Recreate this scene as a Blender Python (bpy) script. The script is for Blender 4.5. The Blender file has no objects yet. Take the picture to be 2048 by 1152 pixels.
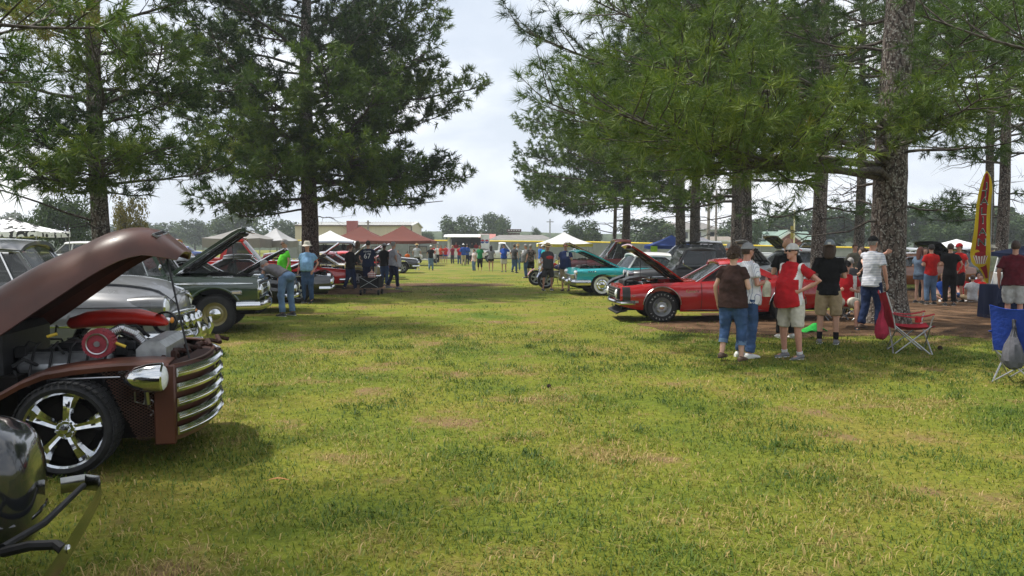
import bpy, bmesh, math, random
import numpy as np
from mathutils import Vector, Matrix
PI = math.pi
R = math.radians
random.seed(7)
rng = np.random.default_rng(11)
scene = bpy.context.scene
COL = scene.collection

# ---------------------------------------------------------------- camera
CAM_H = 1.68
F_PX = 1600.0           # focal length in pixels of a 2048 wide frame
PITCH = math.atan2(86.0, F_PX)
cam_data = bpy.data.cameras.new('camera')
cam_data.sensor_width = 36.0
cam_data.lens = 36.0 * F_PX / 2048.0
cam_data.clip_start = 0.05
cam_data.clip_end = 3000
cam = bpy.data.objects.new('camera', cam_data)
cam.location = (0, 0, CAM_H)
cam.rotation_euler = (PI / 2 - PITCH, 0, 0)
COL.objects.link(cam)
scene.camera = cam

# ---------------------------------------------------------------- sky and sun
SUN_EL, SUN_AZ = 62.0, -68.0     # azimuth from +y, negative = to the left
world = bpy.data.worlds.new('World')
scene.world = world
world.use_nodes = True
wn, wl = world.node_tree.nodes, world.node_tree.links
bg = wn['Background']
sky = wn.new('ShaderNodeTexSky')
sky.sky_type = 'NISHITA'
sky.sun_disc = False
sky.sun_elevation = R(SUN_EL)
sky.sun_rotation = R(SUN_AZ)
sky.air_density = 1.2
sky.dust_density = 2.5
tc = wn.new('ShaderNodeTexCoord')
mp = wn.new('ShaderNodeMapping'); mp.inputs['Scale'].default_value = (1.3, 1.3, 3.6)
mp.inputs['Location'].default_value = (0.35, 0.1, 0.0)
cl = wn.new('ShaderNodeTexNoise'); cl.inputs['Scale'].default_value = 2.1
cl.inputs['Detail'].default_value = 7; cl.inputs['Roughness'].default_value = 0.52
cl.inputs['Distortion'].default_value = 0.25
cov = wn.new('ShaderNodeMapRange')
cov.inputs['From Min'].default_value = 0.30; cov.inputs['From Max'].default_value = 0.52
cov.inputs['To Min'].default_value = 0.72
cr = wn.new('ShaderNodeValToRGB')
cr.color_ramp.elements[0].position = 0.42; cr.color_ramp.elements[0].color = (6.4, 7.0, 7.9, 1)
cr.color_ramp.elements[1].position = 0.66; cr.color_ramp.elements[1].color = (9.6, 9.6, 9.7, 1)
e = cr.color_ramp.elements.new(0.54); e.color = (7.6, 8.1, 8.8, 1)
mx = wn.new('ShaderNodeMixRGB')
wl.new(tc.outputs['Generated'], mp.inputs['Vector'])
wl.new(mp.outputs['Vector'], cl.inputs['Vector'])
wl.new(cl.outputs['Fac'], cov.inputs['Value'])
wl.new(cl.outputs['Fac'], cr.inputs['Fac'])
wl.new(cov.outputs['Result'], mx.inputs['Fac'])
wl.new(sky.outputs['Color'], mx.inputs['Color1'])
wl.new(cr.outputs['Color'], mx.inputs['Color2'])
wl.new(mx.outputs['Color'], bg.inputs['Color'])
bg.inputs['Strength'].default_value = 0.105
sun_d = bpy.data.lights.new('sun', 'SUN')
sun_d.energy = 4.6
sun_d.angle = R(2.0)
sun_d.color = (1.0, 0.95, 0.87)
sun = bpy.data.objects.new('sun', sun_d)
_az = R(SUN_AZ)
_sd = Vector((math.sin(_az) * math.cos(R(SUN_EL)), math.cos(_az) * math.cos(R(SUN_EL)), math.sin(R(SUN_EL))))
sun.rotation_euler = _sd.to_track_quat('Z', 'Y').to_euler()
sun.location = (-30, 10, 40)
COL.objects.link(sun)
scene.view_settings.view_transform = 'Standard'
scene.view_settings.look = 'None'
scene.view_settings.exposure = 0.32
scene.view_settings.gamma = 1.0
scene.cycles.use_denoising = True
scene.cycles.max_bounces = 7
scene.cycles.transparent_max_bounces = 10
scene.cycles.sample_clamp_indirect = 6.0

# ---------------------------------------------------------------- pixels of the 2048 frame to points in the place
def ray(px, py):
    a, b = (px - 1024) / F_PX, (576 - py) / F_PX
    c, s = math.cos(PITCH), math.sin(PITCH)
    return Vector((a, c + b * s, -s + b * c))
def G(px, py):
    d = ray(px, py); t = CAM_H / -d.z
    return Vector((d.x * t, d.y * t, 0))
def P(px, py, y):
    d = ray(px, py); t = y / d.y
    return Vector((d.x * t, y, CAM_H + d.z * t))
_cp, _sp = math.cos(PITCH), math.sin(PITCH)
def proj(p):                      # numpy (n,3) -> px, py
    x, y, z = p[:, 0], p[:, 1], p[:, 2] - CAM_H
    dep = y * _cp - z * _sp
    up = y * _sp + z * _cp
    dep = np.where(dep < 0.1, 0.1, dep)
    return 1024 + F_PX * x / dep, 576 - F_PX * up / dep

# ---------------------------------------------------------------- materials
MATS = {}
def mat(name, col, rough=0.6, metal=0.0, spec=0.5, coat=0.0, var=0.12, scale=8.0, bump=0.0, bscale=60.0, alpha=1.0, transl=0.0, col2=None, sss=0.0, coords='Object', detail=4.0, rvar=0.1, stretch=None, emis=None):
    if name in MATS: return MATS[name]
    m = bpy.data.materials.new(name); m.use_nodes = True
    n, l = m.node_tree.nodes, m.node_tree.links
    b = n['Principled BSDF']
    t = n.new('ShaderNodeTexCoord')
    src = t.outputs[coords]
    if stretch:
        mpn = n.new('ShaderNodeMapping'); mpn.inputs['Scale'].default_value = stretch
        l.new(src, mpn.inputs['Vector']); src = mpn.outputs['Vector']
    nz = n.new('ShaderNodeTexNoise'); nz.inputs['Scale'].default_value = scale; nz.inputs['Detail'].default_value = detail
    l.new(src, nz.inputs['Vector'])
    rp = n.new('ShaderNodeValToRGB')
    c2 = col2 if col2 else tuple(min(1, c * (1 + var)) for c in col)
    c1 = col if col2 else tuple(c * (1 - var) for c in col)
    rp.color_ramp.elements[0].position = 0.35; rp.color_ramp.elements[0].color = (*c1, 1)
    rp.color_ramp.elements[1].position = 0.65; rp.color_ramp.elements[1].color = (*c2, 1)
    l.new(nz.outputs['Fac'], rp.inputs['Fac'])
    l.new(rp.outputs['Color'], b.inputs['Base Color'])
    mr = n.new('ShaderNodeMapRange')
    mr.inputs['To Min'].default_value = max(0.02, rough * (1 - rvar)); mr.inputs['To Max'].default_value = min(1, rough * (1 + rvar))
    l.new(nz.outputs['Fac'], mr.inputs['Value']); l.new(mr.outputs['Result'], b.inputs['Roughness'])
    b.inputs['Metallic'].default_value = metal
    b.inputs['Specular IOR Level'].default_value = spec
    b.inputs['Coat Weight'].default_value = coat
    b.inputs['Coat Roughness'].default_value = 0.03
    b.inputs['Alpha'].default_value = alpha
    if sss:
        b.inputs['Subsurface Weight'].default_value = sss; b.inputs['Subsurface Scale'].default_value = 0.01
    if bump:
        nb = n.new('ShaderNodeTexNoise'); nb.inputs['Scale'].default_value = bscale; nb.inputs['Detail'].default_value = 5
        l.new(src, nb.inputs['Vector'])
        bp = n.new('ShaderNodeBump'); bp.inputs['Strength'].default_value = bump; bp.inputs['Distance'].default_value = 0.02
        l.new(nb.outputs['Fac'], bp.inputs['Height']); l.new(bp.outputs['Normal'], b.inputs['Normal'])
    if emis:
        b.inputs['Emission Color'].default_value = (*emis, 1); b.inputs['Emission Strength'].default_value = 1
    if transl:
        tr = n.new('ShaderNodeBsdfTranslucent'); l.new(rp.outputs['Color'], tr.inputs['Color'])
        ms = n.new('ShaderNodeMixShader'); ms.inputs[0].default_value = transl
        l.new(b.outputs[0], ms.inputs[1]); l.new(tr.outputs[0], ms.inputs[2])
        l.new(ms.outputs[0], n['Material Output'].inputs['Surface'])
    MATS[name] = m
    return m
def paint(name, col, rough=0.22, coat=1.0, spec=0.5, var=0.06):
    return mat('paint_' + name, col, rough=rough, coat=coat, spec=spec, var=var, scale=3.0, bump=0.0)
def cloth(name, col, var=0.14, **k):
    return mat('cloth_' + name, col, rough=0.9, spec=0.15, var=var, scale=14, bump=0.35, bscale=28, **k)

# ---------------------------------------------------------------- objects
def obj(name, data, parent=None, loc=None, rz=None):
    o = bpy.data.objects.new(name, data)
    COL.objects.link(o)
    if parent is not None: o.parent = parent
    if loc is not None: o.location = loc
    if rz is not None: o.rotation_euler = (0, 0, rz)
    return o
def tag(o, label=None, cat=None, group=None, kind=None):
    if label: o['label'] = label
    if cat: o['category'] = cat
    if group: o['group'] = group
    if kind: o['kind'] = kind
    return o
def thing(name, label, cat, loc=(0, 0, 0), rz=0.0, group=None):
    o = obj(name, None, None, loc, rz)
    o.empty_display_size = 0.2
    return tag(o, label, cat, group)
def copy_tree(o, parent=None):
    c = o.copy(); COL.objects.link(c)
    if parent is not None: c.parent = parent
    for ch in o.children: copy_tree(ch, c)
    return c

class MB:
    """collects shapes, then links them as one mesh object"""
    def __init__(s): s.v = []; s.f = []; s.m = []; s.cur = 0
    def mi(s, i): s.cur = i; return s
    def add(s, verts, faces):
        b = len(s.v); s.v.extend([tuple(p) for p in verts])
        s.f.extend([tuple(b + i for i in f) for f in faces]); s.m.extend([s.cur] * len(faces))
        return s
    def box(s, c, d, rot=None, bevel=0.0):
        hx, hy, hz = d[0] / 2, d[1] / 2, d[2] / 2
        if bevel <= 0:
            vs = [Vector((x, y, z)) for x in (-hx, hx) for y in (-hy, hy) for z in (-hz, hz)]
            fs = [(0, 1, 3, 2), (4, 6, 7, 5), (0, 4, 5, 1), (2, 3, 7, 6), (0, 2, 6, 4), (1, 5, 7, 3)]
        else:
            b = min(bevel, hx * .9, hy * .9, hz * .9); vs = []; idx = {}
            for sx in (-1, 1):
                for sy in (-1, 1):
                    for sz in (-1, 1):
                        for ax in range(3):
                            p = [sx * (hx - b), sy * (hy - b), sz * (hz - b)]
                            p[ax] = (sx * hx, sy * hy, sz * hz)[ax]
                            idx[(sx, sy, sz, ax)] = len(vs); vs.append(Vector(p))
            fs = []
            for ax in range(3):
                o1, o2 = (ax + 1) % 3, (ax + 2) % 3
                for sg in (-1, 1):
                    q = []
                    for (a, c2) in ((-1, -1), (1, -1), (1, 1), (-1, 1)):
                        k = [0, 0, 0]; k[ax] = sg; k[o1] = a; k[o2] = c2; q.append(idx[(*k, ax)])
                    fs.append(tuple(q if sg > 0 else q[::-1]))
            for ax in range(3):
                o1, o2 = (ax + 1) % 3, (ax + 2) % 3
                for a in (-1, 1):
                    for c2 in (-1, 1):
                        k1 = [0, 0, 0]; k1[ax] = -1; k1[o1] = a; k1[o2] = c2
                        k2 = list(k1); k2[ax] = 1
                        fs.append((idx[(*k1, o1)], idx[(*k2, o1)], idx[(*k2, o2)], idx[(*k1, o2)]))
            for k in [(x, y, z) for x in (-1, 1) for y in (-1, 1) for z in (-1, 1)]:
                fs.append((idx[(*k, 0)], idx[(*k, 1)], idx[(*k, 2)]))
        if rot is not None:
            vs = [rot @ v for v in vs]
        c = Vector(c)
        return s.add([v + c for v in vs], fs)
    def rings(s, rings, close=True, caps=True, wrap=False):
        n = len(rings[0]); vs = [p for r in rings for p in r]; fs = []
        k = len(rings)
        for i in range(k if wrap else k - 1):
            a, b = i * n, ((i + 1) % k) * n
            for j in range(n if close else n - 1):
                j2 = (j + 1) % n
                fs.append((a + j, a + j2, b + j2, b + j))
        if caps and close and not wrap:
            fs.append(tuple(range(n))[::-1]); fs.append(tuple(range((k - 1) * n, k * n)))
        return s.add(vs, fs)
    def tube(s, pts, rad, n=8, caps=True, flat=1.0, up=None):
        pts = [Vector(p) for p in pts]
        if not hasattr(rad, '__len__'): rad = [rad] * len(pts)
        rg = []; prev = Vector(up) if up else None
        for i, p in enumerate(pts):
            d = (pts[min(i + 1, len(pts) - 1)] - pts[max(i - 1, 0)])
            d = d.normalized() if d.length > 1e-9 else Vector((0, 0, 1))
            if prev is None:
                prev = Vector((0, 0, 1)) if abs(d.z) < 0.9 else Vector((1, 0, 0))
            u = prev - d * prev.dot(d)
            if u.length < 1e-5: u = d.orthogonal()
            u.normalize(); w = d.cross(u); prev = u
            r = rad[i]; ra, rb = r if hasattr(r, '__len__') else (r, r * flat)
            rg.append([p + w * (math.cos(2 * PI * k / n) * ra) + u * (math.sin(2 * PI * k / n) * rb) for k in range(n)])
        return s.rings(rg, caps=caps)
    def ell(s, c, r, n=12, k=8, rot=None):
        c = Vector(c); rg = []
        for i in range(k + 1):
            t = -PI / 2 + PI * i / k
            t = max(-1.5, min(1.5, t))
            ring = []
            for j in range(n):
                a = 2 * PI * j / n
                p = Vector((r[0] * math.cos(t) * math.cos(a), r[1] * math.cos(t) * math.sin(a), r[2] * math.sin(t)))
                ring.append(c + (rot @ p if rot is not None else p))
            rg.append(ring)
        return s.rings(rg)
    def lathe(s, prof, c=(0, 0, 0), axis='Z', n=24, caps=False):
        """prof: list of (radius, height along axis)"""
        c = Vector(c); rg = []
        for (r, h) in prof:
            ring = []
            for j in range(n):
                a = 2 * PI * j / n; x, y = r * math.cos(a), r * math.sin(a)
                p = {'Z': (x, y, h), 'Y': (y, h, x), 'X': (h, x, y)}[axis]
                ring.append(c + Vector(p))
            rg.append(ring)
        return s.rings(rg, caps=caps)
    def grid(s, rows):
        n = len(rows[0]); vs = [p for r in rows for p in r]; fs = []
        for i in range(len(rows) - 1):
            for j in range(n - 1):
                a = i * n + j; fs.append((a, a + 1, a + n + 1, a + n))
        return s.add(vs, fs)
    def slab(s, rows, th):
        """grid with thickness along its own normals"""
        n = len(rows[0]); k = len(rows)
        V = [[Vector(p) for p in r] for r in rows]; B = []
        for i in range(k):
            rr = []
            for j in range(n):
                du = V[i][min(j + 1, n - 1)] - V[i][max(j - 1, 0)]
                dv = V[min(i + 1, k - 1)][j] - V[max(i - 1, 0)][j]
                nn = du.cross(dv); nn = nn.normalized() if nn.length > 1e-9 else Vector((0, 0, 1))
                rr.append(V[i][j] - nn * th)
            B.append(rr)
        s.grid(V); s.grid([r[::-1] for r in B])
        per = [(0, j) for j in range(n)] + [(i, n - 1) for i in range(1, k)] + [(k - 1, j) for j in range(n - 2, -1, -1)] + [(i, 0) for i in range(k - 2, 0, -1)]
        top = [V[i][j] for i, j in per]; bot = [B[i][j] for i, j in per]
        return s.rings([top, bot], caps=False)
    def prism(s, pts, a, b, axis='Y'):
        def q(p, h):
            return {'Y': (p[0], h, p[1]), 'X': (h, p[0], p[1]), 'Z': (p[0], p[1], h)}[axis]
        n = len(pts)
        vs = [q(p, a) for p in pts] + [q(p, b) for p in pts]
        fs = [tuple(range(n)), tuple(range(2 * n - 1, n - 1, -1))] + [(i, i + n, (i + 1) % n + n, (i + 1) % n) for i in range(n)]
        return s.add(vs, fs)
    def xform(s, M, start=0):
        s.v[start:] = [tuple(M @ Vector(p)) for p in s.v[start:]]; return s
    def mesh(s, name, mats, smooth=True, angle=40, fix=True):
        me = bpy.data.meshes.new(name)
        me.from_pydata(s.v, [], s.f)
        for m in (mats if isinstance(mats, (list, tuple)) else [mats]): me.materials.append(m)
        if any(s.m): me.polygons.foreach_set('material_index', s.m)
        if fix:
            bm = bmesh.new(); bm.from_mesh(me); bmesh.ops.recalc_face_normals(bm, faces=bm.faces); bm.to_mesh(me); bm.free()
        if smooth:
            me.shade_smooth()
            me.set_sharp_from_angle(angle=R(angle))
        return me
    def build(s, name, mats, parent=None, smooth=True, angle=40, fix=True):
        return obj(name, s.mesh(name, mats, smooth, angle, fix), parent)

def np_mesh(name, verts, faces, mats, attr=None, smooth=False, mi=None):
    """fast mesh from numpy arrays: verts (n,3), faces (m,k)"""
    me = bpy.data.meshes.new(name)
    k = faces.shape[1]
    me.vertices.add(len(verts)); me.vertices.foreach_set('co', np.ascontiguousarray(verts, np.float32).ravel())
    me.loops.add(faces.size); me.loops.foreach_set('vertex_index', np.ascontiguousarray(faces, np.int32).ravel())
    me.polygons.add(len(faces)); me.polygons.foreach_set('loop_start', np.arange(0, faces.size, k, dtype=np.int32))
    if mi is not None: me.polygons.foreach_set('material_index', np.ascontiguousarray(mi, np.int32))
    if attr is not None:
        for an, av in attr.items():
            at = me.attributes.new(an, 'FLOAT', 'POINT'); at.data.foreach_set('value', np.ascontiguousarray(av, np.float32))
    for m in (mats if isinstance(mats, (list, tuple)) else [mats]): me.materials.append(m)
    me.update(calc_edges=True); me.validate()
    if smooth: me.shade_smooth()
    return me

def vnoise(x, y, sc, seed=0):
    """smooth value noise on numpy arrays, 0..1"""
    r = np.random.default_rng(seed).random((64, 64))
    x = np.asarray(x) * sc + 1000.0; y = np.asarray(y) * sc + 1000.0
    i, j = np.floor(x).astype(int), np.floor(y).astype(int)
    fx, fy = x - i, y - j
    fx, fy = fx * fx * (3 - 2 * fx), fy * fy * (3 - 2 * fy)
    g = lambda a, b: r[a % 64, b % 64]
    return (g(i, j) * (1 - fx) + g(i + 1, j) * fx) * (1 - fy) + (g(i, j + 1) * (1 - fx) + g(i + 1, j + 1) * fx) * fy
def lerp(a, b, t): return a + (b - a) * t
def interp(x, pts, smooth=True):
    """monotone smooth interpolation through (x, value) points"""
    xs = [p[0] for p in pts]; ys = [p[1] for p in pts]
    if x <= xs[0]: return ys[0]
    if x >= xs[-1]: return ys[-1]
    i = max(k for k in range(len(xs) - 1) if xs[k] <= x)
    h = xs[i + 1] - xs[i]; t = (x - xs[i]) / h
    if not smooth: return ys[i] + (ys[i + 1] - ys[i]) * t
    def sl(k):
        if k <= 0 or k >= len(xs) - 1:
            k0 = min(max(k, 0), len(xs) - 2) if k <= 0 else len(xs) - 2
            return (ys[k0 + 1] - ys[k0]) / (xs[k0 + 1] - xs[k0])
        a = (ys[k] - ys[k - 1]) / (xs[k] - xs[k - 1]); b = (ys[k + 1] - ys[k]) / (xs[k + 1] - xs[k])
        return 0 if a * b <= 0 else 2 * a * b / (a + b)
    m0, m1 = sl(i), sl(i + 1)
    return (2 * t**3 - 3 * t**2 + 1) * ys[i] + (t**3 - 2 * t**2 + t) * h * m0 + (-2 * t**3 + 3 * t**2) * ys[i + 1] + (t**3 - t**2) * h * m1
# ================================================================ ground
def attr_mat(name, ramp, rough=0.8, transl=0.25, patch=None, spec=0.25):
    """colour from the per-blade value 'rnd', shifted by slow noise over the place"""
    m = bpy.data.materials.new(name); m.use_nodes = True
    n, l = m.node_tree.nodes, m.node_tree.links
    b = n['Principled BSDF']; b.inputs['Roughness'].default_value = rough; b.inputs['Specular IOR Level'].default_value = spec
    a = n.new('ShaderNodeAttribute'); a.attribute_name = 'rnd'
    rp = n.new('ShaderNodeValToRGB')
    els = rp.color_ramp.elements
    els[0].position, els[0].color = ramp[0][0], (*ramp[0][1], 1)
    els[1].position, els[1].color = ramp[-1][0], (*ramp[-1][1], 1)
    for p, c in ramp[1:-1]:
        x = els.new(p); x.color = (*c, 1)
    fac = a.outputs['Fac']
    if patch:
        ge = n.new('ShaderNodeNewGeometry')
        nz = n.new('ShaderNodeTexNoise'); nz.inputs['Scale'].default_value = patch[0]; nz.inputs['Detail'].default_value = 3
        l.new(ge.outputs['Position'], nz.inputs['Vector'])
        ma = n.new('ShaderNodeMath'); ma.operation = 'MULTIPLY_ADD'; ma.inputs[1].default_value = patch[1]
        l.new(nz.outputs['Fac'], ma.inputs[0])
        ms = n.new('ShaderNodeMath'); ms.operation = 'SUBTRACT'; ms.inputs[1].default_value = patch[1] * 0.5
        l.new(fac, ms.inputs[0]); l.new(ms.outputs[0], ma.inputs[2]); fac = ma.outputs[0]
    l.new(fac, rp.inputs['Fac']); l.new(rp.outputs['Color'], b.inputs['Base Color'])
    if transl:
        tr = n.new('ShaderNodeBsdfTranslucent'); l.new(rp.outputs['Color'], tr.inputs['Color'])
        mx_ = n.new('ShaderNodeMixShader'); mx_.inputs[0].default_value = transl
        l.new(b.outputs[0], mx_.inputs[1]); l.new(tr.outputs[0], mx_.inputs[2]); l.new(mx_.outputs[0], n['Material Output'].inputs['Surface'])
    return m

def ground_mat():
    m = bpy.data.materials.new('lawn'); m.use_nodes = True
    n, l = m.node_tree.nodes, m.node_tree.links
    b = n['Principled BSDF']; b.inputs['Roughness'].default_value = 0.95; b.inputs['Specular IOR Level'].default_value = 0.15
    ge = n.new('ShaderNodeNewGeometry')
    def noise(sc, det=4, ro=0.55):
        z = n.new('ShaderNodeTexNoise'); z.inputs['Scale'].default_value = sc; z.inputs['Detail'].default_value = det; z.inputs['Roughness'].default_value = ro
        l.new(ge.outputs['Position'], z.inputs['Vector']); return z
    def ramp(z, els):
        r = n.new('ShaderNodeValToRGB'); r.color_ramp.elements[0].position, r.color_ramp.elements[0].color = els[0][0], (*els[0][1], 1)
        r.color_ramp.elements[1].position, r.color_ramp.elements[1].color = els[-1][0], (*els[-1][1], 1)
        for p, c in els[1:-1]:
            q = r.color_ramp.elements.new(p); q.color = (*c, 1)
        l.new(z.outputs['Fac'], r.inputs['Fac']); return r
    big = ramp(noise(0.45, 5), [(0.3, (0.085, 0.135, 0.014)), (0.5, (0.178, 0.195, 0.022)), (0.72, (0.25, 0.20, 0.045))])
    fine = ramp(noise(14, 6, 0.7), [(0.3, (0.45, 0.45, 0.45)), (0.7, (1.25, 1.25, 1.2))])
    mul = n.new('ShaderNodeMixRGB'); mul.blend_type = 'MULTIPLY'; mul.inputs['Fac'].default_value = 0.8
    l.new(big.outputs['Color'], mul.inputs['Color1']); l.new(fine.outputs['Color'], mul.inputs['Color2'])
    soil = ramp(noise(0.9, 6, 0.65), [(0.55, (0, 0, 0)), (0.66, (1, 1, 1))])
    mix = n.new('ShaderNodeMixRGB'); mix.inputs['Color2'].default_value = (0.20, 0.128, 0.066, 1)
    l.new(soil.outputs['Color'], mix.inputs['Fac']); l.new(mul.outputs['Color'], mix.inputs['Color1'])
    l.new(mix.outputs['Color'], b.inputs['Base Color'])
    bp = n.new('ShaderNodeBump'); bp.inputs['Strength'].default_value = 0.9; bp.inputs['Distance'].default_value = 0.03
    z = noise(22, 6, 0.75); l.new(z.outputs['Fac'], bp.inputs['Height']); l.new(bp.outputs['Normal'], b.inputs['Normal'])
    return m
M_LAWN = ground_mat()
mb = MB(); mb.grid([[(x, y, 0) for x in np.linspace(-420, 420, 15)] for y in np.linspace(-60, 480, 16)])
tag(mb.build('ground', M_LAWN), 'mown green lawn with worn patches between the parked cars', kind='structure')

M_DIRT = mat('dirt', (0.055, 0.032, 0.018), rough=0.97, spec=0.1, col2=(0.165, 0.098, 0.056), scale=2.2, detail=9, bump=0.9, bscale=16)
DIRT = []   # (cx, cy, rx, ry, phase)
def dirt_patch(cx, cy, rx, ry, seed, mound=0.0, z=0.006):
    r_ = random.Random(seed); ph = [r_.random() * 6.28 for _ in range(6)]
    def edge(a): return 1 + 0.13 * math.sin(2 * a + ph[0]) + 0.10 * math.sin(3 * a + ph[1]) + 0.07 * math.sin(5 * a + ph[2]) + 0.05 * math.sin(9 * a + ph[3]) + 0.035 * math.sin(17 * a + ph[4])
    DIRT.append((cx, cy, rx, ry, edge))
    n, k = 96, 8; rows = []
    for i in range(k + 1):
        t = i / k; row = []
        for j in range(n + 1):
            a = 2 * PI * j / n; e_ = edge(a) * t
            row.append((cx + rx * e_ * math.cos(a), cy + ry * e_ * math.sin(a), z + mound * (1 - t * t) ** 2 * (0.8 + 0.2 * math.sin(7 * a + ph[5]))))
        rows.append(row)
    mb = MB(); mb.grid(rows)
    tag(mb.build('dirt_patch', M_DIRT), kind='structure')
def dirt_amount(x, y):
    out = np.zeros_like(x)
    for (cx, cy, rx, ry, edge) in DIRT:
        dx, dy = (x - cx) / rx, (y - cy) / ry
        a = np.arctan2(dy, dx)
        e_ = np.vectorize(edge)(a)
        out = np.maximum(out, np.clip((1.06 - np.sqrt(dx * dx + dy * dy) / e_) * 6, 0, 1))
    return out
dirt_patch(9.0, 17.3, 5.2, 3.6, 3, mound=0.06)
dirt_patch(13.6, 25.5, 7.5, 6.0, 4, z=0.011)
dirt_patch(-7.9, 30.6, 4.3, 3.2, 5, mound=0.16)
dirt_patch(9.8, 34.5, 3.6, 3.4, 8, mound=0.05)
dirt_patch(-3.3, 33.6, 3.0, 1.3, 9)
dirt_patch(-9.6, 19.0, 2.4, 2.2, 10, mound=0.08)

# short lawn blades, thickest near the lens
GRASS = attr_mat('grass_blade', [(0.0, (0.046, 0.088, 0.012)), (0.28, (0.092, 0.150, 0.018)), (0.5, (0.172, 0.208, 0.026)), (0.74, (0.275, 0.245, 0.055)), (1.0, (0.44, 0.32, 0.14))], rough=0.6, transl=0.35, patch=(0.9, 1.7))
def grass(y0, y1, count, lmin, lmax, w, seed, name, fade=None):
    g = np.random.default_rng(seed)
    # area grows with distance: sample y so that the density is even over the visible wedge
    y = np.sqrt(y0 ** 2 + g.random(count) * (y1 ** 2 - y0 ** 2))
    x = (g.random(count) * 2 - 1) * (0.70 * y + 1.6)
    clump = vnoise(x, y, 1.3, 5) * 0.6 + vnoise(x, y, 4.0, 6) * 0.4
    keep = g.random(count) < np.clip(0.25 + 1.1 * clump - 0.3 * (vnoise(x, y, 0.7, 9) > 0.72), 0.08, 1) * (1 - 0.86 * dirt_amount(x, y)) * np.interp(y, *fade)
    x, y, clump = x[keep], y[keep], clump[keep]; n = len(x)
    ln = (lmin + (lmax - lmin) * g.random(n) ** 1.8) * (0.65 + 0.7 * clump)
    az = g.random(n) * 2 * PI; lean = 0.6 + g.random(n) * 0.95
    dx, dy = np.cos(az), np.sin(az)
    sx, sy = -dy, dx
    ww = w * (0.6 + 0.8 * g.random(n))
    base = np.stack([x, y, np.full(n, -0.004)], 1)
    s_ = np.stack([sx * ww, sy * ww, np.zeros(n)], 1)
    mid = base + np.stack([dx * ln * 0.45 * np.sin(lean * .7), dy * ln * 0.45 * np.sin(lean * .7), ln * 0.55 * np.cos(lean * .5)], 1)
    tip = base + np.stack([dx * ln * np.sin(lean), dy * ln * np.sin(lean), ln * np.cos(lean) * 0.95], 1)
    v = np.stack([base - s_, base + s_, mid + s_ * .75, mid - s_ * .75, tip], 1).reshape(-1, 3)
    o = np.arange(n)[:, None] * 5
    f = np.concatenate([o + np.array([[0, 1, 2]]), o + np.array([[0, 2, 3]]), o + np.array([[3, 2, 4]])])
    if y0 > 7:                                   # farther blades: one slim triangle each
        v = np.stack([base - s_, base + s_, tip], 1).reshape(-1, 3); f = np.arange(n * 3).reshape(-1, 3)
    dry = vnoise(x, y, 0.8, 21)
    rnd = np.clip(g.normal(0.40, 0.21, n) + 0.30 * (dry - 0.45) + 0.38 * (g.random(n) < 0.09), 0, 1)
    me = np_mesh(name, v, f, GRASS, {'rnd': np.repeat(rnd, 5 if y0 <= 7 else 3)})
    return tag(obj(name, me), 'short green and straw coloured lawn grass', 'grass', kind='stuff')
grass(2.4, 9.5, 205000, 0.03, 0.095, 0.0036, 1, 'grass', ([2, 4.5, 9.5], [1, 1, 0]))
grass(5.0, 18.0, 215000, 0.03, 0.085, 0.0055, 2, 'grass', ([5, 9.5, 13, 18], [0, 1, 1, 0]))
grass(13.0, 44.0, 135000, 0.035, 0.085, 0.013, 3, 'grass', ([13, 18, 30, 44], [0, 1, 1, 0]))
def weeds(seed):
    g = np.random.default_rng(seed); k = 520
    y = np.sqrt(2.6 ** 2 + g.random(k) * (15 ** 2 - 2.6 ** 2)); x = (g.random(k) * 2 - 1) * (.70 * y + 1.2)
    ok = (dirt_amount(x, y) < .3) & (vnoise(x, y, .5, 33) > .42); x, y = x[ok], y[ok]; k = len(x); nb = 26
    x = np.repeat(x, nb) + g.normal(0, .06, k * nb); y = np.repeat(y, nb) + g.normal(0, .06, k * nb); n = k * nb
    az = g.random(n) * 2 * PI; ln = .04 + .07 * g.random(n); le = .5 + .8 * g.random(n); w = .004 + .004 * g.random(n)
    dx, dy = np.cos(az), np.sin(az); b = np.stack([x, y, np.zeros(n)], 1); s_ = np.stack([-dy * w, dx * w, np.zeros(n)], 1)
    m = b + np.stack([dx * ln * .5 * np.sin(le * .8), dy * ln * .5 * np.sin(le * .8), ln * .6 * np.cos(le * .6)], 1); t = b + np.stack([dx * ln * np.sin(le), dy * ln * np.sin(le), ln * np.cos(le)], 1)
    v = np.stack([b, m + s_, t, m - s_], 1).reshape(-1, 3)
    tone = np.repeat(np.clip(g.normal(.16, .1, k), 0, 1), nb) + g.normal(0, .05, n)
    tag(obj('weed_tufts', np_mesh('weed_tufts', v, np.arange(n * 4).reshape(-1, 4), GRASS, {'rnd': np.repeat(np.clip(tone, 0, 1), 4)})), 'darker green weed tufts scattered through the lawn', 'weeds', kind='stuff')
    n = 5000; y = np.sqrt(2.6 ** 2 + g.random(n) * (16 ** 2 - 2.6 ** 2)); x = (g.random(n) * 2 - 1) * (.70 * y + 1.2); az = g.random(n) * PI; ln = .04 + .10 * g.random(n); z = .02 + .03 * g.random(n)
    dx, dy = np.cos(az) * ln / 2, np.sin(az) * ln / 2; px_, py_ = -np.sin(az) * .0025, np.cos(az) * .0025
    v = np.stack([np.stack([x - dx - px_, y - dy - py_, z], 1), np.stack([x - dx + px_, y - dy + py_, z], 1), np.stack([x + dx, y + dy, z + .015 * g.random(n)], 1)], 1).reshape(-1, 3)
    tag(obj('straw_litter', np_mesh('straw_litter', v, np.arange(n * 3).reshape(-1, 3), GRASS, {'rnd': np.repeat(.85 + .4 * g.random(n), 3)})), 'pale dry straw lying in the lawn', 'straw', kind='stuff')
weeds(8)
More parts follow.
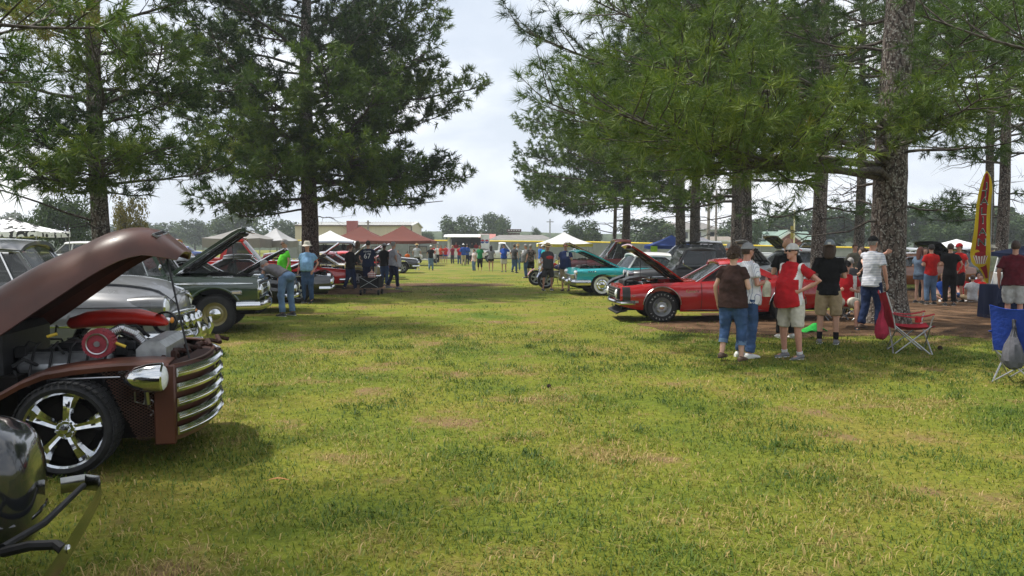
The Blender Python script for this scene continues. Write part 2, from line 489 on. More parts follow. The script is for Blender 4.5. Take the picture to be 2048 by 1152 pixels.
# ================================================================ pines
def bark_mat():
    m = bpy.data.materials.new('pine_bark'); m.use_nodes = True
    n, l = m.node_tree.nodes, m.node_tree.links
    b = n['Principled BSDF']; b.inputs['Roughness'].default_value = 0.95; b.inputs['Specular IOR Level'].default_value = 0.15
    t = n.new('ShaderNodeTexCoord'); mpn = n.new('ShaderNodeMapping'); mpn.inputs['Scale'].default_value = (1, 1, 0.36)
    l.new(t.outputs['Object'], mpn.inputs['Vector'])
    vo = n.new('ShaderNodeTexVoronoi'); vo.feature = 'DISTANCE_TO_EDGE'; vo.inputs['Scale'].default_value = 11
    nz = n.new('ShaderNodeTexNoise'); nz.inputs['Scale'].default_value = 9; nz.inputs['Detail'].default_value = 7
    ad = n.new('ShaderNodeMixRGB'); ad.inputs['Fac'].default_value = 0.12
    l.new(mpn.outputs[0], ad.inputs['Color1']); l.new(nz.outputs['Color'], ad.inputs['Color2'])
    l.new(mpn.outputs[0], nz.inputs['Vector']); l.new(ad.outputs[0], vo.inputs['Vector'])
    rp = n.new('ShaderNodeValToRGB'); e_ = rp.color_ramp.elements
    e_[0].position, e_[0].color = 0.02, (0.030, 0.023, 0.019, 1); e_[1].position, e_[1].color = 0.16, (0.125, 0.10, 0.085, 1)
    l.new(vo.outputs['Distance'], rp.inputs['Fac'])
    n2 = n.new('ShaderNodeTexNoise'); n2.inputs['Scale'].default_value = 24; n2.inputs['Detail'].default_value = 5
    l.new(t.outputs['Object'], n2.inputs['Vector'])
    r2 = n.new('ShaderNodeValToRGB'); q = r2.color_ramp.elements
    q[0].position, q[0].color = 0.54, (0, 0, 0, 1); q[1].position, q[1].color = 0.62, (1, 1, 1, 1)
    l.new(n2.outputs['Fac'], r2.inputs['Fac'])
    mix = n.new('ShaderNodeMixRGB'); mix.inputs['Color2'].default_value = (0.27, 0.26, 0.235, 1)     # pale lichen on the plates
    mf = n.new('ShaderNodeMath'); mf.operation = 'MULTIPLY'; l.new(r2.outputs['Color'], mf.inputs[0]); l.new(rp.outputs['Alpha'], mf.inputs[1])
    l.new(mf.outputs[0], mix.inputs['Fac']); l.new(rp.outputs['Color'], mix.inputs['Color1'])
    l.new(mix.outputs['Color'], b.inputs['Base Color'])
    bp = n.new('ShaderNodeBump'); bp.inputs['Strength'].default_value = 1.0; bp.inputs['Distance'].default_value = 0.05
    l.new(rp.outputs['Color'], bp.inputs['Height']); l.new(bp.outputs['Normal'], b.inputs['Normal'])
    return m
M_BARK = bark_mat()
M_TWIG = mat('pine_twig', (0.036, 0.029, 0.024), rough=0.95, spec=0.1, col2=(0.125, 0.112, 0.098), scale=13, detail=8, bump=.8, bscale=30)
NEEDLE = attr_mat('pine_needle', [(0.0, (0.016, 0.036, 0.010)), (0.35, (0.040, 0.082, 0.014)), (0.62, (0.092, 0.155, 0.018)), (0.88, (0.195, 0.240, 0.024)), (1.0, (0.22, 0.17, 0.04))], rough=0.55, transl=0.28, spec=0.3)

def np_tubes(segs, n=5):
    """segs: list of (polyline (k,3), radii (k)); returns one quad mesh in numpy"""
    V, Fc, base = [], [], 0
    for pts, rad in segs:
        k = len(pts)
        d = np.gradient(pts, axis=0); d /= np.maximum(np.linalg.norm(d, axis=1, keepdims=True), 1e-9)
        ref = np.where(np.abs(d[:, 2:3]) > 0.9, np.array([[1.0, 0, 0]]), np.array([[0, 0, 1.0]]))
        u = np.cross(d, ref); u /= np.linalg.norm(u, axis=1, keepdims=True); w = np.cross(d, u)
        a = np.linspace(0, 2 * PI, n, endpoint=False)
        ring = pts[:, None, :] + np.asarray(rad)[:, None, None] * (np.cos(a)[None, :, None] * u[:, None, :] + np.sin(a)[None, :, None] * w[:, None, :])
        V.append(ring.reshape(-1, 3))
        i = np.arange(k - 1)[:, None] * n; j = np.arange(n)[None, :]; j2 = (j + 1) % n
        q = np.stack([i + j, i + j2, i + n + j2, i + n + j], -1).reshape(-1, 4) + base
        Fc.append(q); base += k * n
    return np.concatenate(V), np.concatenate(Fc)

def needle_tufts(pos, dirs, rnd, nn, ln, w, g):
    """a spray of nn needles at each tip"""
    n = len(pos)
    d = dirs / np.maximum(np.linalg.norm(dirs, axis=1, keepdims=True), 1e-9)
    z = g.normal(size=(n, nn, 3)); z /= np.linalg.norm(z, axis=2, keepdims=True)
    nd = z + d[:, None, :] * 0.95; nd[:, :, 2] += 0.10
    nd /= np.linalg.norm(nd, axis=2, keepdims=True)
    L = ln * (0.6 + 0.55 * g.random((n, nn, 1)))
    st = pos[:, None, :] + d[:, None, :] * (g.random((n, nn, 1)) - 0.7) * ln * 0.7
    tip = st + nd * L; tip[:, :, 2] -= 0.10 * L[:, :, 0]
    sd = np.cross(nd, g.normal(size=(n, nn, 3))); sd /= np.maximum(np.linalg.norm(sd, axis=2, keepdims=True), 1e-9)
    W = w * (0.7 + 0.6 * g.random((n, nn, 1)))
    v = np.stack([st - sd * W * .5, st + sd * W * .5, tip], 2).reshape(-1, 3)
    f = np.arange(n * nn * 3).reshape(-1, 3)
    r_ = np.clip(rnd[:, None] + g.normal(0, 0.07, (n, nn)), 0, 1)
    return v, f, np.repeat(r_.ravel(), 3)

def crown_edge(pts, y):
    """crown outline on the aisle side, as heights and x of the place at the tree's own distance"""
    q = sorted((P(px, py, y).z, P(px, py, y).x) for px, py in pts)
    return np.array([p[0] for p in q]), np.array([p[1] for p in q])

def pine(name, label, base, height, dia, limbs, seed, crown_z=2.2, n_limbs=34, reach=6.0, needle=(0.19, 0.012, 24), group='pine trees along the rows', dens=1.0, tone=0.42, lean=(0, 0), dead=4, edge=None, bare=0.20, nbark=14, droop=0.22):
    g = np.random.default_rng(seed); rr = random.Random(seed)
    root = thing(name, label, 'tree', base, 0, group)
    # trunk
    k = 26; zs = np.linspace(-0.15, height, k)
    px_ = lean[0] * zs / 10 + 0.05 * np.sin(zs * 0.55 + seed) ; py_ = lean[1] * zs / 10 + 0.05 * np.cos(zs * 0.47 + seed)
    rad = dia / 2 * np.clip((1 - zs / (height * 1.04)), 0.03, 1) ** 0.72
    rad = rad * (1 + 0.38 * np.exp(-np.clip(zs, 0, 9) / 0.28))
    kk = 120 if dia > 0.73 else 50; z2 = np.concatenate([np.linspace(-0.15, min(9.5, height - 2), kk), np.linspace(min(9.5, height - 2) + 0.3, height, 14)])
    cx, cy, cr_ = np.interp(z2, zs, px_), np.interp(z2, zs, py_), np.interp(z2, zs, rad)
    na = 36 if dia > 0.73 else nbark
    a = np.linspace(0, 2 * PI, na, endpoint=False)
    A, Z = np.meshgrid(a, z2)
    plate = vnoise(np.cos(A) * 3.2 + 9, Z * 1.1 + np.sin(A) * 3.2, 2.2, seed) + 0.7 * vnoise(A * 3.3, Z * 3.5, 1.0, seed + 1)
    rr2 = cr_[:, None] * (1 + 0.06 * (plate - 0.85) + 0.05 * np.cos(3 * A + seed) * np.exp(-np.clip(Z, 0, 9) / 0.5))
    tv = np.stack([cx[:, None] + rr2 * np.cos(A), cy[:, None] + rr2 * np.sin(A), Z], -1).reshape(-1, 3)
    i = np.arange(len(z2) - 1)[:, None] * na; j = np.arange(na)[None, :]
    tf = np.stack([i + j, i + (j + 1) % na, i + na + (j + 1) % na, i + na + j], -1).reshape(-1, 4)
    trunk = obj('trunk', np_mesh('trunk', tv, tf, M_BARK, smooth=True), root)
    def at(z): return np.array([np.interp(z, zs, px_), np.interp(z, zs, py_), z])
    spec = []
    for L in limbs: spec.append(L)           # (height, azimuth deg, length, rise deg[, tone])
    for q in range(n_limbs):
        t = (q + rr.random()) / n_limbs
        z = crown_z + (height * 0.97 - crown_z) * t
        az = q * 137.5 + rr.uniform(-25, 25)
        shape = math.sin(PI * min(1, 0.22 + 0.78 * (1 - t) ** 0.85)) ** 0.6 if t > 0.5 else 1.0
        ln = reach * (0.55 + 0.45 * rr.random()) * (1.0 if t < 0.45 else max(0.15, 1.45 - t * 1.28))
        spec.append((z, az, ln, rr.uniform(-4, 20) + 28 * t, None))
    wood, twig, pos, dirs, rn = [], [], [], [], []
    b0 = np.array(base, float)
    for L in spec:
        z, az, ln, rise = L[:4]; lt = L[4] if len(L) > 4 and L[4] is not None else rr.gauss(tone, 0.14)
        s0 = at(z); h = np.array([math.cos(R(az)), math.sin(R(az)), 0]); side = np.array([-h[1], h[0], 0])
        ks = 9; t = np.linspace(0, 1, ks)
        wob = rr.uniform(-0.12, 0.12)
        line = s0 + ln * (t[:, None] * h * math.cos(R(rise)) + (wob * np.sin(t * 3.0))[:, None] * side)
        line[:, 2] += ln * (math.sin(R(rise)) * t - droop * t ** 1.6 + 0.16 * t ** 3.2)
        line[1:] += g.normal(0, 0.02 * ln / 4, (ks - 1, 3))
        r0 = min(dia * 0.13, 0.016 + 0.0085 * ln)
        wood.append((line, np.linspace(r0, 0.012, ks)))
        nb = max(5, int(ln * 3.6 * dens))
        for q in range(nb):
            ub = bare if len(L) > 4 and L[4] is not None else min(bare, .34); u = ub + (1 - ub) * (q + rr.random()) / nb
            p0 = np.array([np.interp(u, t, line[:, c]) for c in range(3)])
            tg = line[min(ks - 1, int(u * (ks - 1)) + 1)] - line[max(0, int(u * (ks - 1)) - 1)]; tg = tg / np.linalg.norm(tg)
            sg = 1 if (q % 2) else -1
            out = tg * rr.uniform(0.35, 0.9) + side * sg * rr.uniform(0.3, 1.0) + np.array([0, 0, rr.uniform(-0.28, 0.55)])
            out /= np.linalg.norm(out)
            bl = (0.40 + 0.30 * ln * (1 - u * 0.72)) * rr.uniform(0.55, 1.15)
            bt = np.linspace(0, 1, 3)
            bline = p0 + bl * bt[:, None] * out; bline[:, 2] += bl * 0.16 * bt ** 2
            wood.append((bline, np.linspace(0.011 + 0.004 * bl, 0.006, 3)))
            nt = max(3, int(bl * 6.5 * dens))
            for w_ in range(nt):
                uu = 0.35 + 0.65 * (w_ + rr.random() * 0.8) / nt
                c0 = p0 + bl * uu * out + np.array([0, 0, bl * 0.16 * uu * uu])
                od = out * 0.6 + g.normal(0, 0.5, 3); od[2] += 0.22; od /= np.linalg.norm(od)
                tl = rr.uniform(0.10, 0.34) * min(1, 0.4 + bl)
                tip = c0 + od * tl
                twig.append((np.stack([c0, tip]), np.array([0.006, 0.004])))
                pos.append(tip); dirs.append(od); rn.append(lt + rr.gauss(0, 0.07))
            pos.append(bline[-1]); dirs.append(out); rn.append(lt + 0.05)
        pos.append(line[-1]); dirs.append(h); rn.append(lt + 0.06)
    for q in range(dead):                      # bare dead limbs under the crown
        z = rr.uniform(1.9, crown_z + 2.2); az = rr.uniform(0, 360); ln = rr.uniform(0.8, 3.8)
        h = np.array([math.cos(R(az)), math.sin(R(az)), rr.uniform(-0.1, 0.35)]); t = np.linspace(0, 1, 6)
        line = at(z) + ln * t[:, None] * h; line[1:] += g.normal(0, 0.05, (5, 3)); line[:, 2] -= 0.1 * ln * t ** 2
        wood.append((line, np.linspace(0.03, 0.007, 6)))
        for s_ in range(5):
            u = rr.uniform(.3, .95); p0 = at(z) + ln * u * h; o_ = g.normal(0, 0.4, 3) + h * 0.5
            wood.append((np.stack([p0, p0 + o_ * .4, p0 + o_ * .9 + g.normal(0, .08, 3)]), np.array([0.010, 0.006, 0.003])))
    pos, dirs, rn = np.array(pos), np.array(dirs), np.array(rn)
    if edge is not None:                       # the aisle side of the crown follows its outline
        sg, ez, ex = edge
        ins = lambda p: sg * (p[:, 0] + b0[0] - np.interp(p[:, 2], ez, ex)) > 0
        ok = ins(pos); pos, dirs, rn = pos[ok], dirs[ok], rn[ok]
        wood = [s_ for s_ in wood if ins(s_[0][-1:])[0] or len(s_[0]) > 6]
        twig = [s_ for s_ in twig if ins(s_[0][-1:])[0]]
    v, f = np_tubes([q_ for q_ in wood if len(q_[0]) != 3], 4); v3, f3 = np_tubes([q_ for q_ in wood if len(q_[0]) == 3], 3); f = np.concatenate([f, f3 + len(v)]); v = np.concatenate([v, v3]); v2, f2 = np_tubes(twig[::5], 3); f = np.concatenate([f, f2 + len(v)]); v = np.concatenate([v, v2])
    obj('limbs', np_mesh('limbs', v, f, M_TWIG, smooth=True), root)['kind'] = 'stuff'
    v, f, ra = needle_tufts(pos, dirs, rn, needle[2], needle[0], needle[1], g)
    cr = obj('crown', np_mesh('crown', v, f, NEEDLE, {'rnd': ra}), root); cr['kind'] = 'stuff'
    return root, len(pos)

EDGE_L = [(880, -300), (900, 0), (905, 60), (880, 100), (940, 125), (988, 160), (955, 205), (880, 240), (880, 300), (960, 345), (880, 395), (800, 430)]
EDGE_R = [(950, -300), (955, 0), (960, 95), (1030, 125), (1040, 200), (1015, 250), (1030, 300), (1020, 350), (1045, 400), (1090, 430)]
def eL(y): return (-1, *crown_edge(EDGE_L, y))
def eR(y): return (1, *crown_edge(EDGE_R, y))
def lim(px, py, y, tree_xy, tree_z, rise=8.0, tone=None):
    """a limb whose tip ends at a given point: returns height, azimuth, length, rise"""
    p = P(px, py, y); dx, dy = p.x - tree_xy[0], p.y - tree_xy[1]
    ln = math.hypot(dx, dy); z = p.z - ln * (math.sin(R(rise)) - 0.06)
    return (max(tree_z, z), math.degrees(math.atan2(dy, dx)), ln / math.cos(R(rise)), rise, tone)

# left row
x, y = -7.85, 31.0
b = (x, y)
pine('pine_tree', 'broad pine with a bare lower trunk behind the man in a bucket hat', (x, y, 0), 17, 0.72,
     [lim(985, 165, 30, b, 2), lim(950, 345, 30, b, 2, 6), lim(880, 400, 29, b, 2, 2), lim(900, 230, 31, b, 2, 20), lim(890, 60, 31, b, 2, 24), lim(880, 10, 31, b, 2, 24),
      lim(700, 300, 25, b, 2, 4, .62), lim(560, 330, 25, b, 2, 2, .58), lim(450, 270, 26, b, 2, 4, .6), lim(400, 400, 27, b, 2, 0), lim(560, 200, 25, b, 2, 10, .6), lim(750, 180, 25, b, 2, 14, .5), lim(640, 120, 25, b, 2, 16, .55),
      lim(380, 330, 30, b, 2, 4), lim(340, 200, 31, b, 2, 8), lim(400, 100, 30, b, 2, 14), lim(830, 130, 28, b, 2, 18, .52), lim(800, 350, 27, b, 2, 2, .55), lim(480, 430, 28, b, 2, -2), lim(760, 400, 27, b, 2, 0)],
     101, crown_z=3.2, n_limbs=66, reach=6.6, needle=(0.26, 0.033, 20), dens=1.2, tone=0.33, edge=eL(31), dead=3)
x, y = -9.75, 19.0
b = (x, y)
pine('pine_tree', 'pine behind the grey sedan and the brown open hood', (x, y, 0), 16, 0.44,
     [lim(60, 330, 15, b, 2, 4, .6), lim(200, 320, 15, b, 2, 4, .66), lim(330, 300, 16, b, 2, 4, .5), lim(60, 210, 16, b, 2, 18, .5), lim(180, 60, 15, b, 2, 22, .66), lim(330, 90, 16, b, 2, 14, .6), lim(100, 380, 17, b, 2, 0, .5), lim(300, 390, 19, b, 2, 0)],
     102, crown_z=3.0, n_limbs=46, reach=4.8, needle=(0.25, 0.021, 20), dens=1.25, tone=0.46, edge=None, dead=6)
pine('pine_tree', 'tall pine beside the black old car', (-8.7, 6.2, 0), 14, 0.5, [lim(40, 260, 9.5, (-8.7, 6.2), 2, 10, .35), lim(90, 60, 10, (-8.7, 6.2), 2, 16, .4), lim(20, 150, 9, (-8.7, 6.2), 2, 12, .3), lim(10, 340, 11, (-8.7, 6.2), 2, 8, .35)], 103, crown_z=4.0, n_limbs=46, reach=5.6, needle=(0.24, 0.020, 16), dens=0.8, tone=0.36)
# right row
x, y = 7.9, 16.8
b = (x, y)
pine('pine_tree', 'thick pine with plated bark that the man in the striped polo leans on', (x, y, 0), 19, 0.74,
     [lim(1240, 230, 11, b, 3, 6, .62), lim(1330, 250, 11.5, b, 3, 6, .68), lim(1430, 290, 12, b, 3, 2, .72), lim(1100, 200, 14, b, 3, 10, .52), lim(1300, 120, 12, b, 3, 12, .6), lim(1480, 250, 12.5, b, 3, 4, .66), lim(1040, 60, 16, b, 4, 14), lim(1180, 60, 14, b, 4, 18, .6), lim(1400, 60, 13, b, 4, 16, .6),
      lim(1620, 110, 20, b, 3, 10, .4), lim(1950, 110, 21, b, 3, 12, .4), lim(1860, 40, 20, b, 3, 18, .4), lim(1680, 40, 21, b, 3, 18, .4), lim(1560, 60, 17, b, 3, 16, .45), lim(1880, 230, 13, b, 3, 4, .64), lim(1980, 190, 12, b, 3, 6, .62), lim(1800, 230, 13.2, b, 3, 4, .6), lim(2030, 100, 14, b, 3, 12), lim(1500, 130, 15, b, 4, 16), lim(1900, 420, 17.5, b, 2.2, 0, .35), lim(2040, 280, 15, b, 3, 4, .5), lim(1950, 30, 13, b, 4, 16, .5)],
     104, crown_z=7.6, n_limbs=36, reach=6.8, needle=(0.25, 0.0115, 30), dens=1.0, tone=0.37, edge=eR(15), bare=.52, lean=(0.15, 0), dead=16)
R_SPEC = [
    (1640, 27.0, 0.52, 'slim pine trunk behind the young man in a backwards grey cap', 105, .40),
    (1718, 38.0, 0.52, 'dark slim pine partly hidden by the thick plated pine', 106, .36),
    (1470, 34.0, 0.50, 'pine behind the man in the grey and black cap, left of a twin pair', 107, .42),
    (1491, 35.2, 0.52, 'pine behind the man in the grey and black cap, right of a twin pair', 108, .40),
    (1361, 44.0, 0.62, 'pine behind the black old pickup with lowest limbs over the blue canopy', 109, .42),
    (1391, 45.5, 0.66, 'pine behind the black old pickup, closest to the white house', 110, .42),
    (1253, 54.0, 0.62, 'pine rising behind the bed of the maroon pickup', 111, .42),
    (1229, 50.0, 0.30, 'thin pine behind the maroon pickup cab', 112, .42),
    (2003, 30.0, 0.46, 'pine beside the yellow and red feather banner', 113, .36),
    (1975, 40.0, 0.50, 'far dark pine behind the banner', 114, .33)]
for px, y, dia, lb, sd, tn in R_SPEC:
    x = P(px, 490, y).x; b = (x, y); ex = []
    if sd == 109: ex = [lim(1060, 240, y - 3, b, 2, 12, .5), lim(1050, 340, y - 3, b, 2, 8), lim(1080, 400, y - 2, b, 2, 2), lim(1120, 300, y - 5, b, 2, 8, .6)]
    if sd == 111: ex = [lim(1055, 400, y, b, 2, 4), lim(1045, 350, y - 1, b, 2, 10), lim(1120, 420, y - 2, b, 2, 0), lim(1040, 255, y, b, 2, 18), lim(1150, 380, y - 4, b, 2, 4, .6)]
    if sd == 107: ex = [lim(1200, 390, y - 4, b, 2, 2, .6), lim(1300, 410, y - 4, b, 2, 0, .58), lim(1120, 160, y - 3, b, 2, 16, .5), lim(1250, 300, y - 5, b, 2, 8, .6)]
    if sd == 105: ex = [lim(1540, 430, y - 2, b, 2, -2, .3), lim(1560, 330, y - 3, b, 2, 6), lim(1420, 330, y - 4, b, 2, 6, .6), lim(1780, 420, y + 2, b, 2, 2, .3)]
    if sd == 113: ex = [lim(1900, 410, y - 1, b, 2, 4, .32), lim(1930, 300, y - 3, b, 2, 6, .4), lim(2080, 380, y - 2, b, 2, 4, .35), lim(1860, 440, y + 2, b, 2, 2, .3)]
    if sd == 110: ex = [lim(1320, 420, y - 2, b, 2, 2, .4), lim(1440, 400, y - 1, b, 2, 4, .4)]
    pine('pine_tree', lb, (x, y, 0), 16 if dia > .4 else 9, dia, ex, sd, crown_z=6.2 if y < 48 else 4.2, n_limbs=44 if y < 40 else 50, reach=6.2 if y < 40 else 7.2, needle=(0.27, 0.0009 * y, 15), dens=0.85, tone=tn, edge=eR(y), dead=11, bare=.36)
pine('pine_tree', 'pine standing apart beside the blue camp chair', (12.6, 9.5, 0), 16, 0.5, [lim(2010, 60, 10.5, (12.6, 9.5), 2, 14, .5), lim(1850, 40, 11.5, (12.6, 9.5), 2, 18, .5)], 116, crown_z=5.2, n_limbs=26, reach=4.4, needle=(0.19, 0.014, 20), dens=0.7, tone=0.4)
# ================================================================ vehicles
M_CHROME = mat('chrome', (0.62, 0.63, 0.64), rough=0.09, metal=1.0, var=0.05, scale=5)
M_CHROME_D = mat('chrome_dull', (0.42, 0.42, 0.43), rough=0.28, metal=1.0, var=0.15, scale=9)
M_ALU = mat('cast_alloy', (0.36, 0.37, 0.38), rough=0.45, metal=0.8, var=0.2, scale=14)
M_RUBBER = mat('tyre_rubber', (0.022, 0.022, 0.023), rough=0.75, spec=0.3, var=0.3, scale=9, bump=0.3, bscale=70)
M_BLACK = mat('black_metal', (0.016, 0.016, 0.017), rough=0.6, spec=0.3, var=0.4, scale=9)
M_DARK = mat('underbody', (0.012, 0.011, 0.010), rough=0.95, spec=0.1, var=0.3, scale=7)
M_GLASS = mat('car_glass', (0.030, 0.036, 0.038), rough=0.04, spec=0.75, var=0.05, scale=2, alpha=0.72)
M_LENS = mat('lamp_lens', (0.72, 0.74, 0.74), rough=0.08, spec=0.8, var=0.08, scale=40)
M_AMBER = mat('amber_lens', (0.65, 0.22, 0.02), rough=0.15, spec=0.6, var=0.1, scale=30)
M_REDLENS = mat('red_lens', (0.4, 0.01, 0.01), rough=0.15, spec=0.6, var=0.1, scale=30)
M_SEAT = mat('car_seat', (0.05, 0.043, 0.038), rough=0.8, var=0.2, scale=9)
M_WHITE = mat('white_paint', (0.72, 0.72, 0.70), rough=0.4, var=0.05, scale=5, coat=0.4)
M_REDP = paint('torch_red', (0.40, 0.007, 0.009))
M_ORANGE = mat('engine_red', (0.42, 0.02, 0.012), rough=0.35, var=0.15, scale=6)

def text_mesh(body, size, m, depth=0.002):
    cu = bpy.data.curves.new('lettering', 'FONT'); cu.body = body; cu.size = size; cu.extrude = depth
    cu.align_x = 'CENTER'; cu.align_y = 'CENTER'; cu.resolution_u = 3
    o = bpy.data.objects.new('lettering', cu); COL.objects.link(o)
    dg = bpy.context.evaluated_depsgraph_get()
    me = bpy.data.meshes.new_from_object(o.evaluated_get(dg))
    bpy.data.objects.remove(o); bpy.data.curves.remove(cu)
    me.materials.clear(); me.materials.append(m)
    return me
def lettering(body, size, m, parent, loc, xdir, updir, name='lettering'):
    o = obj(name, text_mesh(body, size, m), parent)
    x = Vector(xdir).normalized(); u = Vector(updir); u = (u - x * u.dot(x)).normalized(); n = x.cross(u)
    o.matrix_local = Matrix(((x.x, u.x, n.x, loc[0]), (x.y, u.y, n.y, loc[1]), (x.z, u.z, n.z, loc[2]), (0, 0, 0, 1)))
    return o

def wheel(car, x, y, r, w, rimr, style, side, steer=0.0):
    """side: -1 right, +1 left; the wheel's own axis is y"""
    root = obj('wheel', None, car, (x, y, r)); root.empty_display_size = 0.1
    root.rotation_euler = (0, 0, steer)
    s = side; h = w / 2; nn_ = 40 if style in ('six', 'steel', 'rally', 'whitewall') else 22
    t = MB()
    pf = [(rimr, -h * .80), (rimr + 0.012, -h * .93), (lerp(rimr, r, .5), -h * 1.02), (r - .035, -h * .96), (r - .010, -h * .80), (r, -h * .55)]
    prof = pf + [(rr_, -hh) for rr_, hh in pf[::-1]]
    t.lathe(prof, axis='Y', n=nn_)
    tm = [M_RUBBER]
    if style == 'whitewall':
        tm.append(M_WHITE); t.mi(1).lathe([(rimr + .015, s * (h * .95 + .004)), (lerp(rimr, r, .55), s * (h * 1.02 + .004))], axis='Y', n=40)
    ty = t.build('tyre', tm, root, angle=35)
    t = MB()
    for k in range(46):                         # tread blocks
        a = 2 * PI * k / 46
        for q in (-.33, 0, .33):
            t.box((math.sin(a + q * .05) * (r + .001), q * w, math.cos(a + q * .05) * (r + .001)), (.034, w * .27, .010), Matrix.Rotation(a, 3, 'Y'))
    if r > .3 and style in ('six', 'steel', 'rally'):
        t.build('tread', M_RUBBER, ty, smooth=False)
    m = MB()
    lip = [(rimr - .03, -s * h * .6), (rimr - .012, s * h * .45), (rimr - .006, s * h * .80), (rimr + .008, s * h * .93), (rimr + .012, s * h * .86)]
    m.lathe(lip, axis='Y', n=nn_)
    rim_m = {'six': M_CHROME, 'steel': paint('wheel_olive', (0.23, 0.19, 0.06), rough=.45), 'rally': M_ALU, 'whitewall': M_CHROME, 'black': M_BLACK, 'alloy': M_ALU}[style]
    if style == 'six':
        for k in range(5):                      # five broad flared spokes
            a = 2 * PI * k / 5 + .12
            ca, sa = math.cos(a), math.sin(a)
            rows = []
            for u, wd, dy in ((.16, .020, .35), (.35, .026, .52), (.6, .032, .55), (.82, .046, .50), (.99, .064, .34)):
                rd = u * (rimr - .015); row = []
                for q, lift in ((-1, -.022), (-.55, .004), (0, -.006), (.55, .004), (1, -.022)):
                    px_, pz_ = rd * sa + q * wd * ca, rd * ca - q * wd * sa
                    row.append((px_, s * (h * dy + lift), pz_))
                rows.append(row)
            m.slab(rows, .012 * s)
        m.lathe([(.074, s * h * .1), (.074, s * h * .45), (.06, s * h * .55), (.0, s * h * .55)], axis='Y', n=24)
    elif style == 'steel':
        m.lathe([(rimr - .012, s * h * .40), (rimr - .05, s * h * .30), (rimr * .72, s * h * .55), (rimr * .60, s * h * .60), (rimr * .45, s * h * .42), (.0, s * h * .42)], axis='Y', n=36)
    elif style == 'rally':
        m.lathe([(rimr - .012, s * h * .40), (rimr - .045, s * h * .15), (rimr * .76, s * h * .20), (rimr * .55, s * h * .62), (rimr * .36, s * h * .66), (.0, s * h * .5)], axis='Y', n=36)
    elif style == 'whitewall':
        m.lathe([(rimr - .01, s * h * .6), (rimr * .7, s * h * .75), (rimr * .55, s * h * .62), (rimr * .3, s * h * .82), (0, s * h * .86)], axis='Y', n=32)
    elif style == 'alloy':
        for k in range(5):
            a = 2 * PI * k / 5; m.box((math.sin(a) * rimr * .5, s * h * .55, math.cos(a) * rimr * .5), (.075, .03, rimr * .95), Matrix.Rotation(a, 3, 'Y'), bevel=.008)
        m.lathe([(.07, s * h * .6), (0, s * h * .68)], axis='Y', n=16)
    else:
        m.lathe([(rimr - .012, s * h * .3), (rimr * .4, s * h * .5), (0, s * h * .5)], axis='Y', n=20)
    rim = m.build('rim', rim_m, root, angle=30)
    m = MB()
    if style == 'six':
        m.lathe([(.040, s * h * .52), (.040, s * h * .66), (.030, s * h * .78), (.0, s * h * .84)], axis='Y', n=18)
        for k in range(5):
            a = 2 * PI * k / 5 + .75; m.ell((math.sin(a) * .058, s * h * .57, math.cos(a) * .058), (.011, .02, .011), 8, 5)
    elif style == 'steel':
        m.lathe([(rimr * .50, s * h * .58), (rimr * .48, s * h * .70), (rimr * .36, s * h * .80), (rimr * .14, s * h * .96), (0, s * h * .99)], axis='Y', n=28)
    elif style == 'rally':
        m.lathe([(rimr * .30, s * h * .62), (rimr * .27, s * h * .92), (rimr * .12, s * h * 1.0), (0, s * h * 1.02)], axis='Y', n=24)
        for k in range(5):
            a = 2 * PI * k / 5; m.box((math.sin(a) * rimr * .63, s * h * .45, math.cos(a) * rimr * .63), (.075, .012, .03), Matrix.Rotation(a, 3, 'Y'), bevel=.004)
    if m.v: m.build('hub_cap', M_CHROME, root)
    m = MB(); m.lathe([(rimr - .03, -s * h * .35), (.05, -s * h * .3)], axis='Y', n=24)       # brake drum behind the spokes
    m.lathe([(rimr * .72, -s * h * .3), (rimr * .72, s * h * .02), (.0, s * h * .02)], axis='Y', n=24)
    m.build('brake_drum', M_DARK, root)
    return root

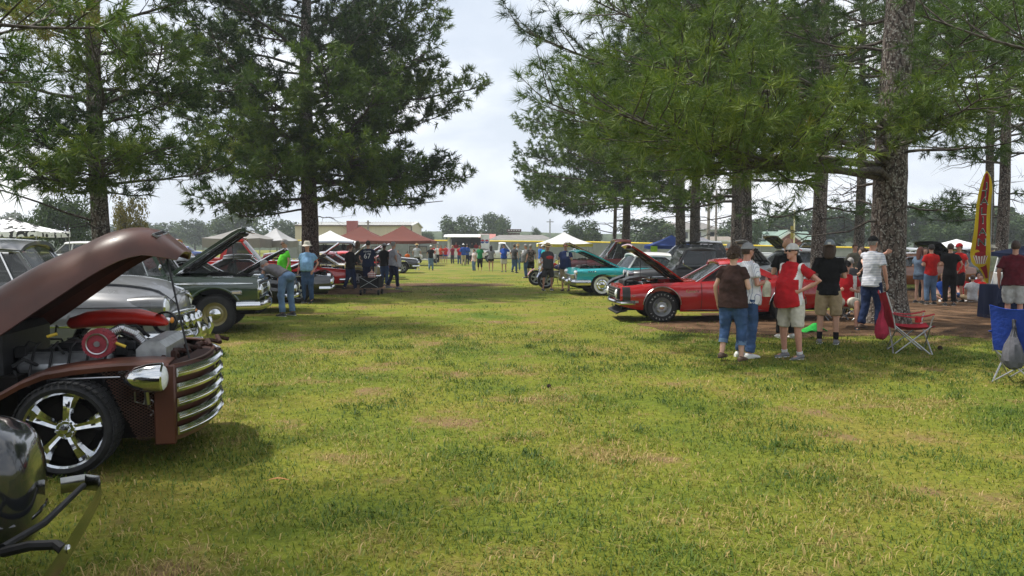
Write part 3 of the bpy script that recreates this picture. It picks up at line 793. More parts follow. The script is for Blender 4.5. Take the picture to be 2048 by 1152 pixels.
class Car:
    def __init__(s, name, label, cat, sp, near, theta, group):
        """near: ground point under the near front wheel; theta: heading from +x in degrees; the near side is right when heading +x"""
        s.sp = sp; th = R(theta); s.side = -1 if math.cos(th) > 0 else 1
        tr = sp['track'] / 2
        loc = Vector((near[0], near[1], 0)) - Matrix.Rotation(th, 3, 'Z') @ Vector((sp['xf'], s.side * tr, 0))
        s.root = thing(name, label, cat, loc, th, group)
        s.m = sp['paint']
    def hw(s, x): return interp(x, s.sp['plan'])
    def zt(s, x): return interp(x, s.sp['belt'])
    def zr(s, x): return interp(x, s.sp.get('rocker', [(-9, .24), (9, .24)]))
    def prof(s, t): return interp(min(1, max(0, t)), s.sp.get('section', [(0, .90), (.25, .985), (.55, 1.0), (.85, .975), (1, .90)]))
    def sy(s, x, z):
        a, b = s.zr(x), s.zt(x)
        return s.hw(x) * s.prof((z - a) / (b - a))
    def part(s, mb, name, m=None, parent=None, **k): return mb.build(name, m or s.m, parent or s.root, **k)
    def body(s, nv=9, nx=64):
        sp = s.sp; x0, x1 = sp['ends']
        xs = list(np.linspace(x0, x1, nx))
        for xa in (sp['xf'], sp['xr']):
            ra = sp['ra']
            xs = [x for x in xs if abs(x - xa) > ra + .02] + [xa + ra * math.cos(a) for a in np.linspace(0, PI, 17)] + [xa - ra - .004, xa + ra + .004]
        xs = sorted(x for x in xs if x0 <= x <= x1)
        def zb(x):
            z = s.zr(x)
            for xa in (sp['xf'], sp['xr']):
                d = abs(x - xa)
                if d < sp['ra'] + .001: z = max(z, sp['rw'] + sp.get('az', .02) + math.sqrt(max(0, sp['ra'] ** 2 - d * d)) * sp.get('aflat', 1.0))
            return min(z, s.zt(x) - .04)
        m = MB(); top = {}
        for sg in (-1, 1):
            rows = []
            for x in xs:
                b_, t_ = zb(x), s.zt(x)
                rows.append([(x, sg * s.sy(x, lerp(b_, t_, v)), lerp(b_, t_, v)) for v in np.linspace(0, 1, nv)])
            m.grid(rows)
            m.grid([[r[0], (r[0][0], r[0][1] - sg * .05, r[0][2] + .004)] for r in rows])       # returned lip
        bay = sp.get('bay')
        def tops(xl, inner):
            for sg in (-1, 1):
                rows = []
                for x in xl:
                    yt = s.sy(x, s.zt(x)); yi = inner(x)
                    rows.append([(x, sg * lerp(yt, yi, u), s.topz(x, lerp(yt, yi, u))) for u in np.linspace(0, 1, 7)])
                m.grid(rows)
                if yi > 0.01: m.grid([[r[-1], (r[-1][0], r[-1][1], r[-1][2] - .22)] for r in rows])
        zones = sp.get('open', [])       # spans without a top (engine bay, cargo bed, cabin): (x0, x1, inner half width)
        cur = x0
        for (a, b, yi) in sorted(zones) + [(x1, x1, 0)]:
            if a > cur + .01: tops(sorted({cur, a, *[x for x in xs if cur < x < a]}), lambda x: 0)
            if b > a: tops(sorted({a, b, *[x for x in xs if a < x < b]}), lambda x, yi=yi: min(yi, s.sy(x, s.zt(x)) - .03))
            cur = b
        for x, d in ((x0, -1), (x1, 1)):
            bz, tz = s.zr(x), s.zt(x); bu = sp.get('nose', .06) if d > 0 else sp.get('tail', .05); rows = []
            for v in np.linspace(0, 1, 7):
                z = lerp(bz, tz, v); row = []
                for u in np.linspace(-1, 1, 13):
                    y = u * s.sy(x, z)
                    zz = z + (s.topz(x, y) - tz) * v
                    row.append((x + d * bu * (1 - u * u) * math.sin(PI * (.15 + .7 * v)), y, zz))
                rows.append(row)
            m.grid(rows)
        b_ = s.part(m, 'body', angle=32)
        u = MB(); hwm = min(s.hw(sp['xf']), s.hw(sp['xr'])) - .36
        zlo = sp.get('zfloor', .24)
        zu = .60 * min(s.zt(sp['xf']), s.zt(sp['xr']))
        u.box(((x0 + x1) / 2, 0, (zlo + zu) / 2), (x1 - x0 - .16, hwm * 2, zu - zlo), bevel=.03)
        u.box(((sp['xf'] + sp['xr']) / 2, 0, zlo + .11), (sp['xf'] - sp['xr'] - 2 * sp['ra'] - .04, hwm * 2 + .56, .2), bevel=.03)
        u.tube([(sp['xf'], -sp['track'] / 2, sp['rw']), (sp['xf'], sp['track'] / 2, sp['rw'])], .035)
        u.tube([(sp['xr'], -sp['track'] / 2, sp['rw']), (sp['xr'], sp['track'] / 2, sp['rw'])], .05)
        s.part(u, 'underbody', M_DARK, smooth=False)
        for (a, k) in ((sp['xf'], 1), (sp['xr'], 0)):
            for sg in (-1, 1):
                wheel(s.root, a, sg * sp['track'] / 2, sp['rw'], sp['ww'], sp['rimr'], sp['wstyle'], sg, sp.get('steer', 0) if k else 0)
        return b_
    def topz(s, x, y):
        yt = max(.05, s.sy(x, s.zt(x)))
        c = interp(x, s.sp.get('crown', [(-9, .05), (9, .05)]))
        return s.zt(x) + c * (1 - min(1, abs(y) / yt) ** 2)
    def hood(s, x0, x1, yw, angle=0.0, th=.03, name='hood', m=None, under=None, lipdrop=.0, bulge=0.0):
        rows = []; n = 13
        for u in np.linspace(0, 1, 14):
            x = lerp(x0, x1, u); row = []
            w_ = min(yw, s.sy(min(x, s.sp['ends'][1] - .01), s.zt(x)) - .02)
            for v in np.linspace(-1, 1, n):
                y = v * w_
                z = s.topz(min(x, s.sp['ends'][1]), y) + .012 + bulge * max(0, 1 - (abs(y) / (w_ * .45)) ** 2) * math.sin(PI * min(1, u * 1.1))
                z -= lipdrop * max(0, (u - .86) / .14) ** 2
                row.append((x, y, z))
            rows.append(row)
        mb = MB(); mb.slab(rows, th)
        if angle:
            hz = s.topz(x0, 0) + .01
            M = Matrix.Translation((x0, 0, hz)) @ Matrix.Rotation(-R(angle), 4, 'Y') @ Matrix.Translation((-x0, 0, -hz))
            mb.xform(M)
        h = s.part(mb, name, m, angle=30)
        if angle:
            f = MB()
            for yy in (-.62, 0, .62):
                f.box(((x0 + x1) / 2, yw * yy, s.topz((x0 + x1) / 2, yw * yy) - .035), (abs(x1 - x0) * .84, .08, .03))
            for u in (.12, .5, .9):
                x = lerp(x0, x1, u); f.box((x, 0, s.topz(min(x, s.sp['ends'][1]), 0) - .045), (.08, yw * 1.7, .03))
            f.xform(M); f.build('hood_bracing', M_BLACK, h, smooth=False)
            tip = M @ Vector((lerp(x0, x1, .8), s.side * yw * .8, s.topz(lerp(x0, x1, .8), yw * .8)))
            r_ = MB(); r_.tube([(lerp(x0, x1, .72), s.side * yw, s.zt(x1) - .05), tip], .008, 6); r_.build('prop_rod', M_BLACK, s.root)
            return h, M
        return h
    def engine(s, xc, zc, sc=1.0, cover=None, clean=None, radx=None, ymax=.5):
        e_ = MB(); e_.box((xc, 0, zc - .18 * sc), (.62 * sc, .42 * sc, .34 * sc), bevel=.03)
        e_.box((xc, 0, zc - .01), (.5 * sc, .22 * sc, .10 * sc), bevel=.02)
        for k in range(7): e_.tube([(xc - .28 + .09 * k, s.side * .12, zc + .04), (xc - .26 + .09 * k, s.side * .30, zc + .01), (xc - .25 + .09 * k, s.side * .36, zc - .16)], .010, 6)
        e_.tube([(xc + .3, .1, zc + .02), (xc + .45, .16, zc + .06), (xc + .62, .1, zc + .05)], .028, 8)
        e_.tube([(xc - .3, -.3, zc - .02), (xc - .1, -.42, zc + .03), (xc + .3, -.40, zc - .05)], .014, 6)
        en = s.part(e_, 'engine', M_BLACK, smooth=False)
        for sg in (-1, 1):
            v = MB(); v.box((xc, sg * .24 * sc, zc - .02), (.52 * sc, .13 * sc, .09 * sc), Matrix.Rotation(-sg * .5, 3, 'X'), bevel=.02)
            v.build('valve_cover', cover or M_CHROME_D, en)
        c = MB(); c.lathe([(.0, .02), (.18 * sc, .02), (.19 * sc, .035), (.19 * sc, .085), (.17 * sc, .095), (.03, .10), (.02, .125), (0, .125)], (xc + .03, 0, zc + .03), 'Z', 24)
        c.build('air_cleaner', clean or M_CHROME, en)
        if radx is not None:
            rd = MB(); rd.box((radx, 0, zc - .12), (.07, ymax * 1.5, .44), bevel=.015); rd.build('radiator', M_BLACK, en)
            t = MB(); t.box((radx - .3, -s.side * ymax * .8, zc - .05), (.26, .18, .2), bevel=.02); t.build('battery', M_BLACK, en)
    def seam(s, x, z0, z1, dx=0.0, w=.012, name='door_gap'):
        m = MB(); sg = s.side
        pts = [(lerp(x, x + dx, t), lerp(z0, z1, t)) for t in np.linspace(0, 1, 9)]
        m.grid([[(a - w / 2, sg * (s.sy(a, z) + .003), z), (a + w / 2, sg * (s.sy(a, z) + .003), z)] for a, z in pts])
        return s.part(m, name, M_DARK)
    def trim(s, x0, x1, z, h=.028, name='trim_strip', m=None, z1=None, out=.012, both=True):
        o = None
        for sg in ((-1, 1) if both else (s.side,)):
            mb = MB(); z2 = z if z1 is None else z1; rows = []
            for u in np.linspace(0, 1, 26):
                x = lerp(x0, x1, u); zz = lerp(z, z2, u); taper = min(1, .25 + 6 * min(u, 1 - u))
                rows.append([(x, sg * (s.sy(x, zz + q * h * taper) + o_), zz + q * h * taper) for q, o_ in ((-.5, .001), (-.3, out), (.3, out), (.5, .001))])
            mb.grid(rows); o = s.part(mb, name, m or M_CHROME)
        return o
    def arch_trim(s, xa, m=None, w=.022):
        for sg in (-1, 1):
            mb = MB(); rows = []
            for a in np.linspace(.05, PI - .05, 24):
                row = []
                for q, o_ in ((0, .004), (w * .5, .014), (w, .002)):
                    x = xa + (s.sp['ra'] + q) * math.cos(a); z = s.sp['rw'] + s.sp.get('az', .02) + (s.sp['ra'] + q) * math.sin(a) * s.sp.get('aflat', 1.0)
                    row.append((x, sg * (s.sy(x, min(z, s.zt(x) - .01)) + o_), z))
                rows.append(row)
            mb.grid(rows); s.part(mb, 'arch_trim', m or M_CHROME_D)
    def bumper(s, x, z, hwid, h=.13, depth=.06, wrap=.35, curve=.08, name='bumper', m=None, d=1):
        pts = []
        n = 15
        for i in range(n + 1):
            u = -1 + 2 * i / n
            pts.append((x - d * curve * u * u, u * hwid))
        path = [(pts[0][0] - d * wrap, pts[0][1] - .01)] + pts + [(pts[-1][0] - d * wrap, pts[-1][1] + .01)]
        rows = []
        for k, (px_, py_) in enumerate(path):
            a = path[max(0, k - 1)]; b = path[min(len(path) - 1, k + 1)]
            tx, ty = b[0] - a[0], b[1] - a[1]; q = math.hypot(tx, ty) or 1; nx_, ny_ = ty / q, -tx / q
            if d < 0: nx_, ny_ = -nx_, -ny_
            rows.append([(px_ + nx_ * o_ * depth, py_ + ny_ * o_ * depth, z + v * h) for v, o_ in ((-.5, .1), (-.42, .7), (-.15, 1), (.15, .95), (.42, .6), (.5, .05), (.45, -.15), (-.45, -.15))])
        mb = MB(); mb.rings(rows, caps=True)
        return s.part(mb, name, m or M_CHROME, angle=25)
    def lamp(s, x, y, z, r, name='headlight', ring=None, lens=None, depth=.05):
        mb = MB(); mb.lathe([(r * 1.22, -depth), (r * 1.25, .0), (r * 1.12, .022), (r, .012)], (x, y, z), 'X', 24)
        o = s.part(mb, name, ring or M_CHROME)
        l_ = MB(); l_.lathe([(r * 1.02, .008), (r * .8, .030), (r * .4, .044), (0, .048)], (x, y, z), 'X', 24)
        l_.build('lens', lens or M_LENS, o); return o
    def cabin(s, wb, wt, rt, rb, zr, yt, posts=(), roof=None, zdrop=.05, cpost=.10, apost=.06, yb=None, glass=True, seat=True, crown=.06, thick=.05, vent=None, trim=None, bulge=.07, rear_cut=None):
        """greenhouse: windshield base/top, rear glass top/base (x), roof height, half width at the roof edge"""
        pm = roof or s.m; zb = lambda x: s.zt(x) - .01
        ybf = lambda x: (yb if yb else s.sy(x, s.zt(x)) - .05)
        n = 15; rows = []
        for u in np.linspace(0, 1, 13):
            x = lerp(rt, wt, u); row = []
            for v in np.linspace(-1, 1, n):
                row.append((x + bulge * (.30 * (1 - v * v) + .12) * u ** 3 - bulge * .7 * (.30 * (1 - v * v) + .12) * (1 - u) ** 3, v * yt * (1 - .05 * (2 * u - 1) ** 4), zr + crown * (1 - (2 * u - 1) ** 2) * .6 + crown * (1 - v * v) - zdrop * abs(v) ** 6 - .012))
            rows.append(row)
        mb = MB(); mb.slab(rows, thick); s.part(mb, 'roof', pm, angle=35)
        ze = zr - zdrop - .02
        def post(xb, xt, w, nm='pillar', sg=1, wt_=None):
            wt_ = wt_ or w; m = MB(); y0, y1 = sg * ybf(xb), sg * (yt - .015)
            m.rings([[(xb - w / 2, y0, zb(xb) - .03), (xb + w / 2, y0, zb(xb) - .03), (xb + w / 2, y0 - sg * .05, zb(xb) - .03), (xb - w / 2, y0 - sg * .05, zb(xb) - .03)],
                     [(xt - wt_ / 2, y1, ze + .02), (xt + wt_ / 2, y1, ze + .02), (xt + wt_ / 2, y1 - sg * .05, ze + .02), (xt - wt_ / 2, y1 - sg * .05, ze + .02)]])
            s.part(m, nm, pm if nm == 'pillar' else M_CHROME, smooth=False)
        for sg in (-1, 1):
            post(wb - .02, wt - .02, apost, sg=sg)
            post(rb + cpost * .5 if rear_cut is None else rear_cut, rt + cpost * .5, cpost, sg=sg, wt_=cpost * 1.15)
            for (pb, pt, w) in posts: post(pb, pt, w, sg=sg)
            if vent: post(vent[0], vent[1], .022, 'vent_post', sg=sg)
        if glass:
            def pane(nm, pts, bul=(0, 0, 0), arch=0.0):
                a, b, c, d = [Vector(p) for p in pts]; rows = []
                for v in np.linspace(0, 1, 5):
                    rows.append([(a.lerp(b, u)).lerp(d.lerp(c, u), v) + Vector((bul[0] * (1 - v * .75), 0, arch * v)) * (1 - (2 * u - 1) ** 2) for u in np.linspace(0, 1, 9)])
                m = MB(); m.grid(rows); return s.part(m, nm, M_GLASS)
            y0, y1 = ybf(wb) - .02, yt - .04
            pane('windshield', [(wb, -y0, zb(wb)), (wb, y0, zb(wb)), (wt, y1, ze), (wt, -y1, ze)], (bulge, 0, 0), crown + zdrop * .7)
            y2 = ybf(rb) - .02
            pane('rear_window', [(rb, -y2, zb(rb)), (rb, y2, zb(rb)), (rt, y1, ze), (rt, -y1, ze)], (-bulge * .7, 0, 0), crown + zdrop * .7)
            ed = [(wb - .05, wt - .05)] + [(p[0], p[1]) for p in posts] + [(rb + cpost if rear_cut is None else rear_cut, rt + cpost)]
            for sg in (-1, 1):
                for (a, at), (c, ct) in zip(ed[:-1], ed[1:]):
                    pane('side_window', [(a, sg * (ybf(a) - .03), zb(a)), (c, sg * (ybf(c) - .03), zb(c)), (ct, sg * (yt - .05), ze), (at, sg * (yt - .05), ze)])
        if trim:
            for sg in (-1, 1):
                m = MB(); m.tube([(wb, sg * (ybf(wb) + .004), zb(wb) + .01), (wt, sg * (yt - .005), ze + .03), ((wt + rt) / 2, sg * (yt + .003), ze + .05), (rt + cpost, sg * (yt - .005), ze + .02)], .012, 6)
                s.part(m, 'window_trim', trim)
        if seat:
            xs_ = wb - (wb - rb) * .52
            for k in (0, 1) if (wb - rb) > 1.9 else (0,):
                m = MB(); m.box((xs_ - k * .85 + .2, 0, s.zt(xs_) - .36), (.5, yt * 1.7, .18), bevel=.05); m.box((xs_ - k * .85 - .06, 0, s.zt(xs_) - .05), (.14, yt * 1.7, .62), Matrix.Rotation(-.2, 3, 'Y'), bevel=.05)
                s.part(m, 'seat', M_SEAT)
            m = MB(); st = Matrix.Translation((wb - .48, s.side * -.36, s.zt(wb) + .02)) @ Matrix.Rotation(R(-60), 4, 'Y')
            m.tube([(.18 * math.cos(a), .18 * math.sin(a), 0) for a in np.linspace(0, 2 * PI, 20)], .012, 6, caps=False); m.tube([(0, 0, -.3), (0, 0, 0)], .02, 6); m.box((0, 0, 0), (.36, .03, .015))
            m.xform(st); s.part(m, 'steering_wheel', M_BLACK)
            m = MB(); m.box((wb - .16, 0, s.zt(wb) - .08), (.3, yt * 1.75, .16), bevel=.04); s.part(m, 'dashboard', M_SEAT)
    def mirror(s, x, z, m=None):
        y = s.side * (s.sy(x, min(z, s.zt(x))) + .0)
        mb = MB(); mb.tube([(x, y - s.side * .03, z - .1), (x + .02, y + s.side * .1, z)], .01, 6); mb.ell((x + .02, y + s.side * .13, z + .02), (.03, .07, .07), 12, 7)
        s.part(mb, 'mirror', m or M_CHROME)
    def handle(s, x, z):
        mb = MB(); y = s.sy(x, z)
        mb.tube([(x, s.side * (y + .005), z), (x, s.side * (y + .03), z), (x - .13, s.side * (y + .03), z), (x - .13, s.side * (y + .005), z)], .009, 6); s.part(mb, 'door_handle', M_CHROME)
# ---------------------------------------------------------------- specs
def spec_muscle(p):
    return dict(paint=p, xf=1.37, xr=-1.37, ends=(-2.38, 2.28), track=1.52, rw=.335, ww=.22, rimr=.195, ra=.40, az=.03, wstyle='rally',
        plan=[(-2.4, .80), (-2.0, .88), (-1.0, .925), (1.2, .92), (2.0, .885), (2.28, .85)],
        belt=[(-2.4, .84), (-2.0, .90), (-1.4, .95), (-.8, .90), (0.4, .88), (1.4, .85), (2.28, .77)], rocker=[(-2.4, .42), (-1.9, .30), (-1, .23), (1, .23), (1.85, .27), (2.28, .36)],
        section=[(0, .88), (.22, .96), (.5, 1.0), (.66, .985), (.9, .93), (1, .88)], crown=[(-9, .04), (0.5, .05), (9, .04)], nose=.05)
def spec_pickup(p, **k):
    d = dict(paint=p, xf=1.46, xr=-1.46, ends=(-2.6, 2.24), track=1.66, rw=.372, ww=.23, rimr=.215, ra=.455, az=.05, aflat=.96, wstyle='steel',
        plan=[(-2.6, .97), (-1, .99), (1.2, .99), (2.0, .97), (2.24, .955)], belt=[(-2.6, 1.14), (-.9, 1.14), (-.5, 1.13), (.5, 1.10), (1.4, 1.075), (2.24, 1.06)],
        rocker=[(-2.6, .50), (-1, .42), (1, .40), (2.24, .50)], section=[(0, .93), (.3, .985), (.62, 1.0), (.82, .99), (.9, .955), (1, .93)], crown=[(-9, .02), (9, .045)], nose=.02, zfloor=.34)
    d.update(k); return d
def spec_sedan50(p):
    return dict(paint=p, xf=1.46, xr=-1.46, ends=(-2.55, 2.22), track=1.48, rw=.345, ww=.18, rimr=.205, ra=.40, az=.0, wstyle='whitewall',
        plan=[(-2.55, .70), (-2.1, .84), (-1.2, .93), (0, .91), (1.4, .93), (1.95, .90), (2.22, .82)], belt=[(-2.55, .86), (-1.6, 1.02), (-.6, 1.08), (.6, 1.06), (1.4, 1.03), (2.0, .97), (2.22, .88)],
        rocker=[(-2.55, .42), (-1, .28), (1, .28), (2.22, .40)], section=[(0, .90), (.3, .985), (.6, 1.0), (.70, .97), (.86, .90), (1, .74)], crown=[(-2.5, .10), (0, .08), (.7, .12), (1.6, .20), (2.22, .16)], nose=.10)
def spec_fin(p):
    return dict(paint=p, xf=1.5, xr=-1.5, ends=(-2.8, 2.36), track=1.56, rw=.352, ww=.19, rimr=.20, ra=.41, az=.0, aflat=.9, wstyle='whitewall',
        plan=[(-2.8, .90), (-2, .98), (0, .99), (1.6, .99), (2.1, .985), (2.36, .96)], belt=[(-2.8, .86), (-1.6, .90), (0, .90), (.6, .905), (1.6, .90), (2.36, .87)],
        rocker=[(-2.8, .42), (-1, .25), (1, .25), (2.36, .40)], section=[(0, .90), (.3, .98), (.55, .965), (.72, 1.0), (.9, .98), (1, .92)], crown=[(-9, .04), (9, .05)], nose=.04)
def spec_modern(p, L=0.0):
    return dict(paint=p, xf=1.4, xr=-1.4, ends=(-2.3 - L, 2.25), track=1.56, rw=.335, ww=.21, rimr=.22, ra=.385, az=.02, wstyle='alloy',
        plan=[(-2.4, .78), (-1.9, .89), (0, .92), (1.6, .91), (2.25, .74)], belt=[(-2.4, .98), (-1.2, .98), (.4, .93), (1.4, .84), (2.25, .68)], rocker=[(-2.4, .38), (-1, .24), (1, .24), (2.25, .30)],
        crown=[(-9, .05), (9, .07)], nose=.12)

GL, GR = 'show cars nosed in along the left of the aisle', 'show cars nosed in along the right of the aisle'
# ---------------------------------------------------------------- red muscle coupe, hood up
c = Car('muscle_coupe', 'glossy red muscle coupe with raised hood and chrome side strip', 'car', dict(spec_muscle(M_REDP), open=[(.86, 2.18, .74)]), (G(1322, 644).x, G(1322, 644).y), 181, GR)
c.body()
c.hood(.88, 2.22, .74, 38, th=.03)
c.cabin(.62, .02, -.72, -1.42, 1.27, .57, posts=[(-.62, -.50, .05)], cpost=.30, apost=.05, trim=M_CHROME, vent=None, bulge=.10, crown=.05)
c.engine(1.45, .80, radx=2.1, cover=M_CHROME)
sd = c.side
for x in (.52, -.72): c.seam(x, .26, .87)
c.trim(-.9, .92, .262, h=.035)
c.arch_trim(1.37); c.arch_trim(-1.37)
c.bumper(2.36, .43, .86, h=.10, depth=.05, wrap=.30, curve=.10)
mb = MB(); mb.box((2.30, 0, .62), (.08, 1.62, .25), bevel=.02); g_ = c.part(mb, 'grille', M_BLACK)
for z in (.56, .62, .68):
    m_ = MB(); m_.box((2.345, 0, z), (.012, 1.5, .012)); m_.build('grille_bar', M_CHROME_D, g_)
for y in (-.66, .66): c.lamp(2.33, y, .62, .085)
mb = MB()                                              # black band wrapped round the nose
rows = []
for z in np.linspace(.48, .765, 8): rows.append([(x, sd * (c.sy(x, z) + .0025), z) for x in (2.06, 2.12, 2.18, 2.23)])
mb.grid(rows); c.part(mb, 'nose_stripe', mat('black_vinyl', (.014, .014, .014), rough=.35))
mb = MB(); mb.box((1.95, sd * (c.sy(1.95, .45) + .004), .45), (.13, .012, .05), bevel=.005); c.part(mb, 'side_marker', M_CHROME_D)
lettering('Camaro', .085, M_CHROME, c.root, (.72, sd * (c.sy(.72, .68) + .006), .68), (-1, 0, 0) if sd > 0 else (1, 0, 0), (0, 0, 1))
lettering('327', .05, M_CHROME, c.root, (2.0, sd * (c.sy(2.0, .58) + .008), .575), (-1, 0, 0) if sd > 0 else (1, 0, 0), (0, 0, 1))
c.handle(-.52, .76)
mb = MB(); mb.box((2.18, 0, .24), (.34, 1.35, .03), Matrix.Rotation(.35, 3, 'Y')); mb.tube([(2.2, sd * .7, .40), (2.3, sd * .72, .20), (2.1, sd * .7, .24)], .012, 6); c.part(mb, 'air_dam', M_BLACK)
for k, ch in enumerate('FIRESTONE'):                   # raised white letters round the tyre
    a = R(150 - 16 * k); r_ = .272
    for aa in (a, a + PI): lettering(ch, .045, M_WHITE, c.root, (1.37 + r_ * math.cos(aa), sd * (.76 + .1165), .335 + r_ * math.sin(aa)), (-math.sin(aa) * -1 * -1, 0, math.cos(aa)) if False else (math.sin(aa) * -sd, 0, -math.cos(aa) * -sd), (math.cos(aa), 0, math.sin(aa)), 'tyre_letter')

# ---------------------------------------------------------------- dark green pickup, hood up
M_GREEN = paint('dark_green', (0.018, 0.042, 0.020), rough=.2)
n_ = G(432, 667)
c = Car('green_pickup', 'dark green square fendered pickup with raised hood and gold wheels', 'pickup truck', dict(spec_pickup(M_GREEN), open=[(.74, 2.1, .78), (-2.5, -.72, .82)]), (n_.x, n_.y), 12, GL)
c.body()
h_, M_ = c.hood(.72, 2.26, .80, 36, th=.07, lipdrop=.06)
lp = MB(); lp.box((2.24, 0, 1.06), (.06, 1.56, .12), bevel=.02); lp.xform(M_); lp.build('hood_lip', M_GREEN, h_)
hs = MB(); hs.tube([(.9, -.79, 1.125), (2.2, -.79, 1.085)], .012, 6); hs.xform(M_); hs.build('hood_edge_trim', M_CHROME_D, h_)
c.cabin(.62, .22, -.55, -.66, 1.80, .68, cpost=.16, apost=.07, trim=None, vent=(.30, .02), bulge=.09, crown=.05)
c.engine(1.4, 1.02, radx=2.02, clean=M_BLACK)
c.seam(.66, .42, 1.1); c.seam(-.45, .42, 1.1); c.mirror(.52, 1.24); c.handle(-.25, .98)
c.trim(-2.5, 2.16, .955, h=.05, m=M_CHROME)
c.arch_trim(1.46, m=M_GREEN, w=.05)
sd = c.side
mb = MB(); mb.box((1.86, sd * (c.sy(1.86, .78) + .006), .78), (.20, .02, .075), bevel=.01); k_ = c.part(mb, 'side_marker', M_CHROME)
mb = MB(); mb.box((1.86, sd * (c.sy(1.86, .78) + .02), .78), (.15, .01, .035)); mb.build('lens', mat('marker_lens', (.5, .42, .3), rough=.3), k_)
mb = MB(); mb.box((2.24, 0, .82), (.06, 1.86, .40), bevel=.03); gr = c.part(mb, 'grille', M_CHROME)
mb = MB(); mb.box((2.262, 0, .82), (.05, 1.72, .31), bevel=.02); mb.build('grille_recess', M_BLACK, gr)
for z in (.72, .82, .92):
    mb = MB(); mb.box((2.292, 0, z), (.02, 1.2, .03), bevel=.006); mb.build('grille_bar', M_CHROME, gr)
for y in (-.74, .74): c.lamp(2.285, y, .82, .10)
c.bumper(2.36, .53, .98, h=.17, depth=.05, wrap=.42, curve=.08)
mb = MB()
for z in (.60, .545): mb.grid([[(x, sd * (c.sy(x, max(z, c.zr(x))) + .012), z + q) for q in (-.018, .018)] for x in np.linspace(1.93, 2.2, 5)])
c.part(mb, 'lower_trim', M_CHROME)

# ---------------------------------------------------------------- grey rounded sedan with chrome teeth
M_GREY = paint('slate_grey', (0.115, 0.118, 0.128), rough=.28)
c = Car('rounded_sedan', 'charcoal grey rounded sedan with toothed chrome grille', 'car', dict(spec_sedan50(M_GREY)), (-5.46, 10.75), 10, GL)
c.body()
c.hood(.76, 2.30, .50, 0, th=.02, lipdrop=.10)
c.cabin(.70, .34, -1.15, -1.75, 1.63, .60, posts=[(-.28, -.22, .05)], cpost=.24, apost=.055, trim=M_CHROME, vent=(.34, .10), bulge=.12, crown=.07)
c.seam(.58, .30, 1.04); c.seam(-.36, .30, 1.06); c.handle(-.1, .95); c.mirror(.5, 1.12)
c.trim(-1.0, 1.85, .60, h=.04); c.trim(-.5, 2.02, .845, h=.008, m=M_DARK)
for y in (-.70, .70):
    mb = MB(); mb.tube([(1.7, y, .83), (2.0, y, .835), (2.2, y, .835)], [(.14, .14), (.16, .155), (.155, .15)], 16); fl = c.part(mb, 'fender_nose', M_GREY)
    c.lamp(2.20, y, .835, .10, depth=.03)
mb = MB(); mb.tube([(2.12, -.80, .56), (2.34, -.45, .60), (2.42, 0, .61), (2.34, .45, .60), (2.12, .80, .56)], .045, 10); gr = c.part(mb, 'grille', M_CHROME)
mb = MB(); mb.tube([(2.14, -.76, .70), (2.33, -.42, .74), (2.40, 0, .75), (2.33, .42, .74), (2.14, .76, .70)], .04, 10); mb.build('grille_bar', M_CHROME, gr)
mb = MB(); mb.box((2.2, 0, .62), (.2, 1.4, .26), bevel=.04); mb.build('grille_recess', M_BLACK, gr)
for k in range(5):
    y = -.44 + .22 * k; mb = MB(); mb.ell((2.44 - .25 * y * y, y, .60), (.06, .045, .10), 10, 8); mb.build('grille_tooth', M_CHROME, gr)
c.bumper(2.52, .42, .86, h=.17, depth=.06, wrap=.35, curve=.20)
for y in (-.42, .42):
    mb = MB(); mb.tube([(2.53, y, .34), (2.58, y, .46), (2.55, y, .60)], [.035, .045, .03], 10); c.part(mb, 'bumper_guard', M_CHROME)
for y in (-.76, .76):
    mb = MB(); mb.ell((2.14, y, .655), (.17, .07, .055), 14, 8); o = c.part(mb, 'turn_signal', M_CHROME); mb = MB(); mb.ell((2.29, y, .655), (.03, .05, .042), 10, 6); mb.build('lens', M_AMBER, o)
mb = MB(); mb.tube([(2.28, 0, 1.03), (2.05, 0, 1.12), (1.7, 0, 1.18)], [.02, .018, .006], 8); c.part(mb, 'hood_ornament', M_CHROME)

# ---------------------------------------------------------------- turquoise finned hardtop
M_TURQ = paint('turquoise', (0.008, 0.36, 0.40), rough=.28)
n_ = G(1203, 591)
c = Car('finned_hardtop', 'turquoise fifties hardtop with white roof, whitewall tyres and raised hood', 'car', dict(spec_fin(M_TURQ), open=[(.92, 2.2, .70)]), (n_.x, n_.y), 188, GR)
c.body()
h_, M_ = c.hood(.90, 2.40, .72, 25, th=.04, lipdrop=.14, bulge=.02)
mb = MB(); mb.ell((2.36, 0, .90), (.05, .16, .05), 12, 6); mb.xform(M_); mb.build('hood_emblem', M_CHROME, h_)
c.cabin(.62, .30, -.95, -1.55, 1.32, .62, roof=M_WHITE, cpost=.20, apost=.05, trim=M_CHROME, bulge=.16, crown=.05)
c.engine(1.5, .85, radx=2.12)
sd = c.side
c.trim(-2.6, 1.55, .66, h=.05, out=.02); c.trim(-2.6, 1.3, .62, h=.03, m=M_BLACK)
for k in range(4):
    mb = MB(); x = 1.98 - .075 * k; mb.box((x, sd * (c.sy(x, .80) + .004), .80), (.05, .014, .05), Matrix.Rotation(.3, 3, 'Y'), bevel=.005); c.part(mb, 'fender_chevron', M_CHROME)
mb = MB(); mb.box((2.36, 0, .58), (.10, 1.72, .26), bevel=.03); gr = c.part(mb, 'grille', M_CHROME_D)
for z in (.50, .55, .60, .65):
    mb = MB(); mb.box((2.425, 0, z), (.02, 1.6, .018)); mb.build('grille_bar', M_CHROME, gr)
for k in range(12):
    mb = MB(); mb.box((2.43, -.77 + .14 * k, .575), (.02, .014, .2)); mb.build('grille_bar', M_CHROME, gr)
for y in (-.86, -.70, .70, .86): c.lamp(2.38, y, .77, .065)
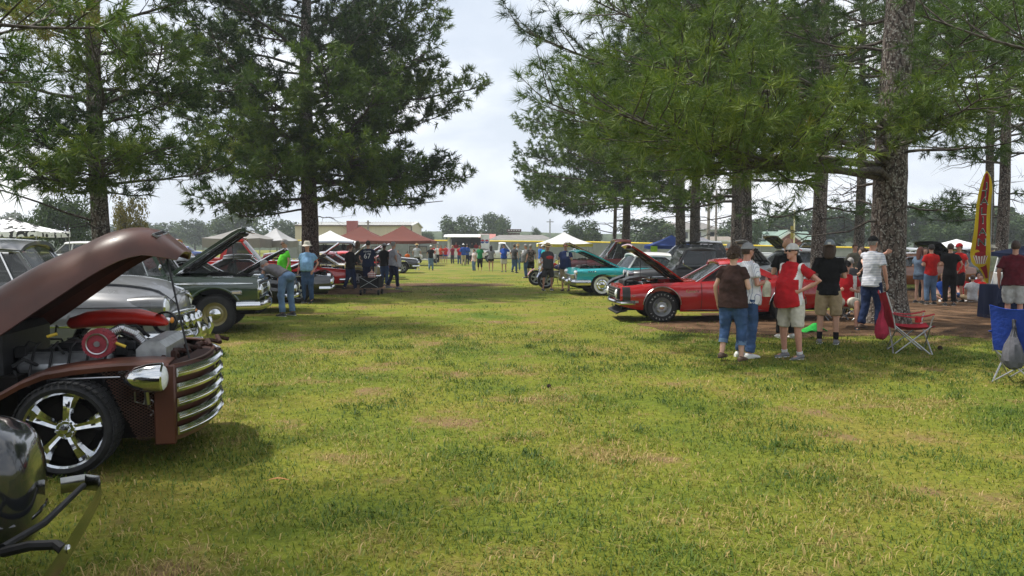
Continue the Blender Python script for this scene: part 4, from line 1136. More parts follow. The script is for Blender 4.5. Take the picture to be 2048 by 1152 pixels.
c.bumper(2.50, .44, .95, h=.20, depth=.07, wrap=.48, curve=.10)
for y in (-.5, .5):
    mb = MB(); mb.ell((2.53, y, .50), (.06, .14, .09), 12, 8); c.part(mb, 'bumper_pod', M_CHROME)
c.seam(.45, .28, .89); c.seam(-.8, .28, .89)

# ---------------------------------------------------------------- maroon pickup, hood up
M_MAROON = paint('maroon', (0.105, 0.012, 0.014), rough=.3)
c = Car('maroon_pickup', 'maroon pickup with raised hood and chrome mirrors behind the turquoise car', 'pickup truck', dict(spec_pickup(M_MAROON, wstyle='alloy'), open=[(.76, 2.1, .80), (-2.5, -.72, .82)]), (2.95, 33.0), 182, GR)
c.body(); c.hood(.74, 2.22, .82, 27, th=.05)
c.cabin(.66, .10, -.52, -.64, 1.82, .70, cpost=.17, apost=.08, vent=(.28, -.02), bulge=.08, crown=.05)
c.engine(1.4, 1.0, radx=2.02); c.seam(.62, .45, 1.1); c.seam(-.5, .45, 1.1); c.arch_trim(1.46); c.arch_trim(-1.46); c.mirror(.5, 1.26); c.mirror(.5, 1.20); c.handle(-.3, .98)
c.bumper(2.34, .55, .98, h=.17, depth=.05, wrap=.3, curve=.06)
mb = MB(); mb.box((2.25, 0, .84), (.05, 1.80, .34), bevel=.03); c.part(mb, 'grille', M_CHROME_D)
for y in (-.72, .72): c.lamp(2.27, y, .86, .10)

# ---------------------------------------------------------------- generic neighbours
def muscle(label, p, near, th, group, hood=0, **k):
    c = Car('coupe', label, 'car', dict(spec_muscle(p), wstyle=k.get('ws', 'alloy'), **({'open': [(.86, 2.18, .74)]} if hood else {})), near, th, group)
    c.body(nx=44); c.hood(.88, 2.22, .74, hood, th=.035)
    if hood: c.engine(1.45, .80, radx=2.1, cover=k.get('cov', M_CHROME))
    c.cabin(.62, .02, -.72, -1.42, 1.27 + k.get('dz', 0), .57, posts=[(-.62, -.50, .05)], cpost=.26, apost=.05, trim=M_CHROME, roof=k.get('roof'))
    c.bumper(2.36, .43, .86, h=.11, depth=.05, wrap=.3, curve=.1); c.bumper(-2.46, .45, .84, h=.11, depth=.05, wrap=.3, curve=.1, d=-1)
    mb = MB(); mb.box((2.30, 0, .60), (.07, 1.5, .22), bevel=.02); c.part(mb, 'grille', M_CHROME_D if k.get('cg') else M_BLACK)
    for y in (-.68, .68): c.lamp(2.32, y, .61, .085)
    c.seam(.52, .26, .87); c.seam(-.72, .26, .87); c.arch_trim(1.37)
    return c
def pickup(label, p, near, th, group, hood=0, **k):
    c = Car('pickup', label, 'pickup truck', dict(spec_pickup(p, wstyle=k.get('ws', 'alloy')), open=([(.76, 2.1, .80)] if hood else []) + [(-2.5, -.72, .82)]), near, th, group)
    c.body(nx=44); c.hood(.74, 2.22, .82, hood, th=.05)
    if hood: c.engine(1.4, 1.0, radx=2.02)
    c.cabin(.66, .10, -.52, -.64, 1.82, .70, cpost=.17, apost=.08, roof=k.get('roof'))
    c.bumper(2.34, .55, .98, h=.17, depth=.05, wrap=.3, curve=.06); c.seam(.62, .45, 1.1); c.seam(-.5, .45, 1.1); c.mirror(.5, 1.26)
    mb = MB(); mb.box((2.25, 0, .84), (.05, 1.80, .34), bevel=.03); c.part(mb, 'grille', M_CHROME_D)
    for y in (-.72, .72): c.lamp(2.27, y, .86, .10)
    return c
def sedan(label, p, near, th, group, hood=0, suv=0, name='sedan', cat='car'):
    sp = dict(spec_modern(p, .1), **({'open': [(.95, 2.1, .68)]} if hood else {}))
    if suv: sp['belt'] = [(x, z + .22) for x, z in sp['belt']]; sp['rw'] = .37; sp['ra'] = .43; sp['rocker'] = [(x, z + .10) for x, z in sp['rocker']]
    c = Car(name, label, cat, sp, near, th, group); c.body(nx=40); c.hood(.92, 2.22, .70, hood, th=.03)
    z = 1.42 + (.36 if suv else 0)
    c.cabin(.95, .25, -1.15 if not suv else -1.95, -1.85 if not suv else -2.25, z, .58 if not suv else .66, posts=[(-.2, -.25, .08)] + ([(-1.15, -1.2, .08)] if suv else []), cpost=.18)
    if hood: c.engine(1.5, .78 + .2 * suv, radx=2.1)
    c.bumper(2.27, .42 + .1 * suv, .76, h=.16, depth=.05, wrap=.25, curve=.22, m=p); c.seam(.55, .30 + .1 * suv, .9 + .2 * suv); c.seam(-.45, .3 + .1 * suv, .95 + .2 * suv)
    zl = .60 + .22 * suv
    for y in (-.62, .62): c.lamp(2.14, y, zl, .07)
    for y in (-.66, .66):
        mb = MB(); mb.box((-2.38, y, .80 + .2 * suv), (.06, .18, .14), bevel=.02); c.part(mb, 'tail_light', M_REDLENS)
    return c
M_BLACKP = paint('black', (0.010, 0.010, 0.011), rough=.2)
M_WHITEP = paint('white', (0.66, 0.67, 0.67), rough=.35, coat=.6)
M_SILVER = paint('silver', (0.34, 0.35, 0.36), rough=.3)
M_BLUEP = paint('blue', (0.02, 0.06, 0.26))
M_RED2 = paint('bright_red', (0.55, 0.020, 0.018))
M_RED3 = paint('dark_cherry', (0.20, 0.008, 0.012))
M_RUST = paint('copper_orange', (0.22, 0.07, 0.02))
M_CREAM = paint('cream', (0.55, 0.46, 0.22))
q = lambda px, py: (G(px, py).x, G(px, py).y)
muscle('black coupe with raised silver-edged hood next to the green pickup', M_BLACKP, (-6.3, 19.6), 12, GL, hood=33)
muscle('black coupe with low propped hood behind the man bending over', M_BLACKP, (-6.2, 23.2), 12, GL, hood=24, dz=.02)
pickup('red pickup parked in the left row behind raised black hoods', M_RED2, (-7.6, 26.8), 12, GL, ws='alloy')
muscle('bright red coupe with tall raised hood beside the broad pine', M_RED2, (-6.9, 29.2), 12, GL, hood=42)
muscle('cream coupe with hood fully raised behind the bucket hat man', M_CREAM, (-6.3, 32.6), 10, GL, hood=46)
muscle('dark cherry coupe with thin raised hood beyond the broad pine', M_RED3, (-6.5, 35.6), 8, GL, hood=36, cg=1)
sedan('black hearse-like sport utility with hood up beyond the cherry coupe', M_BLACKP, (-7.0, 41.0), 8, GL, hood=34, suv=1, name='sport_utility')
muscle('bright red coupe with raised hood beside the walking group', M_RED2, (-6.4, 38.6), 8, GL, hood=30, cg=1)
muscle('black coupe with its hood shut beside the brown canopies', M_BLACKP, (-6.5, 47.5), 6, GL)
pickup('red pickup beneath the grey canopy', M_RED2, (-12.5, 33.0), 10, GL)
sedan('blue sedan parked far off beside the hazy tree line', M_BLUEP, (-36, 92), 10, 'cars parked far off')
sedan('silver sedan with opened hood behind the grey sedan', M_SILVER, (-13.2, 23.0), 12, GL, hood=20)
sedan('white sport utility beneath the spotted canopy', M_WHITEP, (-27.5, 47), 180, 'cars parked far off', suv=1, name='sport_utility')
c = pickup('white pickup by the chain fence with an orange toolbox', M_WHITEP, (17.2, 55.0), 2, 'cars parked along the fence', ws='alloy')
mb = MB(); mb.box((-.95, 0, 1.28), (.45, 1.6, .34), bevel=.03); c.part(mb, 'toolbox', mat('toolbox_orange', (.45, .12, .02), rough=.5))
sedan('silver sedan with black hood standing upright behind the red coupe', M_SILVER, (9.8, 31.5), 186, GR, hood=52)
sedan('black sport utility with its hood shut under the blue canopy', M_BLACKP, (8.0, 43.0), 181, GR, suv=1, name='sport_utility')
muscle('copper orange coupe behind the long-haired girl', M_RUST, (13.3, 29.5), 178, GR)
sedan('white sedan with black lined hood raised beside the white canopy', M_WHITEP, (19.5, 40.0), 215, GR, hood=58)
sedan('white sedan parked beyond the boy in the red T-shirt', M_WHITEP, (20.5, 46.0), 190, 'cars parked far off')
pickup('olive pickup with raised hood behind the striped polo man', paint('olive', (.09, .085, .05)), (12.0, 35.0), 184, GR, hood=40)
sedan('black sedan with raised hood beside the feather banner', M_BLACKP, (18.4, 33.5), 200, GR, hood=50)
sedan('silver sedan far behind the white canopy', M_SILVER, (28.5, 52.0), 185, 'cars parked far off')
cw = pickup('white crew pickup beside the drinks trailer', M_WHITEP, (G(1040, 527).x, 77), 2, 'vehicles by the ball field')
# ================================================================ brown rat-rod pickup with its hood up
M_BROWN = mat('brown_satin', (0.072, 0.023, 0.013), rough=0.38, spec=0.4, coat=0.12, var=0.22, scale=3.5, detail=6, rvar=.35)
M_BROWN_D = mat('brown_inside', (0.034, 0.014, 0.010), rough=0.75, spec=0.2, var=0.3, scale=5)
M_MESH = mat('mesh_screen', (0.10, 0.048, 0.032), rough=0.6, metal=.3, var=.3, scale=9)
W0 = G(140, 948); TH = R(12)
truck = thing('old_pickup', 'brown old pickup with long curved hood raised and five chrome grille bars', 'pickup truck', (0, 0, 0), 0, GL)
truck.location = Vector((W0.x, W0.y, 0)) - Matrix.Rotation(TH, 3, 'Z') @ Vector((0, -.80, 0)); truck.rotation_euler = (0, 0, TH)
tp = lambda mb, n, m, par=None, **k: mb.build(n, m, par or truck, **k)
for sg in (-1, 1): wheel(truck, 0, sg * .80, .345, .24, .268, 'six', sg, R(-3))
for sg in (-1, 1): wheel(truck, -2.95, sg * .80, .36, .26, .268, 'six', sg)
# hood: long alligator lid, rolled edges, rounded nose, opened about the cowl
prof_c = [(-1.30, 1.00), (-.70, 1.30), (-.33, 1.52), (0.0, 1.68), (.16, 1.76), (.35, 1.80), (.50, 1.77), (.60, 1.69), (.70, 1.60)]
prof_e = [(-1.25, .52), (-.53, .99), (-.14, 1.27), (.17, 1.49), (.35, 1.58), (.45, 1.60), (.53, 1.585), (.60, 1.57), (.66, 1.555)]
rows = []
for i, t in enumerate(np.linspace(0, 1, 30)):
    def along(pr):
        L = [0]
        for a, b in zip(pr[:-1], pr[1:]): L.append(L[-1] + math.hypot(b[0] - a[0], b[1] - a[1]))
        s_ = t * L[-1]; return interp(s_, list(zip(L, [p[0] for p in pr]))), interp(s_, list(zip(L, [p[1] for p in pr])))
    (cx, cz), (ex, ez) = along(prof_c), along(prof_e)
    hw_ = interp(t, [(0, .62), (.5, .58), (.8, .47), (.93, .36), (1, .26)])
    row = []
    for v in np.linspace(-1, 1, 21):
        a = abs(v); k = a ** 2.2
        row.append((lerp(cx, ex, k), math.copysign(hw_ * (1 - (1 - a) ** 1.45), v), lerp(cz, ez, k) + .03 * math.sin(PI * a) * (1 - t * .5)))
    rows.append(row)
mb = MB(); mb.slab(rows, .022); hood = tp(mb, 'hood', [M_BROWN], angle=45)
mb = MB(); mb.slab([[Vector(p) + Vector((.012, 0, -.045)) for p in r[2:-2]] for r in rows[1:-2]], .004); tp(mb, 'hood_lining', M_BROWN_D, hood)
def hp(i, j): return Vector(rows[i][j])
a = hp(26, 7); nrm = (hp(27, 7) - hp(25, 7)).cross(hp(26, 9) - hp(26, 5)).normalized()
if nrm.y > 0 or nrm.z < 0: nrm = -nrm
ex = (hp(26, 9) - hp(26, 5)); ex = ex if ex.x * .978 - ex.y * .2 > 0 or ex.y > 0 else -ex
ex = (ex - nrm * ex.dot(nrm)).normalized(); eu = nrm.cross(ex)
em = MB(); em.rings([[a + nrm * h_ + (ex * (.075 * math.cos(q)) + eu * (.034 * math.sin(q))) * sc for q in np.linspace(0, 2 * PI, 21)[:-1]] for h_, sc in ((-.02, 1.0), (.012, 1.0), (.016, .9))])
em.slab([[a + nrm * .018 + ex * u + eu * v for u in (-.13, .13)] for v in (-.024, .024)], .014)
emb = tp(em, 'hood_emblem', M_CHROME_D, hood)
lettering('CHEVROLET', .042, M_BLACK, emb, a + nrm * .021, ex, eu)
mb = MB(); mb.tube([hp(27, 5) + Vector((0, 0, -.02)), (.80, -.56, .80)], .0085, 6); tp(mb, 'prop_rod', M_BLACK)
# front sheet metal
def strip(pts, y0, y1, th, m, n, par=None):
    mb = MB(); mb.slab([[(x, y, z) for y in (y0, y1)] for x, z in pts], th); return tp(mb, n, m, par)
for sg in (-1, 1):
    pts = [(-1.15, .35), (-.75, .47), (-.50, .585), (-.3, .70), (-.15, .76), (.05, .79), (.31, .81), (.55, .815), (.70, .80)]
    pp = [(lerp(a[0], b[0], t), lerp(a[1], b[1], t)) for a, b in zip(pts[:-1], pts[1:]) for t in (0, .5)] + [pts[-1]]
    mb = MB(); mb.slab([[(x, sg * .83, z - .055), (x, sg * .835, z - .02), (x, sg * .82, z), (x, sg * .60, z + .015)] for x, z in pp], .012 * sg); tp(mb, 'fender_arc', M_BROWN)
    mb = MB(); mb.box((.665, sg * .80, .485), (.155, .035, .60), bevel=.012); tp(mb, 'front_side_panel', M_BROWN)
    # expanded metal screen: crossing wires
    mb = MB()
    ztop = lambda x: .775
    zbot = lambda x: .22 if x > .46 else .22 + (.46 - x) * 2.2
    for k in range(-30, 60):
        for dr in (-1, 1):
            p = None; seg = []
            for t in np.linspace(0, 1, 40):
                x = .12 + .5 * t; z = .30 + k * .022 + dr * (x - .12) * .62
                ok = z < ztop(x) and z > zbot(x) and x < .59
                if ok: seg.append((x, sg * .79, z))
            if len(seg) > 2: mb.tube([seg[0], seg[-1]], .0028, 3)
    tp(mb, 'mesh_screen', M_MESH, smooth=False)
    mb = MB(); mb.tube([(-.12, sg * .80, .70), (.2, sg * .80, .705), (.36, sg * .80, .705)], .007, 6); tp(mb, 'brace_rod', M_CHROME_D)
    mb = MB()
    mb.tube([(.55 + .018 * math.sin(t * 26), sg * (.74 + .018 * math.cos(t * 26)), .40 + .30 * t) for t in np.linspace(0, 1, 70)], .006, 5); tp(mb, 'coil_spring', M_CHROME_D)
    # headlight in a chrome bullet
    y = sg * .86
    mb = MB(); mb.lathe([(.0, -.19), (.04, -.175), (.085, -.10), (.105, -.02), (.112, .05), (.112, .085), (.095, .095)], (.58, y, .70), 'X', 28); hl = tp(mb, 'headlight', M_CHROME)
    mb = MB(); mb.lathe([(.096, .088), (.07, .110), (.03, .120), (0, .122)], (.58, y, .70), 'X', 24); mb.build('lens', M_LENS, hl)
    mb = MB(); mb.tube([(.55, y * .93, .62), (.52, y * .95, .50), (.46, y * .95, .52), (.47, y, .60)], .006, 5); mb.tube([(.55, y, .60), (.55, y * .95, .5)], .018, 6); mb.build('lamp_bracket', M_CHROME_D, hl)
# five wrapped chrome bars on a brown shell
def bar_path(h, sw):
    return [(.74 + .17 * (1 - abs(u) ** 2.4), .80 * u * sw, h) for u in np.linspace(-1, 1, 25)]
for k, z in enumerate((.725, .612, .50, .39, .285)):
    mb = MB(); P_ = bar_path(z, 1 - .0 * k); rg = []
    for i, p in enumerate(P_):
        a_, b_ = Vector(P_[max(0, i - 1)]), Vector(P_[min(24, i + 1)]); t_ = (b_ - a_).normalized(); n_ = Vector((t_.y, -t_.x, 0))
        rg.append([Vector(p) + n_ * o_ + Vector((0, 0, v)) for v, o_ in ((-.035, 0), (-.030, .022), (-.006, .034), (.004, .022), (.012, .034), (.032, .020), (.036, 0), (0, -.03))])
    mb.rings(rg); tp(mb, 'grille_bar', M_CHROME, angle=25)
mb = MB(); mb.slab([[(p[0] - .035, p[1] * .97, z) for p in bar_path(0, 1)] for z in np.linspace(.20, .78, 6)], .02); tp(mb, 'grille_shell', M_BROWN)
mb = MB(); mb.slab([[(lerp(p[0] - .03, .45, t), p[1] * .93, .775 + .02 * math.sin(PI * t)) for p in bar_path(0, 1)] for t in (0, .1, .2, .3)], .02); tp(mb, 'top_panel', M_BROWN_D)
rr_ = random.Random(4)
mb = MB()
for k in range(6):
    x0, y0 = .72 + .05 * k, -.55 + .22 * k; mb.tube([(x0 - .1, y0, .79), (x0 - .14, y0 + .1, .815 + .01 * (k % 3)), (x0 - .12, y0 + .22, .81), (x0 - .06, y0 + .25, .79)], .022, 6)
tp(mb, 'latch_mechanism', M_BROWN_D)
# radiator tank and engine
mb = MB(); mb.box((.50, -.25, .73), (.22, .55, .10), bevel=.02); mb.prism([(.40, .78), (.62, .78), (.62, .88), (.57, .93), (.46, .93), (.40, .87)], -.50, .30, 'Y'); mb.box((.37, -.4, .70), (.18, .34, .08), bevel=.03); tp(mb, 'radiator_tank', M_ALU)
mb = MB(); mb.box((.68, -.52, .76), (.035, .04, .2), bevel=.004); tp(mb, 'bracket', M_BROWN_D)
mb = MB(); mb.box((-.15, 0, .60), (.85, .5, .42), bevel=.04); mb.box((-.05, .02, .84), (.5, .3, .10), bevel=.03); mb.tube([(.28, 0, .62), (.36, 0, .62)], .16, 16); mb.box((-.78, 0, .80), (.5, 1.1, .5), bevel=.05)
for k in range(26):
    p = Vector((rr_.uniform(-.55, .38), rr_.uniform(-.5, .5), rr_.uniform(.66, .9))); q_ = p + Vector((rr_.uniform(-.2, .2), rr_.uniform(-.14, .14), rr_.uniform(-.05, .1)))
    mb.tube([p, (p + q_) / 2 + Vector((0, 0, .05)), q_], rr_.uniform(.006, .016), 5)
for k in range(10): mb.box((rr_.uniform(-.5, .38), rr_.uniform(-.3, .5), rr_.uniform(.72, .93)), (rr_.uniform(.04, .14),) * 3, bevel=.01)
eng = tp(mb, 'engine', M_BLACK, smooth=False)
for sg in (-1, 1):
    mb = MB(); mb.box((-.15, sg * .32, .755), (.66, .19, .10), Matrix.Rotation(-sg * .55, 3, 'X'), bevel=.03)
    for k in range(7): mb.box((-.15, sg * (.27 + .018 * k), .835 - .013 * k), (.60, .007, .014), Matrix.Rotation(-sg * .55, 3, 'X'))
    mb.build('valve_cover', M_ALU, eng)
    mb = MB()
    for k in range(5): mb.tube([(-.4 + .13 * k, sg * .12, .90), (-.38 + .13 * k, sg * .30, .88), (-.36 + .13 * k, sg * .47, .72), (-.36 + .13 * k, sg * .50, .60)], .010, 6)
    mb.build('spark_lead', M_BLACK, eng)
mb = MB(); n_ = 28
rg = []
for yy, r0 in ((-.62, .0), (-.62, .075), (-.625, .078)):
    rg.append([(.16 + r0 * math.cos(2 * PI * j / n_), yy, .935 + r0 * math.sin(2 * PI * j / n_)) for j in range(n_)])
for yy in np.linspace(-.625, -.50, 5):
    rg.append([(.16 + (.105 if j % 2 else .112) * math.cos(2 * PI * j / 56), yy, .935 + (.105 if j % 2 else .112) * math.sin(2 * PI * j / 56)) for j in range(56)])
mb.rings(rg[:3], caps=False); mb.rings(rg[3:], caps=True)
af = tp(mb, 'air_filter', mat('filter_red', (.22, .018, .03), rough=.6, var=.3, scale=40), eng, angle=25)
mb = MB(); mb.lathe([(.070, -.638), (.078, -.640), (.082, -.632)], (.16, 0, .935), 'Y', 28); mb.lathe([(.022, -.632), (.022, -.642), (.0, -.642)], (.16, 0, .935), 'Y', 12); mb.build('filter_ring', M_CHROME_D, af)
mb = MB(); pts = [Vector((.20, -.46, .99)), Vector((.28, -.42, 1.03)), Vector((.37, -.38, .98)), Vector((.43, -.36, .90)), Vector((.50, -.36, .87)), Vector((.58, -.36, .87))]
fine = [pts[min(i, 4)].lerp(pts[min(i, 4) + 1], t) for i in range(5) for t in np.linspace(0, 1, 15)[:-1]] + [pts[-1]]
mb.tube(fine, [(.040 if k % 2 else .036) if k < 58 else .042 for k in range(len(fine))], 12); tp(mb, 'intake_pipe', M_CHROME_D, eng)
mb = MB(); mb.tube([(-.36, .40, .99), (-.33, .41, 1.0), (-.2, .43, 1.03), (-.05, .44, 1.045), (.2, .42, 1.045), (.38, .36, 1.02), (.45, .3, 1.0), (.47, .28, .995)], [(.03, .02), (.08, .05), (.12, .07), (.13, .075), (.12, .07), (.09, .055), (.05, .03), (.02, .012)], 16); tp(mb, 'intake_cover', M_ORANGE, eng)
mb = MB(); mb.lathe([(.10, .30), (.10, .36), (.08, .36)], (.45, 0, 1.0), 'Y', 24); tp(mb, 'pulley', M_BLACK, eng)
M_YEL = mat('yellow_plastic', (.55, .38, .03), rough=.5)
for p, q_ in (((.27, -.55, .93), (.34, -.55, .90)), ((-.24, -.45, .98), (-.17, -.45, 1.0))):
    mb = MB(); mb.tube([p, q_], .012, 8); tp(mb, 'dipstick_handle', M_YEL, eng)
mb = MB(); mb.box((-.9, 0, .55), (1.0, 1.2, .3)); mb.box((-.1, .62, .45), (1.3, .06, .5)); mb.box((-.1, -.56, .35), (1.3, .06, .30)); mb.tube([(0, -.8, .345), (0, .8, .345)], .04, 8); mb.box((.1, 0, .25), (1.4, .9, .08)); mb.box((-2.4, 0, .42), (2.6, .9, .14)); mb.box((-.85, -.62, .6), (.5, .1, .45)); tp(mb, 'frame', M_DARK, smooth=False)
# cab and bed, out to the left
def cab_ring(x, w, z0, z1, rd=.22, n=24):
    pts = []
    for j in range(n):
        a_ = 2 * PI * j / n; ca, sa = math.cos(a_), math.sin(a_)
        pts.append((x, w * math.copysign(abs(ca) ** .45, ca), (z0 + z1) / 2 + (z1 - z0) / 2 * math.copysign(abs(sa) ** .45, sa)))
    return pts
mb = MB(); mb.rings([cab_ring(-1.15, .62, .45, 1.05), cab_ring(-1.32, .76, .40, 1.12), cab_ring(-1.45, .80, .38, 1.30), cab_ring(-1.62, .80, .38, 1.62), cab_ring(-2.0, .80, .38, 1.68), cab_ring(-2.5, .78, .38, 1.66), cab_ring(-2.62, .70, .42, 1.5)]); tp(mb, 'cab', M_BROWN)
mb = MB(); mb.box((-3.6, 0, .75), (1.85, 1.25, .5), bevel=.04); tp(mb, 'bed', M_BROWN)
for sg in (-1, 1):
    mb = MB(); mb.grid([[(x, sg * .815, z) for x in (-2.35, -1.75)] for z in (1.14, 1.5)]); tp(mb, 'side_window', M_GLASS)
    mb = MB(); mb.slab([[(-2.95 + .48 * math.cos(a_), sg * y_, .36 + .48 * math.sin(a_)) for y_ in (.64, .95)] for a_ in np.linspace(.1, PI - .1, 16)], .02); tp(mb, 'rear_fender', M_BROWN)
mb = MB(); mb.grid([[(-1.47 - .13 * t, y_, 1.18 + .36 * t) for y_ in (-.55, 0, .55)] for t in (0, 1)]); tp(mb, 'windshield', M_GLASS)

# ================================================================ black old car, only its fender and bumper reach into view
M_BLK = paint('old_black', (0.011, 0.012, 0.015), rough=.16)
b0_ = P(40, 1120, 3.75)
oldcar = thing('old_sedan', 'glossy black old car with chipped fender and thin blade bumper', 'car', (-1.986, 2.80, 0), R(18), GL)
op = lambda mb, n, m, par=None, **k: mb.build(n, m, par or oldcar, **k)
def oval(x, y, z, ry, rz, n=22, p=.8):
    return [(x, y + ry * math.copysign(abs(math.cos(a_)) ** p, math.cos(a_)), z + rz * math.copysign(abs(math.sin(a_)) ** p, math.sin(a_))) for a_ in np.linspace(0, 2 * PI, n + 1)[:-1]]
for sg, yy in ((-1, -.02), (1, 1.06)):                         # pontoon fenders, sharp at the front edge
    mb = MB(); st = [(-1.6, .28, .16, .10), (-1.2, .44, .2, .2), (-.8, .58, .22, .25), (-.45, .62, .27, .27), (-.24, .57, .29, .30), (-.12, .54, .29, .30), (-.05, .52, .275, .285), (-.005, .50, .24, .25), (.025, .48, .17, .17), (.035, .47, .06, .06)]
    mb.rings([oval(x, yy, z, ry, rz, 30, .55) for x, z, ry, rz in st]); f_ = op(mb, 'fender', M_BLK)
    mb = MB(); mb.tube([(-.55, yy - .262, .46), (-.25, yy - .276, .42), (-.1, yy - .28, .41), (-.03, yy - .245, .405), (.02, yy - .14, .40), (.034, yy, .40), (.02, yy + .14, .40), (-.03, yy + .245, .405)], .014, 8); mb.build('fender_bead', M_BLK, f_)
mb = MB(); mb.rings([oval(x, .56, z, w, h_, p=.6) for x, z, w, h_ in ((-2.2, .80, .60, .34), (-1.4, .78, .50, .32), (-.9, .74, .36, .28), (-.55, .70, .26, .25), (-.40, .66, .2, .22))]); op(mb, 'body', M_BLK)
mb = MB(); mb.rings([oval(x, .56, z, w, h_, p=.55) for x, z, w, h_ in ((-1.45, 1.1, .60, .2), (-1.8, 1.32, .60, .30), (-2.4, 1.35, .62, .30), (-3.1, 1.3, .60, .30), (-3.6, 1.0, .5, .3))]); op(mb, 'cab', M_BLK)
mb = MB(); mb.rings([oval(x, .56, .62, .60, .22, p=.5) for x in (-3.9, -1.4)]); op(mb, 'lower_body', M_BLK)
for x in (-.55, -3.2):
    for yy, sg in ((-.06, -1), (1.18, 1)): wheel(oldcar, x, yy, .33, .16, .21, 'black', sg)
def blade(pts, w, th, n, m):
    mb = MB(); rg = []
    for i, p in enumerate(pts):
        a_, b_ = Vector(pts[max(0, i - 1)]), Vector(pts[min(len(pts) - 1, i + 1)]); t_ = (b_ - a_).normalized(); n_ = t_.cross(Vector((0, 0, 1))).normalized()
        rg.append([Vector(p) + n_ * th * o_ + Vector((0, 0, w * v)) for v, o_ in ((-.5, 0), (-.3, .8), (0, 1), (.3, .8), (.5, 0), (0, -.4))])
    mb.rings(rg); return op(mb, n, m, angle=50)
M_TARN = mat('tarnished_chrome', (.24, .24, .23), rough=.20, metal=1, var=.25, scale=6)
bz = .42
blade([(.05, 1.38, bz), (.16, 1.42, bz), (.24, 1.36, bz), (.27, 1.2, bz), (.28, .8, bz), (.28, .3, bz), (.27, -.1, bz), (.23, -.24, bz), (.14, -.30, bz), (.06, -.27, bz)], .085, .010, 'bumper', M_TARN)
mb = MB(); mb.tube([(.0, .55, .40), (.10, .80, .41), (.17, 1.32, .43)], [.018, .016, .014], 8); mb.tube([(.0, .55, .38), (.12, .48, .42), (.22, .46, .42), (.265, .38, .42)], .022, 8); op(mb, 'bumper_iron', M_BLACK)
mb = MB(); mb.tube([(.0, -.1, .34), (.1, -.05, .36), (.2, .0, .39)], .02, 8); mb.ell((.285, .36, .43), (.012, .02, .02), 8, 6); op(mb, 'bumper_bolt', M_CHROME)
mb = MB(); mb.rings([[(.0 + .012 * 0 + x_, y_, z_) for x_, y_, z_ in ((-.16 + .035 * math.cos(a_) * (1 + .3 * math.sin(3 * a_)), -.236, .66 + .03 * math.sin(a_) * (1 + .3 * math.cos(2 * a_))) for a_ in np.linspace(0, 2 * PI, 15)[:-1])], [(-.16 + .03 * math.cos(a_), -.239, .66 + .026 * math.sin(a_)) for a_ in np.linspace(0, 2 * PI, 15)[:-1]]]); op(mb, 'paint_chip', mat('primer', (.4, .41, .42), rough=.8))

# ================================================================ black thirties pickup on the right
M_SATIN = mat('satin_black', (0.012, 0.012, 0.013), rough=.32, spec=.5, coat=.4, var=.2, scale=4)
rod = thing('black_pickup', 'black low old pickup with separate swept front fenders and small cab', 'pickup truck', (4.7, 22.3, 0), R(180), GR)
rp_ = lambda mb, n, m, par=None, **k: mb.build(n, m, par or rod, **k)
def bx_ring(x, hw_, z0, z1, p=.5, n=28, yo=0.0): return [(x, yo + hw_ * math.copysign(abs(math.cos(a_)) ** p, math.cos(a_)), (z0 + z1) / 2 + (z1 - z0) / 2 * math.copysign(abs(math.sin(a_)) ** p, math.sin(a_))) for a_ in np.linspace(0, 2 * PI, n + 1)[:-1]]
mb = MB(); mb.rings([bx_ring(x, w, .42, z1, .55) for x, w, z1 in ((.30, .56, 1.08), (.7, .48, 1.04), (1.1, .38, 1.0), (1.36, .30, .97), (1.44, .24, .92))]); hd = rp_(mb, 'hood', M_SATIN)
for sg in (-1, 1):
    mb = MB(); mb.tube([(.4, sg * .555, .82), (1.3, sg * .335, .80)], .008, 6); mb.build('hood_trim', M_CHROME, hd)
mb = MB(); mb.rings([bx_ring(x, w, .38, z1, .42) for x, w, z1 in ((.34, .60, 1.04), (.26, .68, 1.12), (-.9, .72, 1.12), (-.98, .68, 1.08))]); rp_(mb, 'cab', M_SATIN)
mb = MB(); mb.rings([bx_ring(x, w, z0, z1, .5) for x, w, z0, z1 in ((.02, .56, 1.52, 1.545), (-.05, .62, 1.50, 1.58), (-.45, .65, 1.49, 1.62), (-.80, .63, 1.49, 1.58), (-.90, .58, 1.49, 1.53))]); rp_(mb, 'roof', M_SATIN)
